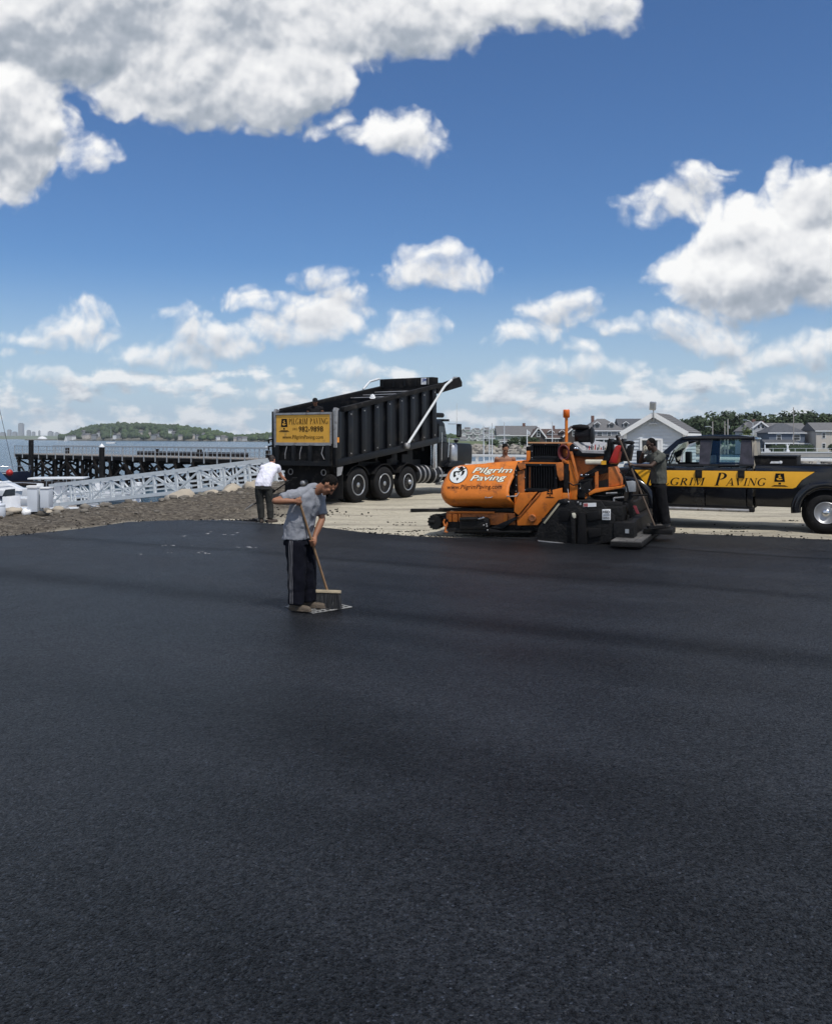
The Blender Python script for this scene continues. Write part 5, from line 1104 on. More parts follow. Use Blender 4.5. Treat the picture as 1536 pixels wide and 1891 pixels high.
    for k in range(5): MB().bx(XF - .09, XF - .062, .3 + k * .48, .36 + k * .48, zf, ht[1] - .02).build('housing_rib', BLK, t)
    sa, sb = X(777.5, 710, XF - .07), X(791, 697, XF - .07)
    MB().bx(XF - .072, XF - .064, min(sa[0], sb[0]), max(sa[0], sb[0]), sa[1], sb[1]).build('sticker', WHT, t)
    vs, fs = text_polys('JM', bold=.02); BLU = M('blue_ink', (.01, .06, .28), .5)
    w_, h_ = abs(sa[0] - sb[0]), sb[1] - sa[1]; print_on(t, 'sticker_lettering', BLU, fit(vs, w_ * .1, w_ * .9, h_ * .34, h_ * .9), fs, (XF - .073, max(sa[0], sb[0]), sa[1]), (0, -1, 0), (0, 0, 1))
    # cab guard reaching forward
    MB().prism([S(803, 711), S(846, 696), S(850.5, 706), S(850.5, 713.5), S(806, 727)], -.06, .0).build('guard_side', BLKD, t)
    g0, g1 = S(806, 714), S(849, 706)
    MB().prism([(XF + .31, zf - .08), (g1[0], g1[1] - .05), (g1[0], g1[1] + .02), (XF + .31, zf + .0)], .01, W - .05).build('cab_guard', BLKD, t)
    MB().prism([(XF + .31, zf - .3), (g1[0], g1[1] - .1), (g1[0], g1[1] + .08), (XF + .31, zf + .1)], W - .04, W + .02).build('guard_side', BLKD, t)
    for px, a in ((838, -20), (842, 10)): q = S(px, 699); MB().tube([(q[0] - .3, -.03, q[1] - .12), (q[0], -.02, q[1] + .05), (q[0] + .25, 0, q[1] - .05)], .03, 6).build('tarp_arm_spring', STEEL, t)
    # tarp arms
    pts = [S(751, 823, -.16), S(770, 793, -.16), S(800, 746, -.16), S(817, 719, -.16), S(823, 711, -.16), S(834, 702, -.10), S(840, 699.5, .1)]
    MB().tube([(p[0], (-.16, -.16, -.16, -.16, -.15, -.08, .2)[i], p[1]) for i, p in enumerate(pts)], .042, 8).build('tarp_arm', GALV, t)
    p = pts[0]; MB().lathe([(-.07, .035), (-.07, .10), (.05, .10)], (p[0], -.16, p[1]), 'y', 16).build('arm_pivot', STEEL, t)
    MB().tube([(XF - 1.0, W + .1, zf - .12), (XF - .6, W + .1, zf + .18), (XF - .1, W + .05, zf + .3)], .04, 7).build('tarp_arm', GALV, t)
    for x in (XF - .5, XF - 1.2, XF - 1.9): MB().tube([(x, .02, zt(x) - .12), (x, W - .02, zt(x) - .12)], .022, 6).build('tarp_bow', STEEL, t)
    # tailgate: plane x = XR - .02 looking back
    Q = lambda px, py, x=XR - .10: X(px, py, x)
    tl, br = Q(509, 764), Q(612.5, 818.5); bl = Q(511, 861)
    y0, y1 = br[0], tl[0]; z1 = tl[1]; z0 = br[1]; zl = zb(XR) + .02
    y0 = max(y0, .03); y1 = min(max(y1, 2.1), W - .02)
    MB().bx(XR - .07, XR - .01, y0, y1, zl, z1 + .04).build('tailgate', BLKD, t)
    for k in range(4):
        y = y0 + .1 + (y1 - y0 - .2) * k / 3; MB().bx(XR - .16, XR - .071, y - .07, y + .07, zl, z0 - .06).build('gate_rib', BLK, t, bevel=.02)
    MB().bx(XR - .17, XR - .072, y0, y1, zl - .02, zl + .12).build('gate_sill', BLK, t); MB().bx(XR - .13, XR - .072, y0, y1, z0 - .07, z0 - .02).build('gate_bar', STEEL, t)
    MB().bx(XR - .10, XR - .072, y0 + .03, y1 - .03, z0 + .02, z1 - .05).build('sign_board', YELB, t)
    fr = MB(); fr.bx(XR - .125, XR - .06, y0 - .02, y1 + .02, z1 - .04, z1 + .02); fr.bx(XR - .12, XR - .071, y0 - .02, y0 + .02, z0 - .02, z1 - .04); fr.bx(XR - .12, XR - .071, y1 - .02, y1 + .02, z0 - .02, z1 - .04); fr.bx(XR - .12, XR - .071, y0 + .02, y1 - .02, z0 - .02, z0 + .02)
    fr.build('sign_frame', STEEL, t)
    for k, y in ((0, y0 + .25), (1, y1 - .5), (2, (y0 + y1) / 2)): MB().tube([(XR - .15, y, z0 - .1), (XR - .19, y + .03, z0 - .3), (XR - .16, y + (.06 if k else -.05), z0 - .48)], .014, 5).build('chain', STEEL, t)
    XB = XR - .103; org = (XB, y1 - .03, z0 + .02); bw, bh = y1 - y0 - .06, z1 - z0 - .07
    U, V = (0, -1, 0), (0, 0, 1)
    def put_text(vs, fs, u0, u1, v0, v1, m=INK, nm='sign_lettering'): print_on(t, nm, m, fit(vs, u0 * bw, u1 * bw, v0 * bh, v1 * bh), fs, org, U, V)
    vs, fs, w_ = serif_polys('PILGRIM PAVING', sx=.62); put_text(vs, fs, .245, .965, .66, .88)
    vs, fs = text_polys('982-9898', bold=.012); put_text(vs, fs, .43, .88, .39, .585)
    vs, fs = text_polys('(781)'); put_text(vs, fs, .315, .40, .43, .53)
    vs, fs = text_polys('www.PilgrimPaving.com'); put_text(vs, fs, .12, .88, .09, .27)
    hat_on(t, (XB - .001, org[1] - .05 * bw, org[2] + .40 * bh), U, V, .21 * bw, .47 * bh, YELB)
    MB().bx(XR + .02, XR + .10, -.125, -.101, zb(XR) + .7, zb(XR) + .85).build('marker_lamp', M('amber_lens', (.75, .28, .03), .3), t)
    MB().prism([(XR + .03, zb(XR) - .04), (XR + .30, zb(XR) - .02), (XR + .22, zb(XR) - .26), (XR + .03, zb(XR) - .3)], -.115, -.095).build('hinge_plate', STEEL, t)
    # left side lights and latches that stick out behind the white shirt man
    for z in (1.45, 1.75, 1.95): MB().tube([(XR - .05, W, z), (XR - .12, W + .14, z - .03), (XR - .05, W + .18, z - .12)], .03, 6).build('gate_latch', BLKD, t)
    # tanks, boxes, cab
    MB().lathe([(3.42, .0), (3.42, .27), (3.46, .31), (4.28, .31), (4.32, .27), (4.32, 0)], (0, .38, .74), 'x', 24).build('air_tank', BLK, t)
    for x in (3.55, 3.85, 4.12): MB().lathe([(x, .314), (x, .325), (x + .07, .325), (x + .07, .314)], (0, .38, .74), 'x', 24).build('tank_strap', STEEL, t)
    MB().lathe([(4.42, 0), (4.42, .26), (4.46, .30), (5.1, .30), (5.14, 0)], (0, .38, .70), 'x', 24).build('fuel_tank', BLK, t)
    for x in (4.55, 4.95): MB().lathe([(x, .304), (x, .315), (x + .06, .315), (x + .06, .304)], (0, .38, .70), 'x', 24).build('tank_strap', STEEL, t)
    MB().bx(3.0, 3.65, .45, 1.9, 1.05, 1.75).build('hoist_cradle', BLK, t); MB().tube([(3.5, W / 2, .9), (4.0, W / 2, 2.3)], [.13, .10], 12).build('hoist_cylinder', STEEL, t)
    MB().bx(2.1, 2.5, .3, .62, 1.1, 1.5).build('tool_box', BLK, t, bevel=.02); MB().bx(1.9, 2.1, .3, 2.0, .95, 1.3).build('axle_bracket', BLKD, t)
    cz0, cz1 = .95, 2.62
    cb = [(4.78, cz0), (5.62, cz0), (5.62, 1.80), (5.40, cz1 - .1), (5.2, cz1), (4.85, cz1), (4.78, cz1 - .1)]
    cab = MB().prism(cb, .22, W - .22).build('cab', CARB, t, bevel=.05)
    MB().prism([(4.95, 1.86), (5.52, 1.84), (5.36, cz1 - .22), (4.97, cz1 - .2)], .205, .217).build('side_window', DGLASS, cab); MB().bx(4.93, 4.96, .19, .216, 1.1, 2.5).build('door_seam', INK, cab)
    MB().add([(5.63, .36, 1.86), (5.63, W - .36, 1.86), (5.425, W - .36, cz1 - .14), (5.425, .36, cz1 - .14)], [(0, 1, 2, 3)]).build('windscreen', DGLASS, cab)
    MB().bx(5.35, 5.75, .25, W - .25, cz1 - .03, cz1 + .05).build('sun_visor', BLK, cab)
    MB().tube([(5.0, .12, 1.2), (5.0, .10, 2.2)], .02, 6).build('grab_handle', CHR, t); MB().tube([(5.45, .12, 1.3), (5.5, .10, 2.0)], .02, 6).build('grab_handle', CHR, t)
    MB().bx(4.8, 5.6, .08, .30, .62, .70).build('cab_step', ALU, t); MB().bx(4.8, 5.6, .02, .26, .34, .42).build('cab_step', ALU, t)
    hd = [(5.63, 1.02), (7.72, 1.02), (7.76, 1.62), (7.66, 1.78), (5.63, 1.84)]
    MB().prism(hd, .42, W - .42).build('hood', CARB, t, bevel=.07); MB().bx(7.77, 7.83, .5, W - .5, 1.0, 1.7).build('grille', CHR, t); MB().bx(7.7, 7.95, .1, W - .1, .5, .85).build('bumper', CHR, t)
    MB().lathe([(1.12, 0), (1.12, .17), (1.16, .19), (1.72, .19), (1.78, .13), (1.80, 0)], (5.98, .26, 0), 'z', 18).build('air_cleaner', ALU, t)
    MB().prism([(5.35, .95), (6.55, .95), (6.55, 1.06), (6.3, 1.16), (5.7, 1.16), (5.35, 1.02)], .04, .5).build('front_fender', CARB, t, bevel=.05)
    MB().bx(5.38, 5.6, .28, .34, .95, 1.7).build('louver_panel', STEEL, t)
    for k in range(7): MB().lathe([(.27, .018), (.28, 0.0)], (5.50, 0, 1.0 + k * .10), 'y', 8).build('rivet_light', WHT, t)
    st = MB().tube([(4.66, .22, .9), (4.66, .22, 2.55)], .085, 14).build('exhaust_stack', ALU, t)
    MB().tube([(4.66, .22, .95), (4.66, .22, 1.95)], .115, 14).build('heat_shield', CHR, st); MB().tube([(4.66, .22, 2.54), (4.68, .22, 2.72), (4.80, .22, 2.80), (5.22, .22, 2.80)], .085, 12).build('stack_elbow', BLK, st)
    MB().ball((4.72, .5, 2.82), .10, 12, 8).build('beacon', CHR, t)
    mr = MB().bx(5.86, 5.94, -.16, .02, 2.02, 2.5).build('mirror', BLK, t, bevel=.02); MB().bx(5.852, 5.859, -.14, .0, 2.08, 2.44).build('mirror_glass', CHR, mr)
    for z in (2.5, 1.95): MB().tube([(5.6, .22, z), (5.9, -.06, z)], .016, 5).build('mirror_arm', CHR, mr)
    MB().tube([(5.9, .02, 2.5), (5.9, .02, 3.25)], [.012, .006], 5).build('antenna', GALV, t); MB().ball((5.9, .05, 1.90), .09, 10, 8).build('convex_mirror', BLK, t)
    return F, zb, XR, W
DT, DT_zb, DT_XR, DT_W = dump_truck()
# ------------------------------------------------------------------ asphalt paver
MAROON = M('maroon_hose', (.10, .012, .016), .5, bump=.3); CREAM = M('cream_vinyl', (.66, .62, .50), .6); DASH = M('dusty_panel_grey', (.30, .30, .31), .6, var=.3, scale=14, dirt=(.55, .55, .55), dirt_amt=.2, dscale=18)
ASHB = M('tar_caked_black', (.0075, .0075, .008), .62, spec=.25, bump=.7, bscale=22, dirt=(.035, .031, .028), dirt_amt=.2, dscale=6)
def paver():
    F = Frame(0.72, 19.2, -22)
    t = thing('asphalt_paver', 'orange and black tracked asphalt paver with lettered hopper', 'paver', F.o, F.a)
    S = lambda px, py, y=0.0: F.y(px, py, y)
    Z = lambda X, Y: (780 + X / 3.2, 740 + Y / 3.2)                  # enlarged-crop readings to photo pixels
    P = lambda pts, y=0.0: [S(*Z(*p), y) for p in pts]
    W = 2.45
    def pr(name, pts, y0, y1, m, bevel=.008, parent=None): return MB().prism(P(pts, y0), y0, y1).build(name, m, parent or t, bevel=bevel)
    def bolt_row(pts, y, r=.012, m=STEEL, parent=None):
        b = MB()
        for p in pts: x, z = S(*Z(*p), y); b.lathe([(-.012, 0), (-.010, r * .8), (0, r)], (x, y, z), 'y', 8)
        b.build('bolts', m, parent or t)
    # tracks
    a, b = S(*Z(165, 790), 0.02)[0], S(*Z(760, 800), .02)[0]
    for y0 in (.03, W - .40):
        pts = [(a + .05, .10), (a + .22, .02), (b - .25, .02), (b, .14), (b + .02, .36), (b - .2, .52), (a + .15, .46), (a, .28)]
        tr = MB().prism(pts, y0, y0 + .36).build('crawler_track', ASHB, t, bevel=.03)
        for k in range(26):
            x = a + .12 + (b - a - .2) * k / 25; MB().bx(x - .028, x + .028, y0 - .012, y0 + .372, .004, .034).build('track_shoe', RUB, tr)
        for k in range(5): MB().lathe([(-.02, 0), (-.02, .07), (.0, .10), (.03, .10)], (a + .3 + (b - a - .6) * k / 4, y0 - .004, .2), 'y', 16).build('track_roller', ASHB, tr)
    MB().bx(a + .1, b + 1.2, .42, W - .42, .25, 1.0).build('chassis', ASHB, t)
    # hopper wings: curved sheets
    prof = [(.15, 1.52), (.07, 1.50), (-.03, 1.38), (-.13, 1.23), (-.21, 1.09), (-.262, .99), (-.278, .93), (-.25, .86), (-.13, .73), (.0, .60)]
    def hop_y(z):
        for (ya, za), (yb, zb) in zip(prof[:-1], prof[1:]):
            if zb <= z <= za: return yb + (ya - yb) * (z - zb) / (za - zb)
        return prof[0][0] if z > prof[0][1] else prof[-1][0]
    LB = [(183, 384), (150, 395), (128, 425), (112, 470), (102, 510), (104, 545), (115, 575), (128, 600), (140, 618), (148, 632)]
    RB = [(562, 357), (556, 385), (538, 430), (523, 470), (514, 505), (513, 540), (520, 570), (535, 595), (545, 615), (548, 636)]
    for mirror in (False, True):
        n = 18; vs = []; fs = []
        lv = [S(*Z(*p), hop_y(1.1)) for p in LB]; rv = [S(*Z(*p), hop_y(1.1)) for p in RB]
        for i in range(len(prof)):
            for k in range(n + 1):
                u = k / n; x0, x1 = lv[i][0], rv[i][0]; z = lv[i][1] + (rv[i][1] - lv[i][1]) * u
                x = x0 + (x1 - x0) * u; y = hop_y(prof[i][1]) + .10 * max(0, 1 - u / .10) ** 2 + .03 * math.sin(u * 3.1) * 0
                vs.append((x, (W - y) if mirror else y, z))
        m = len(vs); vs += [(v[0], v[1] + (-.025 if mirror else .025), v[2] - .012) for v in vs[:m]]
        r = n + 1
        for i in range(len(prof) - 1):
            for k in range(n):
                q = (i * r + k, (i + 1) * r + k, (i + 1) * r + k + 1, i * r + k + 1); q = q[::-1] if mirror else q; fs.append(q); fs.append(tuple(v + m for v in q[::-1]))
        for k in range(n):
            for base in (0, (len(prof) - 1) * r): q = (base + k, base + k + 1, base + k + 1 + m, base + k + m); fs.append(q if (base == 0) != mirror else q[::-1])
        for i in range(len(prof) - 1):
            for e in (0, n): q = (i * r + e, (i + 1) * r + e, (i + 1) * r + e + m, i * r + e + m); fs.append(q if (e == n) != mirror else q[::-1])
        wing = MB().add(vs, fs, True).build('hopper_wing', ORG, t)
        if not mirror: hopper = wing; lvx, rvx = lv, rv
    zt_, zb_ = lvx[0][1], lvx[-1][1]
    zs = [lvx[i][1] for i in range(len(prof))]; zr_ = [rvx[i][1] for i in range(len(prof))]
    def skin(x, z):                                     # y of the near wing's outside at local x, z
        best = 0.0
        for i in range(len(prof) - 1):
            def zz(i): u = (x - lvx[i][0]) / (rvx[i][0] - lvx[i][0]); return zs[i] + (zr_[i] - zs[i]) * u, u
            (za, ua), (zb2, ub) = zz(i), zz(i + 1)
            if zb2 <= z <= za: k = (z - zb2) / (za - zb2); return hop_y(prof[i][1]) * k + hop_y(prof[i + 1][1]) * (1 - k) + .10 * max(0, 1 - (ua * k + ub * (1 - k)) / .10) ** 2
        return hop_y(prof[0][1])
    def on_wing(name, m, vs, fs, c, off=.006):
        """flat letters given in crop readings via corner map c = (X0, X1, Ytop, Ybottom at left, shift at right)"""
        X0, X1, Yt, Yb, sh = c; v3 = []
        fv = fit(vs, 0, 1, 0, 1)
        for (u, v) in fv:
            X = X0 + (X1 - X0) * u; Y = Yb + (Yt - Yb) * v + sh * u; x, z = S(*Z(X, Y), -.24); v3.append((x, 0.0, z))
        lo, hi = min(p[2] for p in v3), max(p[2] for p in v3)
        cuts = [lo + (hi - lo) * k / 7 for k in range(1, 7)]
        clean_poly_mesh(v3, fs, m, name, hopper, cuts, 2, lambda co: Vector((co.x, skin(co.x, co.z) - off, co.z)), [lvx[5][0] + .04 * k for k in range(14)])
    OUT = M('letter_outline', (.05, .055, .04), .5); LWH = M('cream_print', (.74, .72, .60), .5)
    for txt, c in (('Pilgrim', (272, 515, 396, 440, -2)), ('Paving', (268, 488, 440, 486, -4))):
        v1, f1 = text_polys(txt, shear=.28, bold=.050); v2, f2 = text_polys(txt, shear=.28, bold=.012)
        a0, a1 = min(v[0] for v in v1), max(v[0] for v in v1); b0, b1 = min(v[1] for v in v1), max(v[1] for v in v1)
        v2 = v2 + [(a0, b0), (a1, b1)]                    # keep the same box for both passes
        on_wing('letter_outline', OUT, v1, f1, c, .005); on_wing('hopper_lettering', LWH, v2, f2, c, .008)
    vs, fs = text_polys('www.PilgrimPaving.com', bold=.004); on_wing('hopper_lettering', INK, vs, fs, (142, 466, 498, 530, -3), .006)
    EW = M('emblem_white', (.68, .70, .70), .5)
    def blob(pts): return pts, [tuple(range(len(pts)))]
    oval = [(.5 + .5 * math.cos(a), .5 + .5 * math.sin(a)) for a in [2 * math.pi * k / 30 for k in range(30)]]
    on_wing('emblem_ring', INK, *blob(oval), (141, 250, 386, 492, -3), .005); on_wing('emblem_oval', EW, *blob(oval), (145, 246, 390, 488, -3), .008)
    for pts, c in (([(0, .35), (.45, .0), (1, .8), (.95, 1), (.45, .35)], (164, 234, 399, 430, -4)), ([(0, .0), (.12, .8), (.45, 1), (.62, .85), (1, .35), (.6, .12)], (190, 222, 390, 414, -2)), ([(.0, .9), (.45, 1), (.30, .5), (.55, .2), (.2, .0), (.05, .35)], (164, 186, 418, 456, -2)), ([(.5, 1), (1, .9), (.85, .3), (.45, 0), (.55, .5)], (210, 232, 414, 448, -2)), ([(.2, .6), (.5, 1), (.8, .6), (.5, 0)], (188, 202, 455, 474, -1)), ([(0, .5), (.5, 1), (1, .4), (.5, .2)], (190, 206, 432, 438, -1))):
        on_wing('emblem_portrait', INK, *blob(pts), c, .010)
    h = S(*Z(372, 568), -.3); k = S(*Z(410, 566), -.3)
    MB().tube([(h[0], skin(h[0], h[1]) - .005, h[1]), (h[0], -.335, h[1] - .02), (k[0], -.335, k[1] - .02), (k[0], skin(k[0], k[1]) - .005, k[1])], .010, 6).build('grab_handle', STEEL, hopper)
    h = S(*Z(500, 560), -.3); k = S(*Z(556, 558), -.3); MB().tube([(h[0], -.24, h[1]), (h[0], -.33, h[1] - .02), (k[0], -.33, k[1] - .02), (k[0], -.12, k[1] + .04)], .013, 6).build('grab_handle', STEEL, hopper)
    # hopper floor and front, stage behind the wing
    x0, x1 = lvx[3][0] + .25, rvx[3][0] + .3
    MB().bx(x0, x1, .1, W - .1, .58, .66).build('hopper_floor', ASHB, t); MB().bx(x1, x1 + .06, .05, W - .05, .6, 1.45).build('hopper_back', ORGD, t)
    pr('wing_hinge_guard', [(562, 362), (590, 372), (600, 405), (560, 420), (548, 470), (548, 560), (530, 560), (518, 520), (524, 470), (545, 410)], -.02, .06, ASHB)
    pr('orange_knee', [(556, 372), (600, 362), (606, 400), (575, 412)], -.06, .10, ORGD)
    pr('hinge_tower', [(546, 405), (556, 405), (562, 575), (548, 575)], -.10, -.03, BLKD); pr('side_stage', [(562, 418), (602, 410), (602, 545), (562, 560)], -.02, .30, ORGD)
    bolt_row([(552, 412), (555, 440), (554, 500), (552, 535)], -.10)
    # lower front
    pr('hopper_sill', [(132, 636), (545, 640), (545, 658), (132, 650)], -.06, .2, ASHB); pr('orange_rail', [(158, 652), (424, 655), (424, 667), (158, 663)], -.10, -.065, ORG)
    pr('side_sill', [(140, 655), (545, 664), (548, 735), (420, 735), (140, 718)], -.03, .14, ORGD)
    for X0, X1 in ((152, 172), (178, 206), (212, 224), (478, 500)): pr('orange_rib', [(X0, 668), (X1, 668), (X1, 716), (X0, 715)], -.075, -.031, ORG, .01)
    pr('front_frame', [(132, 700), (215, 705), (215, 770), (150, 770), (132, 745)], -.05, .2, ASHB)
    pr('cylinder_box', [(216, 690), (300, 688), (372, 690), (390, 700), (392, 745), (360, 760), (216, 757)], -.16, -.04, ASHB, .02)
    c0, c1 = S(*Z(222, 700), -.17), S(*Z(330, 698), -.17); MB().tube([(c0[0], -.18, c0[1]), (c1[0], -.18, c1[1])], .035, 10).build('wing_cylinder', ASHB, t); c2 = S(*Z(368, 690), -.17); MB().tube([(c1[0], -.18, c1[1]), (c2[0], -.18, c2[1])], .016, 8).build('cylinder_rod', CHR, t)
    bolt_row([(358, 690), (378, 730), (362, 736), (384, 765), (380, 742)], -.165, .02)
    pr('track_guard', [(150, 752), (400, 752), (470, 770), (640, 770), (640, 782), (150, 776)], -.09, .02, ASHB, .01)
    pr('deflector', [(400, 752), (545, 688), (570, 690), (470, 758)], -.10, -.04, BLK)
    # push roller and hook at the front
    rx, rz = S(*Z(92, 712), .1); MB().tube([(rx, -.12, rz), (rx, .5, rz), (rx, W + .1, rz)], .145, 20).build('push_roller', RUB, t)
    for k in range(14): a_ = 2 * math.pi * k / 14; MB().box((rx + .15 * math.cos(a_), .0, rz + .15 * math.sin(a_)), (.03, .24, .03), 0, 0, -a_).build('roller_lug', RUB, t)
    q = S(*Z(45, 714), -.1); MB().tube([(q[0], -.1, q[1]), (rx, -.1, rz)], .045, 10).build('roller_pin', ASHB, t)
    pr('push_bracket', [(112, 690), (150, 700), (150, 735), (118, 730)], .0, .1, BLKD)
    hk = [S(*Z(*p), -.1) for p in ((132, 700), (124, 716), (130, 738), (146, 742), (148, 720), (138, 748), (132, 775), (148, 776))]; MB().tube([(p[0], -.1, p[1]) for p in hk], .022, 7).build('tie_hook', ORGD, t)
    # side panels
    pr('stage_plate', [(543, 547), (678, 540), (566, 676), (540, 656)], -.14, -.07, ORG, .015)
    pr('side_panel', [(690, 545), (822, 515), (822, 584), (800, 590), (680, 735), (560, 738), (556, 690), (590, 655)], -.07, .02, ORG, .01)
    pr('panel_edge', [(690, 541), (700, 545), (574, 690), (566, 680)], -.10, -.071, ORGD)
    e0, e1 = S(*Z(724, 572), -.075), S(*Z(781, 520), -.075); hat_on(t, (e0[0], -.072, e0[1]), (1, 0, 0), (0, 0, 1), e1[0] - e0[0], e1[1] - e0[1], ORG)
    cx, cz = S(*Z(648, 694), -.08); MB().lathe([(-.03, .05), (-.04, .075), (.0, .085)], (cx, -.075, cz), 'y', 18).build('access_cap', ORGD, t)
    # radiator grilles with slats
    def grille(X0, X1, Y0, Y1, y, lab):
        x0, z1 = S(*Z(X0, Y0), y); x1, z0 = S(*Z(X1, Y1), y)
        g = MB(); g.bx(x0, x0 + .05, y, y + .12, z0, z1); g.bx(x1 - .05, x1, y, y + .12, z0, z1); g.bx(x0 + .05, x1 - .05, y, y + .12, z1 - .05, z1); g.bx(x0 + .05, x1 - .05, y, y + .12, z0, z0 + .07)
        g = g.build('grille_frame', BLK, t, bevel=.008); MB().bx(x0 + .05, x1 - .05, y + .09, y + .118, z0 + .07, z1 - .05).build('radiator_core', ASHB, g)
        n = 11
        sl = MB().box((0, 0, 0), (.012, .07, z1 - z0 - .125), R(28)).mesh('slat', BLK)
        for k in range(n): put('slat', sl, g, (x0 + .08 + (x1 - x0 - .16) * k / (n - 1), y + .045, (z0 + z1) / 2 + .01))
        b = MB()
        for (xx, zz) in ((x0 + .02, z1 - .02), ((x0 + x1) / 2, z1 - .02), (x1 - .02, z1 - .02), (x0 + .02, z0 + .03), (x1 - .02, z0 + .03), (x0 + .02, (z0 + z1) / 2), (x1 - .02, (z0 + z1) / 2)): b.lathe([(-.012, 0), (-.01, .010), (0, .012)], (xx, y, zz), 'y', 8)
        b.build('bolts', STEEL, g); return x0, x1, z0, z1
    g1 = grille(600, 795, 372, 541, .00, 'lower'); g2 = grille(640, 812, 252, 347, .10, 'upper')
    MB().bx(g1[0] - .02, g1[1] + .06, .0, .1, g1[3] + .004, g1[3] + .032).build('cap_rail', ORG, t); MB().bx(g2[0] - .06, g2[1] + .22, .08, .16, g2[3] + .004, g2[3] + .03).build('cap_rail', M('faded_orange', (.62, .33, .16), .6), t)
    pr('grille_shelf', [(632, 347), (812, 347), (812, 366), (625, 366)], .06, .3, BLKD); pr('corner_post', [(614, 296), (634, 296), (634, 352), (620, 362), (612, 352)], .08, .2, ORG)
    pr('hood_knob', [(610, 270), (640, 268), (640, 296), (612, 298)], .10, .22, BLKD, .02)
    MB().bx(g2[0] + .05, g2[1] + .3, .24, W - .35, 1.0, g2[3]).build('engine_hood', ORGD, t, bevel=.03); MB().bx(g1[0], g1[1] + .1, .14, W - .2, .5, g1[3]).build('engine_bay', BLKD, t)
    # hose coil
    cx, cz = S(*Z(834, 305), .0)
    for k in range(5): MB().tube([(cx + (.105 - .008 * k) * math.cos(R(a)), -.02 + .035 * k, cz - .01 + (.155 - .012 * k) * math.sin(R(a))) for a in range(-100, 281, 20)], .020, 7).build('hose_coil', MAROON, t)
    pr('coil_hub', [(820, 345), (846, 345), (852, 362), (846, 372), (822, 364)], -.04, .1, ORG, .02)
    pr('muffler', [(786, 366), (826, 362), (832, 372), (832, 468), (810, 476), (795, 440)], -.05, .06, ORGD, .03)
    pr('hydraulic_post', [(833, 375), (862, 372), (862, 580), (835, 580)], -.02, .10, BLKD, .02)
    a_, b_ = S(*Z(858, 520), -.03), S(*Z(866, 585), -.03); MB().tube([(a_[0], -.04, a_[1]), (b_[0], -.04, b_[1])], .012, 6).build('cylinder_rod', CHR, t)
    pr('slanted_frame', [(846, 352), (868, 352), (906, 470), (920, 500), (912, 585), (868, 585), (868, 420)], .02, .12, ORG, .012)
    pr('lower_bracket', [(822, 545), (868, 545), (868, 586), (822, 586)], -.05, .02, ORG)
    pr('frame_strut', [(868, 300), (884, 300), (925, 470), (915, 490)], -.02, .02, ORGD)
    # console and its grey top
    pr('console_body', [(872, 330), (1100, 322), (1100, 350), (1060, 420), (1000, 500), (930, 500), (905, 470)], .22, 1.9, ORGD, .02)
    pr('dash_side', [(868, 268), (884, 252), (935, 296), (1070, 302), (1092, 298), (1088, 322), (1000, 335), (890, 325), (868, 300)], .10, 1.9, BLK, .01)
    c = [S(*Z(*p), .1) for p in ((890, 250), (945, 296), (1072, 300), (1090, 262), (1082, 246))]
    MB().add([(c[0][0], .12, c[0][1] + .02), (c[1][0], .09, c[1][1] + .01), (c[2][0], .09, c[2][1] + .01), (c[2][0] + .02, 1.9, c[2][1] + .13), (c[0][0] + .02, 1.9, c[0][1] + .06), (c[0][0], .12, c[0][1] - .02), (c[1][0], .09, c[1][1] - .04), (c[2][0], .09, c[2][1] - .04), (c[2][0] + .02, 1.9, c[2][1] - .02), (c[0][0] + .02, 1.9, c[0][1] - .02)], [(0, 1, 2, 3, 4), (0, 5, 6, 1), (1, 6, 7, 2), (2, 7, 8, 3), (9, 8, 7, 6, 5), (3, 8, 9, 4), (4, 9, 5, 0)]).build('control_panel', DASH, t)
    rg = random.Random(2)
    for k in range(16): MB().tube([(c[1][0] + .08 + .03 * k, .14 + .09 * (k % 4), c[1][1] + .02), (c[1][0] + .09 + .03 * k, .14 + .09 * (k % 4), c[1][1] + .07 + .03 * (k % 3))], .012, 6).build('lever', (STEEL, RED, BLK, CREAM)[k % 4], t)
    for X in (900, 912): x, z = S(*Z(X, 283), .05); MB().lathe([(0, .03), (.03, .03), (.03, 0)], (x, .06, z), 'y', 12).build('gauge', CHR, t)
    # air cleaner
    ax, az = S(*Z(932, 152), .6); q0, q1 = S(*Z(898, 205), .6), S(*Z(1010, 205), .6); zc = q0[1]
    MB().lathe([(q0[0], .0), (q0[0] + .02, .13), (q0[0] + .1, .145), (q0[0] + .32, .145), (q0[0] + .36, .19), (q1[0] - .04, .19), (q1[0], .15), (q1[0] + .01, 0)], (0, .62, zc), 'x', 22).build('air_cleaner', BLK, t)
    MB().lathe([(zc, .09), (az - .06, .09), (az - .05, .17), (az - .02, .19), (az + .03, .16), (az + .05, .0)], (ax, .62, 0), 'z', 20).build('intake_cap', BLKD, t)
    # beacon
    bx_, bz = S(*Z(850, 245), .2); tz = S(*Z(850, 100), .2)[1]; hz2 = S(*Z(850, 52), .2)[1]; w2 = (S(*Z(871, 76), .2)[0] - S(*Z(832, 76), .2)[0]) / 2
    pole = MB().tube([(bx_, .2, bz - .1), (bx_, .2, tz)], .032, 10).build('beacon_pole', ORG, t); MB().lathe([(tz - .01, .03), (tz + .01, w2), (hz2 - .02, w2 * .96), (hz2, w2 * .9), (hz2, 0)], (bx_, .2, 0), 'z', 20).build('beacon_lamp', M('orange_beacon', (.72, .14, .012), .35), t)
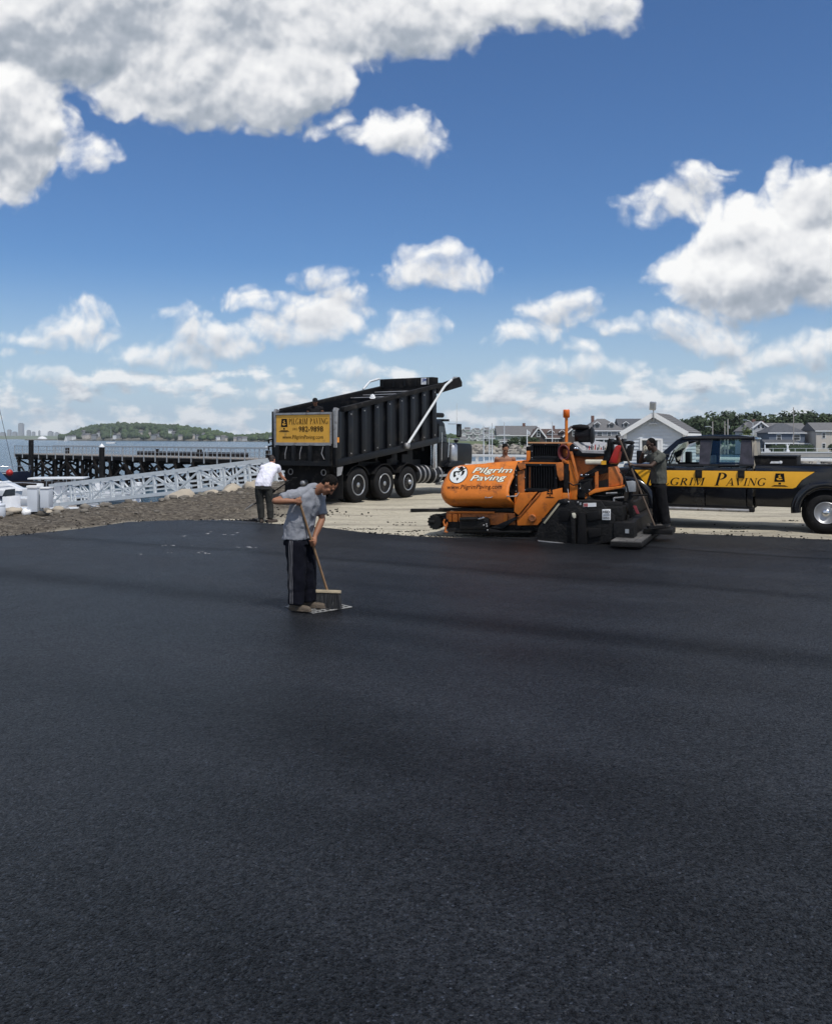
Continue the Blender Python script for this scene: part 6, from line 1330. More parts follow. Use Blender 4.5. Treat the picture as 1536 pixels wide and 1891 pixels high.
    # seats
    for y0 in (.10, W - .75):
        x0, z0 = S(*Z(958, 376), .1); x1, z1 = S(*Z(1062, 348), .1)
        MB().bx(x0, x1 + .05, y0, y0 + .44, z0, z1).build('seat_cushion', CREAM, t, bevel=.035, seg=3)
        bk = MB().prism(P([(1058, 376), (1090, 260), (1096, 226), (1112, 222), (1112, 330), (1086, 378)], .1), y0 - .01, y0 + .45).build('seat_back', BLK, t, bevel=.02)
        MB().prism(P([(1096, 368), (1138, 270), (1156, 260), (1165, 268), (1147, 370)], .1), y0 + .015, y0 + .42).build('seat_back_shell', RED if y0 < 1 else BLK, t, bevel=.02)
        MB().prism(P([(1088, 250), (1098, 222), (1110, 224), (1104, 280), (1092, 300)], .02), y0 - .07, y0 - .02).build('arm_rest', BLKD, t, bevel=.01)
        MB().prism(P([(1118, 242), (1150, 236), (1168, 246), (1162, 262), (1126, 258)], .1), y0 + .02, y0 + .40).build('head_pad', BLKD, t, bevel=.015)
        pr('seat_base', [(1040, 376), (1140, 376), (1120, 420), (1010, 445), (960, 455), (940, 440), (1000, 405)], y0 + .04, y0 + .36, BLKD)
        MB().bx(x1 - .02, x1 + .08, y0 - .012, y0, z0 + .0, z0 + .08).build('belt_buckle', YEL, t) if y0 < 1 else None
    pr('tilt_stalk', [(1138, 208), (1148, 200), (1168, 245), (1176, 226), (1186, 228), (1180, 300), (1164, 300)], .3, .4, BLKD, .01)
    pr('seat_pillar', [(1096, 392), (1136, 388), (1166, 460), (1166, 500), (1098, 512)], .10, .5, ORGD, .02)
    pr('floor_arch', [(978, 545), (1016, 520), (1110, 512), (1180, 502), (1178, 516), (1100, 530), (1020, 545), (985, 562)], -.02, .5, ORG, .012)
    pr('support_post', [(1018, 418), (1036, 418), (1036, 520), (1018, 520)], .04, .12, ORGD, .01); pr('frame_leg', [(955, 545), (985, 540), (985, 580), (960, 580)], .0, .10, ORG)
    # dark works behind and below
    pr('rear_body', [(868, 500), (960, 455), (1010, 450), (1010, 545), (1190, 520), (1190, 650), (1140, 700), (1000, 760), (870, 700)], .16, W - .2, ASHB, .02)
    pr('hydraulic_block', [(915, 480), (985, 470), (1000, 520), (985, 575), (918, 575)], .0, .16, BLKD, .02)
    for k, pts in enumerate((((930, 445), (960, 452), (1000, 430), (1040, 410)), ((860, 480), (890, 500), (930, 490), (940, 530)), ((985, 500), (1010, 560), (1080, 565), (1180, 545)), ((940, 560), (1020, 600), (1100, 590), (1190, 620)), ((1130, 540), (1180, 600), (1235, 590), (1250, 640)), ((1180, 560), (1200, 520), (1190, 440), (1165, 420)), ((1100, 540), (1150, 640), (1215, 660), (1240, 700)))):
        q = [S(*Z(*p), -.04 + .03 * k) for p in pts]; MB().tube([(p[0], -.04 + .03 * k, p[1]) for p in q], .014, 6).build('hose', BLK, t)
    for X, Y, r in ((938, 440, .03), (965, 438, .022), (978, 438, .018), (930, 520, .015), (985, 528, .018)): x, z = S(*Z(X, Y), -.05); MB().ball((x, -.03, z), r, 10, 7).build('fitting', CHR, t)
    # levelling arm, end gate, screed
    YG = -.78
    pr('end_gate', [(800, 592), (838, 586), (968, 590), (1050, 590), (1075, 625), (1135, 680), (1140, 830), (970, 858), (690, 826), (676, 815), (672, 790), (690, 740)], YG, YG + .07, ASHB, .012)
    pr('gate_ski', [(678, 826), (972, 857), (972, 862), (684, 833)], YG - .06, YG + .12, STEEL, .006)
    pr('gate_ruler', [(808, 600), (818, 604), (722, 728), (712, 722)], YG - .02, YG - .003, M('brass_scale', (.40, .36, .26), .5), .004)
    pr('gate_recess', [(806, 650), (866, 648), (866, 710), (812, 712)], YG - .025, YG - .003, INK, .005); pr('gate_post', [(874, 655), (900, 650), (905, 850), (880, 850)], YG - .09, YG - .003, ASHB, .015)
    pr('gate_cylinder', [(920, 660), (960, 660), (972, 850), (910, 850)], YG - .08, YG - .003, BLKD, .03); pr('yellow_tag', [(882, 665), (898, 662), (906, 672), (905, 692), (895, 696), (886, 688)], YG - .10, YG - .092, CREAM, .004)
    pr('gate_clamp', [(965, 660), (1050, 650), (1055, 700), (970, 715)], YG - .05, YG - .003, BLKD, .02); pr('gate_clamp', [(975, 760), (1050, 750), (1055, 800), (985, 815)], YG - .05, YG - .003, BLKD, .02)
    pr('warning_sticker', [(950, 605), (1026, 603), (1026, 626), (950, 628)], YG - .009, YG - .003, WHT, 0); pr('warning_sticker', [(952, 607), (976, 606.5), (976, 625), (952, 626)], YG - .014, YG - .0095, M('red_print', (.38, .10, .10), .5), 0); pr('small_sticker', [(928, 602), (938, 601), (938, 616), (928, 617)], YG - .009, YG - .003, GRYP, 0)
    s = pr('screed_sign', [(1061, 642), (1110, 641), (1110, 705), (1061, 704)], YG - .03, YG - .005, WHT, .003)
    for txt, c in (('HSD', (1065, 1106, 648, 666)), ('Leeboy', (1065, 1106, 685, 700))):
        vs, fs = text_polys(txt, bold=.03); a_, b_ = S(*Z(c[0], c[2]), YG - .03), S(*Z(c[1], c[3]), YG - .03); print_on(t, 'sign_lettering', INK, fit(vs, 0, b_[0] - a_[0], 0, a_[1] - b_[1]), fs, (a_[0], YG - .031, b_[1]), (1, 0, 0), (0, 0, 1))
    for k in range(3): pr('sign_line', [(1066, 670 + 4.6 * k), (1106, 669.6 + 4.6 * k), (1106, 672.2 + 4.6 * k), (1066, 672.6 + 4.6 * k)], YG - .034, YG - .0305, GRYP, 0)
    pr('arm_hub', [(800, 586), (840, 580), (860, 592), (850, 612), (806, 608)], YG - .03, YG + .2, BLK, .02); bolt_row([(862, 598), (838, 596), (836, 655), (918, 600)], YG - .01, .02)
    pr('tow_arm', [(700, 700), (860, 590), (1000, 585), (1180, 600), (1180, 650), (1000, 640), (860, 650), (720, 740)], YG + .3, YG + .42, ASHB, .02)
    x0 = S(*Z(980, 700), YG)[0]; x1 = S(*Z(1140, 700), YG)[0]
    MB().bx(x0, x1 + .28, YG + .09, W + .7, .02, .42).build('screed', ASHB, t, bevel=.02); MB().bx(x0 + .05, x1 + .1, YG + .2, W + .6, .43, .72).build('screed_beam', ASHB, t, bevel=.02)
    # extension box and walkway reaching back
    c0 = F.z(*Z(1140, 722), .42); c1 = F.z(*Z(1240, 718), .42)
    MB().bx(c0[0] - .02, c0[0] + .36, c0[1] - .10, c0[1] + .35, .12, .44).build('extension_box', ASHB, t, bevel=.012); MB().bx(c0[0] + .2, c0[0] + .27, c0[1] - .112, c0[1] - .101, .24, .32).build('box_label', GRYP, t)
    k0 = F.z(*Z(1158, 812), .14); k1 = F.z(*Z(1270, 838), .14); k2 = F.z(*Z(1492, 768), .14)
    MB().bx(k0[0] - .05, k0[0] + .52, k1[1] - .02, k1[1] + 3.1, .05, .13).build('walkway_frame', ASHB, t, bevel=.01)
    for k in range(4): MB().bx(k0[0] - .045 + .14 * k, k0[0] + .085 + .14 * k, k1[1], k1[1] + 3.05, .134, .152).build('walkway_plank', M('worn_tread_plate', (.07, .068, .066), .7, var=.3, dirt=(.16, .15, .14), dirt_amt=.3, bump=.3) if k == 0 else bpy.data.materials['worn_tread_plate'], t)
    # control box, handles, far side bits
    pr('control_box', [(1196, 478), (1236, 474), (1256, 480), (1256, 538), (1200, 540)], -.12, .05, GRYP, .012); pr('box_post', [(1215, 540), (1240, 540), (1245, 690), (1215, 690)], -.06, .0, BLKD, .01)
    for pts in (((1130, 575), (1130, 625)), ((1130, 576), (1190, 570)), ((1085, 548), (1150, 545)), ((1235, 560), (1330, 556)), ((1185, 425), (1215, 540)), ((1240, 380), (1200, 440))):
        q = [S(*Z(*p), -.25) for p in pts]; MB().tube([(p[0], -.25, p[1]) for p in q], .020, 6).build('guard_tube', BLKD if pts[0][1] < 540 or pts[0][0] > 1200 else STEEL, t)
    for k in range(3): q = [S(*Z(X, Y), -.3) for X, Y in ((1246 + 6 * k, 620), (1256 + 6 * k, 645), (1268 + 5 * k, 668))]; MB().tube([(p[0], -.3, p[1]) for p in q], .012, 6).build('red_hose', M('red_hose', (.22, .03, .04), .5) if k == 0 else bpy.data.materials['red_hose'], t)
    for i in range(24):                                  # small clutter of valves, clamps and brackets over the dark works
        X, Y = rg.uniform(985, 1230), rg.uniform(560, 690); x, z = S(*Z(X, Y), .0); MB().box((x, rg.uniform(-.25, .1), z), (rg.uniform(.03, .12), rg.uniform(.03, .1), rg.uniform(.03, .12)), rg.uniform(0, 1), 0, rg.uniform(0, 1)).build('valve', (ASHB, BLK, BLKD, BLKD)[i % 4], t, bevel=.006)
    return F, Z
PV, PZ = paver()
# ------------------------------------------------------------------ pickup truck
CARP = M('pickup_black', (.006, .007, .010), .2, spec=.35, coat=.45, var=.05, dirt=(.03, .028, .026), dirt_amt=.04, dscale=2)
DUST = M('dusty_rear_glass', (.26, .235, .19), .5, var=.25, scale=3)
DOORG = M('streaky_black_pillar', (.03, .028, .036), .35, var=.9, scale=6, detail=8)
def pickup():
    F = Frame(8.99, 19.6, -26)
    t = thing('pickup_truck', 'black crew cab pickup with yellow lettered stripe', 'pickup', F.o, F.a)
    Z = lambda X, Y: (1120 + X / 3.692, 740 + Y / 3.692)
    S = lambda X, Y, y=0.0: F.y(*Z(X, Y), y)
    P = lambda pts, y=0.0: [S(*p, y) for p in pts]
    W = 2.0
    def bulge(z): return .075 * ((z - .98) / .52) ** 2 * (1 if z < .98 else .8)
    def body(name, pts, m, y0=0.0, y1=W, lv=(.45, .55, .65, .75, .85, .95, 1.03, 1.1, 1.16, 1.22, 1.27, 1.31, 1.35), parent=None):
        me = MB().prism(pts, y0, y1).mesh(name, m); bm = bmesh.new(); bm.from_mesh(me)
        for c in lv: bmesh.ops.bisect_plane(bm, geom=bm.verts[:] + bm.edges[:] + bm.faces[:], plane_co=(0, 0, c), plane_no=(0, 0, 1))
        for v in bm.verts:
            if v.co.y < .3: v.co.y += bulge(v.co.z)
            elif v.co.y > W - .3: v.co.y -= bulge(v.co.z)
        ed = [e for e in bm.edges if len(e.link_faces) == 2 and e.calc_face_angle(0) > .6]
        bmesh.ops.bevel(bm, geom=ed, offset=.022, segments=2, profile=.6, affect='EDGES', clamp_overlap=True)
        bm.to_mesh(me); bm.free()
        for p in me.polygons: p.use_smooth = True
        me.set_sharp_from_angle(angle=R(35))
        o = bpy.data.objects.new(name, me); col.objects.link(o); o.parent = parent or t; return o
    def skin_decal(name, m, vs, fs, off): 
        clean_poly_mesh(vs, fs, m, name, t, [.9 + .04 * k for k in range(12)], 2, lambda co: Vector((co.x, bulge(co.z) - off, co.z)))
    xF, xR, ZB = -4.37, 0.0, 1.375
    xc = S(1002, 440)[0]; xb = S(668, 440)[0]; xd = S(952, 440)[0]; xh = S(398, 440)[0]; xfd = xh - .12
    zs = .46
    def arch(x0, r, z=.40, a0=0, a1=180, n=12): return [(x0 + r * math.cos(R(a0 + (a1 - a0) * k / n)), z + r * math.sin(R(a0 + (a1 - a0) * k / n))) for k in range(n + 1)]
    # front clip with hood, cab lower, bed
    fa = arch(xF, .50, .42, 4, 176)
    clip = [(xfd - .008, zs), (xfd - .008, ZB + .02), (xfd - .1, 1.40), (xF - .3, 1.33), (xF - .82, 1.24), (xF - .94, 1.12), (xF - .96, .62), (xF - .9, .50), (xF - .52, .48)] + fa[::-1] + [(xF + .52, zs)]
    body('front_clip', clip, CARP)
    MB().prismx([(.25, 1.34), (W - .25, 1.34), (W - .45, 1.44), (.45, 1.44)], xfd - .95, xfd - .02).build('hood_bulge', CARP, t, bevel=.04)
    for x in (xF - .99,): MB().bx(x, x + .06, .35, W - .35, .78, 1.18).build('grille', CHR, t, bevel=.02); MB().bx(x - .14, x + .04, .02, W - .02, .46, .72).build('front_bumper', CHR, t, bevel=.04)
    for y in (.12, W - .34): MB().bx(xF - .98, xF - .9, y, y + .24, .84, 1.16).build('headlight', GLASS, t)
    body('front_door', [(xfd, zs), (xb - .006, zs), (xb - .006, ZB), (xfd, ZB)], CARP, 0, .1); body('rear_door', [(xb + .006, zs), (xd - .006, zs), (xd - .006, ZB), (xb + .006, ZB)], CARP, 0, .1)
    body('cab_corner', [(xd + .006, zs), (xc - .02, zs), (xc - .02, ZB), (xd + .006, ZB)], CARP, 0, .1)
    body('far_side', [(xfd, zs), (xc - .02, zs), (xc - .02, ZB), (xfd, ZB)], CARP, W - .1, W); MB().bx(xfd, xc - .03, .1, W - .1, .42, .55).build('cab_floor', BLKD, t); MB().bx(xc - .1, xc - .03, .11, W - .11, .5, ZB).build('cab_back', CARP, t)
    MB().bx(xfd, xfd + .3, .12, W - .12, .9, 1.36).build('dashboard', BLKD, t, bevel=.05)
    ra = arch(xR, .52, .42, 4, 176)
    zbt = S(1200, 443)[1]
    bed = [(xc + .03, .50)] + [(xR - .54, .50)] + ra[::-1] + [(xR + .54, .52), (1.42, .55), (1.42, zbt), (xc + .03, zbt)]
    body('bed_side', bed, CARP, 0, .09); body('bed_side', bed, CARP, W - .09, W)
    MB().bx(xc + .03, 1.4, .1, W - .1, .72, .78).build('bed_floor', BLKD, t); MB().bx(1.36, 1.43, .1, W - .1, .62, zbt).build('tailgate', CARP, t); MB().bx(1.44, 1.62, .05, W - .05, .5, .68).build('rear_bumper', CHR, t)
    MB().prism([(xc + .04, zbt), (1.42, zbt), (1.42, zbt + .025), (xc + .04, zbt + .025)], .07, .2).build('bed_rail_cap', BLKD, t)
    # flares over the wheels
    for x0 in (xR, xF):
        vs = []; n = 26; rows = [(.505, .03), (.52, -.03), (.56, -.048), (.63, -.044), (.69, -.018), (.715, .03)]
        for (r, y) in rows:
            for k in range(n + 1):
                a_ = R(-6 + 192 * k / n); vs.append((x0 + r * math.cos(a_), y, .45 + r * .98 * math.sin(a_)))
        fs = [(i * (n + 1) + k, (i + 1) * (n + 1) + k, (i + 1) * (n + 1) + k + 1, i * (n + 1) + k + 1) for i in range(len(rows) - 1) for k in range(n)]
        MB().add(vs, fs, True).build('wheel_flare', CARP, t)
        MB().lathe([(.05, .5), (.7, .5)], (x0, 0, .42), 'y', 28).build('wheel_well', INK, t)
    # rocker, steps
    MB().prism([(xfd, .36), (xc, .36), (xc, .47), (xfd, .47)], .06, .3).build('rocker', BLKD, t, bevel=.02); MB().tube([(xfd + .1, .0, .40), (xc - .1, .0, .40)], .04, 8).build('step_bar', STEEL, t)
    # greenhouse: side pieces lean inward
    def lean(z): return .045 + max(0, z - ZB) * .32
    def gh(name, pts, m, th=.03, side=0, parent=None, off=0.0):
        q = [S(*p, .12) for p in pts]; k = len(q); f = (lambda z: lean(z) + off) if not side else (lambda z: W - lean(z) - th - off)
        if sum(q[i][0] * q[(i + 1) % k][1] - q[(i + 1) % k][0] * q[i][1] for i in range(k)) < 0: q = q[::-1]
        vs = [(x, f(z), z) for x, z in q] + [(x, f(z) + th, z) for x, z in q]
        return MB().add(vs, [tuple(range(k)), tuple(range(2 * k - 1, k - 1, -1))] + [(i, i + k, (i + 1) % k + k, (i + 1) % k) for i in range(k)]).build(name, m, parent or t)
    for sd_ in (0, 1):
        gh('door_pillar', [(632, 434), (632, 262), (714, 262), (700, 434)], DOORG if not sd_ else CARP, .05, sd_)
        gh('rear_pillar', [(906, 434), (914, 262), (985, 250), (1002, 300), (1006, 438)], DOORG if not sd_ else CARP, .05, sd_)
        gh('front_pillar', [(378, 352), (470, 268), (512, 246), (528, 252), (432, 352), (408, 434), (380, 434)], CARP, .06, sd_)
        gh('roof_rail', [(500, 250), (545, 240), (660, 236), (900, 239), (1000, 242), (985, 268), (900, 264), (715, 264), (630, 268), (545, 278), (480, 300)], CARP, .07, sd_)
        gh('belt_trim', [(395, 430), (1004, 434), (1004, 446), (395, 446)], BLK, .03, sd_, off=-.004)
        gh('rear_window', [(706, 430), (716, 266), (908, 266), (902, 430)], GLASS, .006, sd_, off=.02)
        if sd_: gh('front_window', [(432, 430), (440, 352), (545, 280), (630, 270), (630, 430)], GLASS, .006, sd_, off=.02)
    r0 = S(545, 240, .3); r1 = S(1000, 242, .3); zr = r1[1]
    MB().prism([(r0[0] - .12, zr - .07), (r0[0] + .1, zr - .005), (r0[0] + .5, zr + .035), (r1[0] - .3, zr + .03), (r1[0] + .02, zr - .01), (r1[0] + .06, zr - .07)], .2, W - .2).build('roof', CARP, t, bevel=.03)
    w0, w1 = S(385, 352, .3), S(512, 250, .3)
    MB().add([(w0[0] + .05, .14, ZB + .0), (w0[0] + .05, W - .14, ZB), (w1[0] + .02, W - .27, zr - .05), (w1[0] + .02, .27, zr - .05)], [(0, 1, 2, 3)]).build('windscreen', GLASS, t)
    MB().add([(xc + .0, .15, ZB - .05), (xc - .02, .26, zr - .08), (xc - .02, W - .26, zr - .08), (xc + .0, W - .15, ZB - .05)], [(0, 3, 2, 1)]).build('rear_glass', DUST, t)
    MB().add([(xc - .01, .06, ZB - .02), (xc + .10, .16, ZB - .02), (xc + .03, .28, zr - .1), (xc - .06, .21, zr - .09)], [(0, 1, 2, 3)]).build('corner_panel', DUST, t)
    MB().bx(xc - .04, xc - .005, .2, W - .2, zr - .1, zr - .01).build('brake_light_bar', BLK, t)
    # interior seen through the glass
    for y in (.35, W - .9):
        for x in (xb + .02, xd - .1): MB().bx(x - .1, x + .08, y, y + .5, .75, 1.42).build('seat_back', TAN, t, bevel=.05); MB().bx(x - .06, x + .05, y + .12, y + .38, 1.44, 1.64).build('headrest', TAN, t, bevel=.04)
    q = S(445, 385, .5); MB().tube([(q[0] + .06 * math.sin(R(a)), .52 + .19 * math.cos(R(a)), q[1] + .17 * math.sin(R(a))) for a in range(0, 361, 24)], .016, 6, cap=False).build('steering_wheel', BLK, t)
    q = S(560, 388, W + .25); MB().bx(q[0] - .06, q[0] + .08, W + .02, W + .30, q[1] - .16, q[1] + .16).build('mirror', BLK, t, bevel=.03)
    # near towing mirror on its arm
    m0 = S(235, 385, -.28); mb = MB().bx(m0[0] - .09, m0[0] + .03, -.40, -.18, m0[1] - .15, m0[1] + .16).build('mirror', BLK, t, bevel=.03)
    MB().bx(m0[0] + .032, m0[0] + .036, -.385, -.20, m0[1] - .11, m0[1] + .13).build('mirror_glass', CHR, mb)
    for dz in (-.06, .08): MB().tube([(m0[0], -.2, m0[1] + dz), (xfd + .2, .08, m0[1] + dz - .02)], .018, 6).build('mirror_arm', BLK, mb)
    # stripe, outline, lettering
    def flat(pts): return [(x, 0.0, z) for x, z in P(pts, .01)]
    so = [(183, 467), (1436, 481), (1400, 492), (1338, 540), (1296, 596), (1272, 604), (288, 583), (262, 572)]; si = [(190, 471), (1418, 485), (1330, 541), (1290, 590), (1268, 598), (290, 577), (268, 568)]
    skin_decal('stripe_edge', INK, flat(so), [tuple(range(len(so)))], .004); skin_decal('side_stripe', YEL, flat(si), [tuple(range(len(si)))], .007)
    def letters(vs, fs, X0, X1, Yt, Yb, m=INK, off=.010):
        a_, b_ = S(X0, Yb, .01), S(X1, Yt, .01); b2 = S(X1, Yb + 2, .01)
        fv = fit(vs, a_[0], b_[0], 0, 1); zz = lambda x: a_[1] + (b2[1] - a_[1]) * (x - a_[0]) / (b_[0] - a_[0]); hh = S(X0, Yt, .01)[1] - a_[1]
        for j, f in enumerate(fs): pass
        skin_decal('stripe_lettering', m, [(x, 0.0, zz(x) + v * hh) for x, v in fv], fs, off)
    vs, fs, w_ = serif_polys('PILGRIM', h=.56, slant=.22, sx=1.25, caps={0: 1.0}); letters(vs, fs, 262, 674, 487, 575)
    vs, fs, w_ = serif_polys('PAVING', h=.56, slant=.22, sx=1.25, caps={0: 1.0}); letters(vs, fs, 735, 1088, 490, 578)
    h0, h1 = S(1120, 583, .01), S(1240, 496, .01)
    hat_on(t, (h0[0], bulge(1.1) - .010, h0[1]), (1, 0, 0), (0, 0, 1), h1[0] - h0[0], h1[1] - h0[1], YEL)
    for X0 in (604, 894): a_, b_ = S(X0, 526, .0), S(X0 + 46, 474, .0); MB().bx(a_[0], b_[0], -.035, .03, a_[1], b_[1]).build('door_handle', BLKD, t, bevel=.015)
    f0, f1 = S(1058, 575, 0), S(1128, 528, 0)
    o = MB().tube([(f0[0], .004, f0[1]), (f0[0], .004, f1[1]), (f1[0], .004, f1[1]), (f1[0], .004, f0[1]), (f0[0], .004, f0[1])], .004, 4, cap=False).build('fuel_flap', BLKD, t)
    # tool box across the bed with worn white print
    b0, b1 = S(1012, 436, .25), S(1298, 384, .25)
    bx_ = MB().bx(b0[0], b1[0], .12, W - .12, zbt - .1, b1[1]).build('tool_box', BLKD, t, bevel=.012); MB().bx(b0[0] - .01, b1[0] + .01, .10, W - .10, b1[1] + .002, b1[1] + .03).build('lid', BLK, bx_, bevel=.01)
    p0, p1 = S(1112, 427, .12), S(1178, 413, .12); MB().prism([(p0[0], p0[1]), (p1[0], p0[1]), (p1[0] + .02, p1[1]), (p0[0] + .03, p1[1])], .114, .1185).build('worn_print', WHT, bx_)
    c = S(1186, 420, .12); MB().lathe([(-.004, .022), (-.004, .036), (0, .036), (0, .022)], (c[0], .116, c[1]), 'y', 18).build('round_mark', WHT, bx_)
    # wheels
    for x0 in (xR, xF):
        for s, y in ((1, -.02), (-1, W + .02)):
            w = bpy.data.objects.new('wheel', None); col.objects.link(w); w.parent = t; w.location = (x0, y, .408); w.rotation_euler = (0, 0 if s > 0 else math.pi, 0)
            if s < 0: w.rotation_euler = (0, 0, math.pi)
            r = .408; rr = .245
            MB().lathe([(.03, rr), (.008, rr + .02), (0, .30), (.008, .355), (.03, .392), (.06, r), (.10, r), (.105, r - .008), (.12, r - .008), (.125, r), (.155, r), (.16, r - .008), (.175, r - .008), (.18, r), (.215, r), (.245, .392), (.27, .30), (.26, rr)], (0, 0, 0), 'y', 44).build('tyre', RUB, w)
            rim = MB().lathe([(.028, rr), (.004, rr - .004), (.004, rr - .016), (.03, rr - .028), (.075, rr - .05), (.085, .16), (.06, .135), (.045, .10), (.04, .085)], (0, 0, 0), 'y', 40).build('rim', ALU, w)
            MB().lathe([(.045, .088), (.0, .078), (-.012, .062), (-.018, .03), (-.018, 0)], (0, 0, 0), 'y', 28).build('hub_cap', CHR, w)
            h = MB()
            for k in range(7):
                a_ = 2 * math.pi * k / 7; ca, sa = math.cos(a_), math.sin(a_); h.add([(ca * rd - sa * tn, .071 + .007 * (rd > .17), sa * rd + ca * tn) for rd, tn in ((.150, -.016), (.158, -.03), (.182, -.036), (.192, -.02), (.192, .02), (.182, .036), (.158, .03), (.150, .016))], [tuple(range(8))])
            h.build('vent_slots', INK, w)
    for x0 in (xR, xF): MB().tube([(x0, .2, .40), (x0, W - .2, .40)], .06, 8).build('axle', BLKD, t)
    MB().bx(xF, 1.2, .5, .62, .48, .64).build('frame_rail', BLKD, t); MB().bx(xF, 1.2, W - .62, W - .5, .48, .64).build('frame_rail', BLKD, t)
pickup()
# ------------------------------------------------------------------ people
from mathutils.bvhtree import BVHTree
def cap_(mb, p, q, r0, r1=None, n=14):
    r1 = r0 if r1 is None else r1; p, q = Vector(p), Vector(q); d = q - p; L = d.length or 1e-4; d = d / L if L > 1e-4 else Vector((0, 0, 1))
    pts, rs = [], []
    for k in range(5): a = math.pi / 2 * (1 - k / 5); pts.append(p - d * r0 * math.sin(a)); rs.append(max(r0 * math.cos(a), r0 * .02))
    pts.append(p); rs.append(r0); pts.append(q); rs.append(r1)
    for k in range(1, 6): a = math.pi / 2 * k / 5; pts.append(q + d * r1 * math.sin(a)); rs.append(max(r1 * math.cos(a), r1 * .02))
    return mb.tube(pts, rs, n)
def chain(mb, pts, rs):
    for a, b, r, s in zip(pts[:-1], pts[1:], rs[:-1], rs[1:]): cap_(mb, a, b, r, s)
def loft(mb, rings, n=24):
    """rings: (centre, side, front, half width, half depth)"""
    vs = []; fs = []
    for (c, s, f, a, b) in rings:
        c = Vector(c)
        for k in range(n):
            t = 2 * math.pi * k / n; ct, st = math.cos(t), math.sin(t); e = .82
            vs.append(c + Vector(s) * a * math.copysign(abs(ct) ** e, ct) + Vector(f) * b * math.copysign(abs(st) ** e, st))
    for i in range(len(rings) - 1):
        for k in range(n): fs.append((i * n + k, i * n + (k + 1) % n, (i + 1) * n + (k + 1) % n, (i + 1) * n + k))
    fs += [tuple(range(n - 1, -1, -1)), tuple(range((len(rings) - 1) * n, len(rings) * n))]
    return mb.add(vs, fs, True)
def fuse(mb, name, m, parent, vox=.008, smooth=4, fold=0.0, fscale=9.0, seed=0, fdir=None):
    """one continuous skin round all the shapes"""
    o = bpy.data.objects.new(name, mb.mesh(name)); col.objects.link(o)
    r = o.modifiers.new('r', 'REMESH'); r.mode = 'VOXEL'; r.voxel_size = vox; r.use_smooth_shade = True
    if smooth: s = o.modifiers.new('s', 'SMOOTH'); s.factor = .5; s.iterations = smooth
    me = bpy.data.meshes.new_from_object(o.evaluated_get(bpy.context.evaluated_depsgraph_get())); old = o.data; o.modifiers.clear(); o.data = me; bpy.data.meshes.remove(old); me.name = name
    if fold:
        nn = [v.normal.copy() for v in me.vertices]; off = Vector((seed * 3.7, seed * 1.3, seed))
        for v, n in zip(me.vertices, nn):
            p = v.co; q = Vector((p.x, p.y, p.z * .55)) * fscale + off
            w = mn.noise(q) + .5 * mn.noise(q * 2.3); w = -abs(w) * 1.6 + .5
            v.co = p + n * fold * w
    for p in me.polygons: p.use_smooth = True
    me.materials.append(m); o.parent = parent; return o
def head(mb, c, f, u, s=.93):
    c, f, u = Vector(c), Vector(f).normalized(), Vector(u); u = (u - f * u.dot(f)).normalized(); r = f.cross(u); rot = Matrix((r, f, u)).transposed()
    P = lambda a, b, d: c + (r * a + f * b + u * d) * s
    mb.ball(P(0, -.004, .03), (.076 * s, .097 * s, .096 * s), 20, 14, rot); mb.ball(P(0, .03, -.05), (.060 * s, .066 * s, .068 * s), 16, 10, rot)
    mb.ball(P(0, .066, -.100), .027 * s); cap_(mb, P(0, .090, .022), P(0, .112, -.022), .010 * s, .016 * s, 8); cap_(mb, P(-.034, .080, .034), P(.034, .080, .034), .016 * s, None, 8)
    for k in (-1, 1): mb.ball(P(.042 * k, .062, -.020), .025 * s, 10, 8); mb.ball(P(.075 * k, -.008, -.004), (.010 * s, .020 * s, .029 * s), 10, 8, rot); mb.ball(P(.012 * k, .102, -.024), .010 * s, 8, 6)
    cap_(mb, P(-.02, .086, -.062), P(.02, .086, -.062), .011 * s, None, 8)
    return P, rot
def hand(mb, c, ax, n, wrist, rh=.014, s=1.0, thumb=1):
    """palm on side n of a rod through c along ax, fingers curled round it"""
    c, ax, n = Vector(c), Vector(ax).normalized(), Vector(n); n = (n - ax * n.dot(ax)).normalized(); t = ax.cross(n); rot = Matrix((ax, t, n)).transposed()
    pc = c + n * (rh + .016 * s); mb.ball(pc, (.042 * s, .042 * s, .019 * s), 14, 10, rot)
    Q = lambda k, deg, rad: c + ax * k + (n * math.cos(R(deg)) + t * math.sin(R(deg))) * rad
    for k, ln in zip((-.031, -.0105, .0105, .031), (.86, 1.0, .96, .8)):
        chain(mb, [pc + ax * k * s + t * .03 * s] + [Q(k * s, d * ln, rh + .011 * s) for d in (62, 118, 176, 232)], [.0100 * s, .0098 * s, .0092 * s, .0085 * s, .0075 * s])
    chain(mb, [pc + ax * .026 * s * thumb - t * .024 * s, Q(.046 * s * thumb, -70, rh + .014 * s), Q(.038 * s * thumb, -120, rh + .011 * s), Q(.026 * s * thumb, -165, rh + .010 * s)], [.013 * s, .0115 * s, .010 * s, .0085 * s])
    cap_(mb, pc - t * .004, wrist, .026 * s, .027 * s)
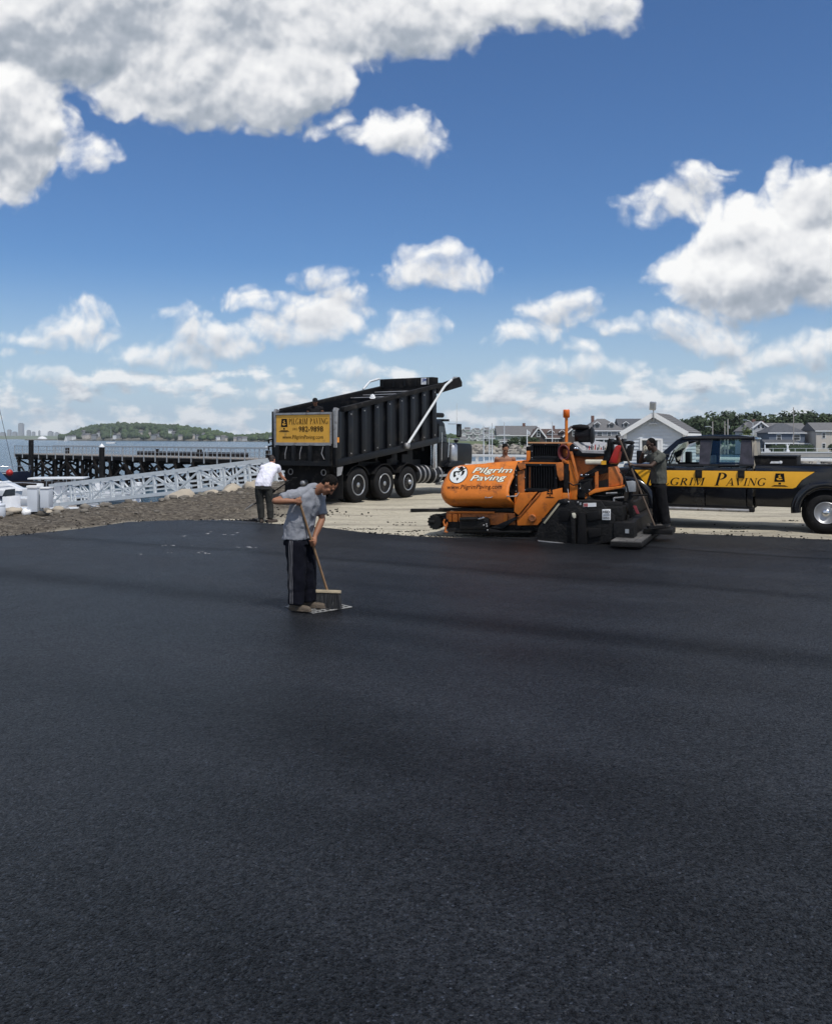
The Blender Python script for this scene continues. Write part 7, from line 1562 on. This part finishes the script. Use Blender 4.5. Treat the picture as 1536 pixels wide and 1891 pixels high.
def figure(label, base, J, st, vox=.008, group=None):
    t = thing('person', label, 'person', base, 0, group); V = Vector
    g = lambda k: V(J[k]); f, l = V(J['front']), V(J['side'])
    skin = MB()
    P, hrot = head(skin, g('head'), J['hf'], J['hu'], st.get('hs', .93))
    cap_(skin, g('neck') - V((0, 0, .03)), P(0, -.02, -.05), .062, .056)
    tr = J['torso']                                     # rings from hem to collar: (centre, half width, half depth)
    loft(skin, [(c, l, f, a - .018, b - .018) for c, a, b in tr])
    for i in (0, 1):
        sh, el, ha = V(J['sh'][i]), V(J['el'][i]), V(J['ha'][i])
        fa = el.lerp(ha, .74); k = st.get('arm', 1.0)
        chain(skin, [sh, sh.lerp(el, .45), el, el.lerp(fa, .35), fa], [.058 * k, .048 * k, .039 * k, .043 * k, .028 * k])
        gl = J['grip'][i]
        if gl and not st.get('glove%d' % i): hand(skin, ha, gl[0], gl[1], fa, gl[2] if len(gl) > 2 else .014, 1.0, gl[3] if len(gl) > 3 else 1)
        if gl and st.get('glove%d' % i):
            gm = MB(); hand(gm, ha, gl[0], gl[1], fa, gl[2] if len(gl) > 2 else .014, 1.12, gl[3] if len(gl) > 3 else 1); fuse(gm, 'glove', st['glove%d' % i], t, .006, 2)
        hip, kn, an = V(J['hip'][i]), V(J['kn'][i]), V(J['an'][i])
        chain(skin, [hip, kn, an], [.075, .055, .04])
    body = fuse(skin, 'body', st['skin'], t, vox * .8, 2)
    if st.get('shirt'):
        sm = MB(); loft(sm, [(c, l, f, a, b) for c, a, b in tr])
        for i in (0, 1):
            sh, el = V(J['sh'][i]), V(J['el'][i]); k = st['sleeve'][i] if isinstance(st['sleeve'], tuple) else st['sleeve']
            if k: cap_(sm, sh, sh.lerp(el, k * .5), .082, .080); mm = sh.lerp(el, k); d = (el - sh).normalized(); sm.tube([sh.lerp(el, k * .3), sh.lerp(el, k * .6), mm], [.080, .075, .060], 16)
        c, a, b = tr[-1]; cap_(sm, V(J['sh'][0]), V(c), .070, .062); cap_(sm, V(J['sh'][1]), V(c), .070, .062)
        fuse(sm, 'shirt', st['shirt'], t, vox, 3, st.get('fold', .010), 7.0, 1)
        if st['sleeve']: MB().tube([V(c) + V((0, 0, .012)) + l * (a * .92 * math.cos(k * .3142)) + f * (b * 1.02 * math.sin(k * .3142)) for k in range(21)], .008, 6, cap=False).build('collar', st['shirt'], t)
    pm = MB(); c, a, b = tr[0]; pz = max(V(J['hip'][0]).z, V(J['hip'][1]).z)
    loft(pm, [(V(c) + V((0, 0, .06)), l, f, a - .045, b - .045), (V(c) + V((0, 0, .0)), l, f, a - .026, b - .022), (V(c).lerp((V(J['hip'][0]) + V(J['hip'][1])) / 2, .6) - V((0, 0, .08)), l, f, a - .005, b)])
    th, cf, hm = st.get('leg', (.098, .082, .078))
    for i in (0, 1):
        hip, kn, an = V(J['hip'][i]), V(J['kn'][i]), V(J['an'][i]); chain(pm, [hip.lerp(kn, .24), hip.lerp(kn, .5), kn, kn.lerp(an, .5)], [th * .97, th * .95, cf * 1.03, cf]); pm.tube([kn, kn.lerp(an, .6), an + (an - kn).normalized() * .0], [cf, hm, hm * 1.02], 16)
    pants = fuse(pm, 'trousers', st['pants'], t, vox, 3, st.get('pfold', .011), 6.0, 2)
    for i in (0, 1):
        an, toe = V(J['an'][i]), V(J['toe'][i]); d = (toe - an); d.z = 0; d.normalize(); sm = MB(); z0 = min(0, toe.z - .04) + .0
        hl = V((an.x, an.y, .045)) - d * .05; tp = V((toe.x, toe.y, .040))
        cap_(sm, hl, hl + d * .10, .044, .046); cap_(sm, hl + d * .09, tp, .046, .038); cap_(sm, V((an.x, an.y, .05)), an + V((0, 0, .02)), .047, .044)
        side = V((-d.y, d.x, 0)); loft(sm, [((hl + tp) / 2 * 1.0 + V((0, 0, .012 - ((hl + tp) / 2).z)), d, side, (tp - hl).length / 2 + .050, .047), ((hl + tp) / 2 + V((0, 0, .030 - ((hl + tp) / 2).z)), d, side, (tp - hl).length / 2 + .048, .046)])
        fuse(sm, 'shoe', st['shoe'], t, .007, 2)
    em = MB()
    for k in (-1, 1): em.ball(P(.031 * k, .080, .012), .0135, 10, 8)
    em.build('eyes', st.get('eye', EYE), t)
    hat = st.get('hat'); hm_ = MB(); s = st.get('hs', .93)
    if hat != 'none':
        hm_.ball(P(0, -.020, .046), (.080 * s, .098 * s, .092 * s), 20, 14, hrot); hm_.ball(P(0, -.045, .0), (.072 * s, .062 * s, .075 * s), 16, 10, hrot)
        if st.get('beard'): hm_.ball(P(0, .03, -.075), (.060 * s, .058 * s, .05 * s), 14, 10, hrot)
        fuse(hm_, 'hair', st['hair'], t, .006, 1, .006, 40, 3)
    if hat in ('cap', 'hard'):
        cm = MB(); cm.ball(P(0, -.006, .060), (.090 * s, .108 * s, .085 * s), 20, 14, hrot)
        if hat == 'cap': loft(cm, [(P(0, .10, .058), hrot @ V((1, 0, 0)), hrot @ V((0, 1, 0)), .068, .062), (P(0, .10, .066), hrot @ V((1, 0, 0)), hrot @ V((0, 1, 0)), .066, .060)])
        else: loft(cm, [(P(0, .01, .040), hrot @ V((1, 0, 0)), hrot @ V((0, 1, 0)), .100, .122), (P(0, .01, .050), hrot @ V((1, 0, 0)), hrot @ V((0, 1, 0)), .098, .120)]); cap_(cm, P(0, -.07, .135), P(0, .06, .14), .016)
        fuse(cm, 'cap' if hat == 'cap' else 'hard_hat', st['hatm'], t, .006, 2)
    return t, body, pants
EYE = M('dark_eye', (.03, .022, .018), .2)
def cloth(n, c, b=.6): return M(n, c, .9, var=.16, scale=7, bump=b, bscale=22, spec=.15, dirt=tuple(k * .55 for k in c), dirt_amt=.16, dscale=5)
def skinm(n, c): return M(n, c, .55, var=.12, scale=14, spec=.35)
HAIR = M('black_hair', (.006, .005, .0045), .75, spec=.12, var=.3, scale=60, bump=.5, bscale=90)
BROWNSKIN, TANSKIN, DARKSKIN = skinm('tanned_skin', (.27, .125, .072)), skinm('sunburnt_skin', (.42, .20, .13)), skinm('dark_skin', (.060, .034, .024))
def sym(pairs): return [Vector(p) for p in pairs]
# --- the sweeper in the foreground
SB = Vector((-1.36, 10.62, 0.0))
hx = Vector((.28, .36, -1.11)).normalized()             # broom handle direction, top to head
RH, LH = Vector((.005, -.25, 1.315)), Vector((.137, -.09, .815))
hx = (LH - RH).normalized()
J = dict(front=(.866, -.5, 0), side=(.5, .866, 0), head=(.325, -.05, 1.49), hf=(.50, -.16, -.86), hu=(.86, -.10, .48), neck=(.165, .0, 1.44),
    torso=[((-.045, 0, .855), .198, .160), ((-.035, 0, .97), .192, .155), ((-.005, 0, 1.10), .196, .158), ((.045, 0, 1.25), .212, .158), ((.085, 0, 1.36), .205, .125), ((.125, 0, 1.425), .130, .085), ((.145, 0, 1.45), .085, .065)],
    sh=[(-.045, -.155, 1.375), (.185, .165, 1.335)], el=[(-.265, -.305, 1.32), (.235, .10, 1.075)], ha=[RH, LH],
    grip=[(hx, (-.2, -.9, .25), .014, -1), (hx, (.5, -.2, .3), .014, -1)],
    hip=[(-.06, -.085, .88), (.02, .085, .88)], kn=[(-.045, -.10, .48), (.06, .085, .48)], an=[(-.055, -.09, .10), (.08, .10, .10)], toe=[(.095, -.155, .04), (.245, .055, .04)])
GREYT = cloth('grey_jersey', (.235, .245, .275)); NAVYP = cloth('navy_track_cloth', (.0045, .0050, .010), .3)
sw, body, pants = figure('man in grey shirt sweeping the drain grate with a push broom', SB, J, dict(skin=BROWNSKIN, shirt=GREYT, sleeve=(.70, .80), pants=NAVYP, shoe=M('tan_work_shoe', (.085, .066, .048), .8, var=.3, bump=.4), hair=HAIR, leg=(.122, .106, .098), fold=.019, pfold=.018), .0075)
def side_stripes(t, pants):
    bv = BVHTree.FromPolygons([v.co for v in pants.data.vertices], [tuple(p.vertices) for p in pants.data.polygons])
    for k in (-1, 0, 1):
        pts = []
        for i in range(46):
            z = .11 + .74 * i / 45; ctr = Vector((-.05, -.095, z)); d = (Vector((-.44, -.90, 0)).normalized() + Vector((.86, -.5, 0)) * (.17 * k)).normalized()
            h = bv.ray_cast(ctr + d * .5, -d)
            if h[0] is not None: pts.append(h[0] + h[1] * .0015)
        vs, fs = [], []
        for i, p in enumerate(pts):
            n = Vector((-.44, -.90, 0)).normalized(); s = n.cross(Vector((0, 0, 1))).normalized() * .0032
            vs += [p - s + n * .001, p + s + n * .001, p + s - n * .004, p - s - n * .004]
        for i in range(len(pts) - 1):
            for j in range(4): fs.append((i * 4 + j, i * 4 + (j + 1) % 4, (i + 1) * 4 + (j + 1) % 4, (i + 1) * 4 + j))
        MB().add(vs, fs).build('side_stripe', M('white_stripe_cloth', (.15, .15, .165), .9) if k == -1 else bpy.data.materials['white_stripe_cloth'], pants)
side_stripes(sw, pants)
def broom():
    top = RH - hx * .035; hd = RH + hx * ((1.315 - .215) / -hx.z); t = thing('push_broom', 'wide push broom with pale wood block and dark bristles', 'broom', SB + Vector((hd.x, hd.y, 0)))
    o = Vector((hd.x, hd.y, 0)); MB().tube([top - o, hd - o], [.0135, .0150], 10).build('handle', HANDLE, t)
    a = Vector((.985, -.17, 0)).normalized(); rz = math.atan2(a.y, a.x); BL = M('pale_broom_block', (.42, .35, .24), .7, var=.3, bump=.2)
    MB().box((-.02, .0, .205), (.375, .075, .038), rz, R(-12)).build('broom_head', BL, t, bevel=.008)
    rg = random.Random(8); b = MB()
    for i in range(620):
        u, w = rg.uniform(-.18, .18), rg.uniform(-.032, .032); p = Vector((-.02, 0, .19)) + a * u + Vector((-a.y, a.x, 0)) * w; q = p + a * (u * .16 + rg.gauss(0, .008)) + Vector((-a.y, a.x, 0)) * (-.03 + w * .5 + rg.gauss(0, .01)); q.z = .006
        b.tube([p, p.lerp(q, .6) + Vector((0, 0, -.004)), q], [.0022, .0022, .0016], 4, cap=False)
    b.build('bristles', M('dark_bristle', (.030, .032, .036), .7, var=.4, scale=60), t)
broom()
def grate():
    c = Vector((-1.18, 10.80, 0)); rz = R(-47.5); t = thing('drain_grate', 'pale square drain grate set in the asphalt under the broom', 'grate', c, rz); s = .28
    GR = M('pale_iron_grate', (.33, .33, .32), .8, var=.35, scale=9, dirt=(.03, .03, .032), dirt_amt=.42, dscale=9)
    MB().bx(-s, s, -s, s, .0012, .004).build('pit', INK, t)
    for k in (-1, 1): MB().bx(k * s - .014, k * s + .014, -s - .014, s + .014, .0045, .011).build('frame_bar', GR, t); MB().bx(-s + .014, s - .014, k * s - .014, k * s + .014, .0045, .011).build('frame_bar', GR, t)
    for i in range(1, 6): MB().bx(-s + 2 * s * i / 6 - .010, -s + 2 * s * i / 6 + .010, -s + .022, s - .022, .0045, .0100).build('grate_bar', GR, t)
    for i in range(1, 8): MB().bx(-s + .022, s - .022, -s + 2 * s * i / 8 - .007, -s + 2 * s * i / 8 + .007, .0042, .0092).build('cross_bar', GR, t)
grate()
# --- man in white shirt with a shovel
B = Vector((-3.72, 22.3, gz(-3.72, 22.3)))
a0, a1 = Vector((.45, .48, .98)), Vector((.08, .56, .74)); ax = (a1 - a0).normalized()
J = dict(front=(.15, .95, -.1), side=(-.985, .15, 0), head=(.075, .36, 1.545), hf=(.25, .85, -.35), hu=(.0, .35, .92), neck=(.06, .28, 1.45),
    torso=[((-.095, .0, .90), .215, .15), ((-.085, .02, 1.0), .21, .15), ((-.05, .08, 1.12), .215, .15), ((.01, .16, 1.27), .225, .145), ((.045, .22, 1.38), .20, .12), ((.055, .26, 1.44), .09, .07)],
    sh=[(-.14, .20, 1.355), (.225, .22, 1.375)], el=[(-.20, .42, 1.12), (.29, .36, 1.16)], ha=[a1, a0], grip=[(ax, (-.5, -.2, .6), .016, 1), (ax, (.3, -.3, .8), .016, 1)],
    hip=[(-.20, .0, .90), (.02, .0, .90)], kn=[(-.17, .03, .48), (.07, .03, .48)], an=[(-.13, 0, .10), (.10, .0, .10)], toe=[(-.14, .18, .04), (.22, .10, .04)])
BGL = M('black_glove', (.012, .012, .013), .8)
figure('man in white shirt bending over a shovel behind the dump truck', B, J, dict(skin=TANSKIN, shirt=cloth('white_jersey', (.74, .74, .84)), sleeve=.55, leg=(.112, .09, .082), pants=cloth('dark_olive_work_cloth', (.026, .027, .026)), shoe=M('brown_boot', (.055, .042, .035), .8), hair=M('dark_brown_hair', (.018, .010, .008), .6, bump=.4), glove0=BGL, glove1=BGL, fold=.012), .011)
t = thing('shovel', 'long handled shovel gripped by the man in white shirt', 'shovel', B); top = a0 - ax * .22; low = a1 + ax * .62; MB().tube([top, low], [.016, .017], 8).build('handle', BLKD, t); MB().tube([top - Vector((.06, 0, 0)), top + Vector((.06, 0, 0))], .015, 8).build('grip', BLKD, t)
q = low + ax * .28; sdv = ax.cross(Vector((0, 0, 1))).normalized() * .12; nn = Vector((0, 0, .03)); MB().add([low - sdv, low + sdv, q + sdv * .8, q - sdv * .8, low - sdv + nn, low + sdv + nn, q + sdv * .8 + nn * .4, q - sdv * .8 + nn * .4], [(3, 2, 1, 0), (4, 5, 6, 7), (0, 1, 5, 4), (1, 2, 6, 5), (2, 3, 7, 6), (3, 0, 4, 7)]).build('blade', STEEL, t)
rg = random.Random(12); mb = MB()
for i in range(90): r = rg.uniform(.01, .035); x, y = -4.1 + rg.gauss(0, .22), 22.5 + rg.gauss(0, .25); mb.rock((x, y, gz(x, y) + r * .4), (r * 1.3, r, r * .8), rg, 6, 4)
for i in range(120): r = rg.uniform(.008, .032); x, y = -2.9 + rg.gauss(0, .8), 24.6 + rg.gauss(0, .5); mb.rock((x, y, gz(x, y) + r * .4), (r * 1.3, r, r * .8), rg, 6, 4)
mb.build('spilled_asphalt', BLKD, kind='stuff')
# --- people in the truck bed
def simple_pose(h, arms=((-.24, -.02, .82), (.24, -.02, .82)), lean=0.0):
    k = h / 1.76
    J = dict(front=(0, -1, 0), side=(1, 0, 0), head=(0, -.03 - lean, 1.63 * k), hf=(0, -.93, -.36), hu=(0, -.3, .9), neck=(0, -lean * .8, 1.50 * k),
        torso=[((0, 0, .88 * k), .17, .12), ((0, 0, 1.0 * k), .165, .12), ((0, -lean * .4, 1.15 * k), .175, .12), ((0, -lean * .6, 1.32 * k), .195, .125), ((0, -lean * .75, 1.42 * k), .18, .10), ((0, -lean * .8, 1.485 * k), .085, .07)],
        sh=[(-.195, -lean * .7, 1.41 * k), (.195, -lean * .7, 1.41 * k)], el=[(-.265, .04, 1.12 * k), (.265, .04, 1.12 * k)], ha=[arms[0], arms[1]], grip=[((0, 1, 0), (-1, 0, 0)), ((0, 1, 0), (1, 0, 0))],
        hip=[(-.09, 0, .90 * k), (.09, 0, .90 * k)], kn=[(-.10, -.02, .48 * k), (.10, -.02, .48 * k)], an=[(-.10, 0, .10), (.10, 0, .10)], toe=[(-.12, -.16, .04), (.12, -.16, .04)])
    return J
def in_bed(px, py, y, h, lab, st):
    """stand a figure on the sloping bed floor so that its head top shows at px, py"""
    x, z = DT.y(px, py, y); p = DT.M @ Vector((x, y, DT_zb(x) + .05)); hh = (z + DT.o.z) - p.z
    h = max(1.55, min(1.78, hh)); p.z += hh - h; pass
    return figure(lab, p, simple_pose(h), st, .012)
dk = cloth('black_jersey', (.012, .012, .014)); work = cloth('dark_work_cloth', (.02, .02, .022)); boot = M('dark_boot', (.02, .018, .016), .8)
def load():
    rg = random.Random(6); vs = []; fs = []; nx, ny = 22, 12; x0, x1 = .1, 4.1
    for i in range(nx):
        for j in range(ny):
            x = x0 + (x1 - x0) * i / (nx - 1); y = .07 + (DT_W - .14) * j / (ny - 1); u = i / (nx - 1)
            vs.append((x, y, DT_zb(x) + .04 + .34 * sst(0, .3, u) * (.75 + .25 * math.sin(y * 2.2)) + .05 * mn.noise(Vector((x * 3, y * 3, 1)))))
    fs = [(i * ny + j, (i + 1) * ny + j, (i + 1) * ny + j + 1, i * ny + j + 1) for i in range(nx - 1) for j in range(ny - 1)]
    t = thing('asphalt_load', 'black hot asphalt heaped in the dump truck bed', 'asphalt', DT.o, DT.a); MB().add(vs, fs, True).build('heap', ASHB, t)
load()
in_bed(582, 734.5, 1.35, 1.7, 'man in dark cap and black tank top standing in the truck bed', dict(skin=BROWNSKIN, shirt=dk, sleeve=0, pants=work, shoe=boot, hair=HAIR, hat='cap', hatm=dk))
in_bed(688, 728.5, .75, 1.7, 'worker in white hard hat mostly hidden inside the truck bed', dict(skin=BROWNSKIN, shirt=dk, sleeve=.6, pants=work, shoe=boot, hair=HAIR, hat='hard', hatm=WHT))
# --- bare chested man behind the hopper
x = (932 - CX) / FPX * 21.3; J = simple_pose(1.88, ((-.22, -.20, .86), (.22, -.20, .86)), .08); J['hf'] = (.05, -.85, -.5); J['front'] = (0, -1, 0)
figure('bare chested man standing behind the orange hopper', (x, 21.3, gz(x, 21.3) + .11), J, dict(skin=skinm('warm_tan_skin', (.30, .145, .085)), pants=work, shoe=boot, hair=HAIR, hs=.96), .011)
# --- the screed operator
B = Vector((4.84, 17.9, .262)); RT = Vector((-.80, -.10, 1.80)); RB = Vector((-.13, -.30, .03)); ax = (RB - RT).normalized(); lh = RT + ax * ((RT.z - 1.245) / -ax.z)
J = dict(front=(-.98, -.18, 0), side=(.18, -.98, 0), head=(-.135, .0, 1.665), hf=(-.95, -.12, -.28), hu=(-.25, 0, .95), neck=(-.035, 0, 1.53),
    torso=[((.02, 0, .88), .185, .145), ((.02, 0, 1.0), .18, .14), ((.015, 0, 1.14), .185, .14), ((.0, 0, 1.30), .205, .145), ((-.01, 0, 1.43), .19, .115), ((-.02, 0, 1.50), .09, .07)],
    sh=[(-.015, .185, 1.425), (.03, -.185, 1.42)], el=[(-.30, .17, 1.31), (-.20, -.27, 1.24)], ha=[(-.265, -.01, 1.575), lh], grip=[((0, .3, 1), (.9, .1, -.3), .012, 1), (ax, (.3, -.7, .3), .016, -1)],
    hip=[(.02, .09, .90), (.02, -.09, .90)], kn=[(.03, .10, .49), (.07, -.11, .49)], an=[(.02, .10, .10), (.13, -.12, .10)], toe=[(-.15, .08, .04), (-.05, -.16, .04)])
figure('man in olive shirt leaning on a rake on the paver walkway', B, J, dict(skin=DARKSKIN, shirt=cloth('olive_grey_shirt', (.085, .088, .078)), sleeve=.62, pants=cloth('black_work_cloth', (.0085, .0085, .010)), shoe=M('dusty_boot', (.06, .055, .05), .85), hair=HAIR, glove0=M('cream_glove', (.50, .45, .36), .9), fold=.014, pfold=.012, leg=(.112, .10, .095)), .009)
t = thing('rake', 'long asphalt rake with dark wooden handle held upright', 'rake', B); MB().tube([RT, RB], [.019, .021], 10).build('handle', M('dark_wood_handle', (.10, .07, .05), .7, var=.3), t); MB().box(RB + Vector((.02, -.02, .01)), (.40, .06, .05), R(20)).build('rake_head', BLKD, t)
MB().box((4.84 + .03, 17.9 - .02, .207), (.56, .62, .104), R(-22)).build('foot_step', ASHB, None, bevel=.01)
for o in (bpy.data.objects['foot_step'],): o.parent = bpy.data.objects['asphalt_paver']; o.matrix_parent_inverse = PV.I
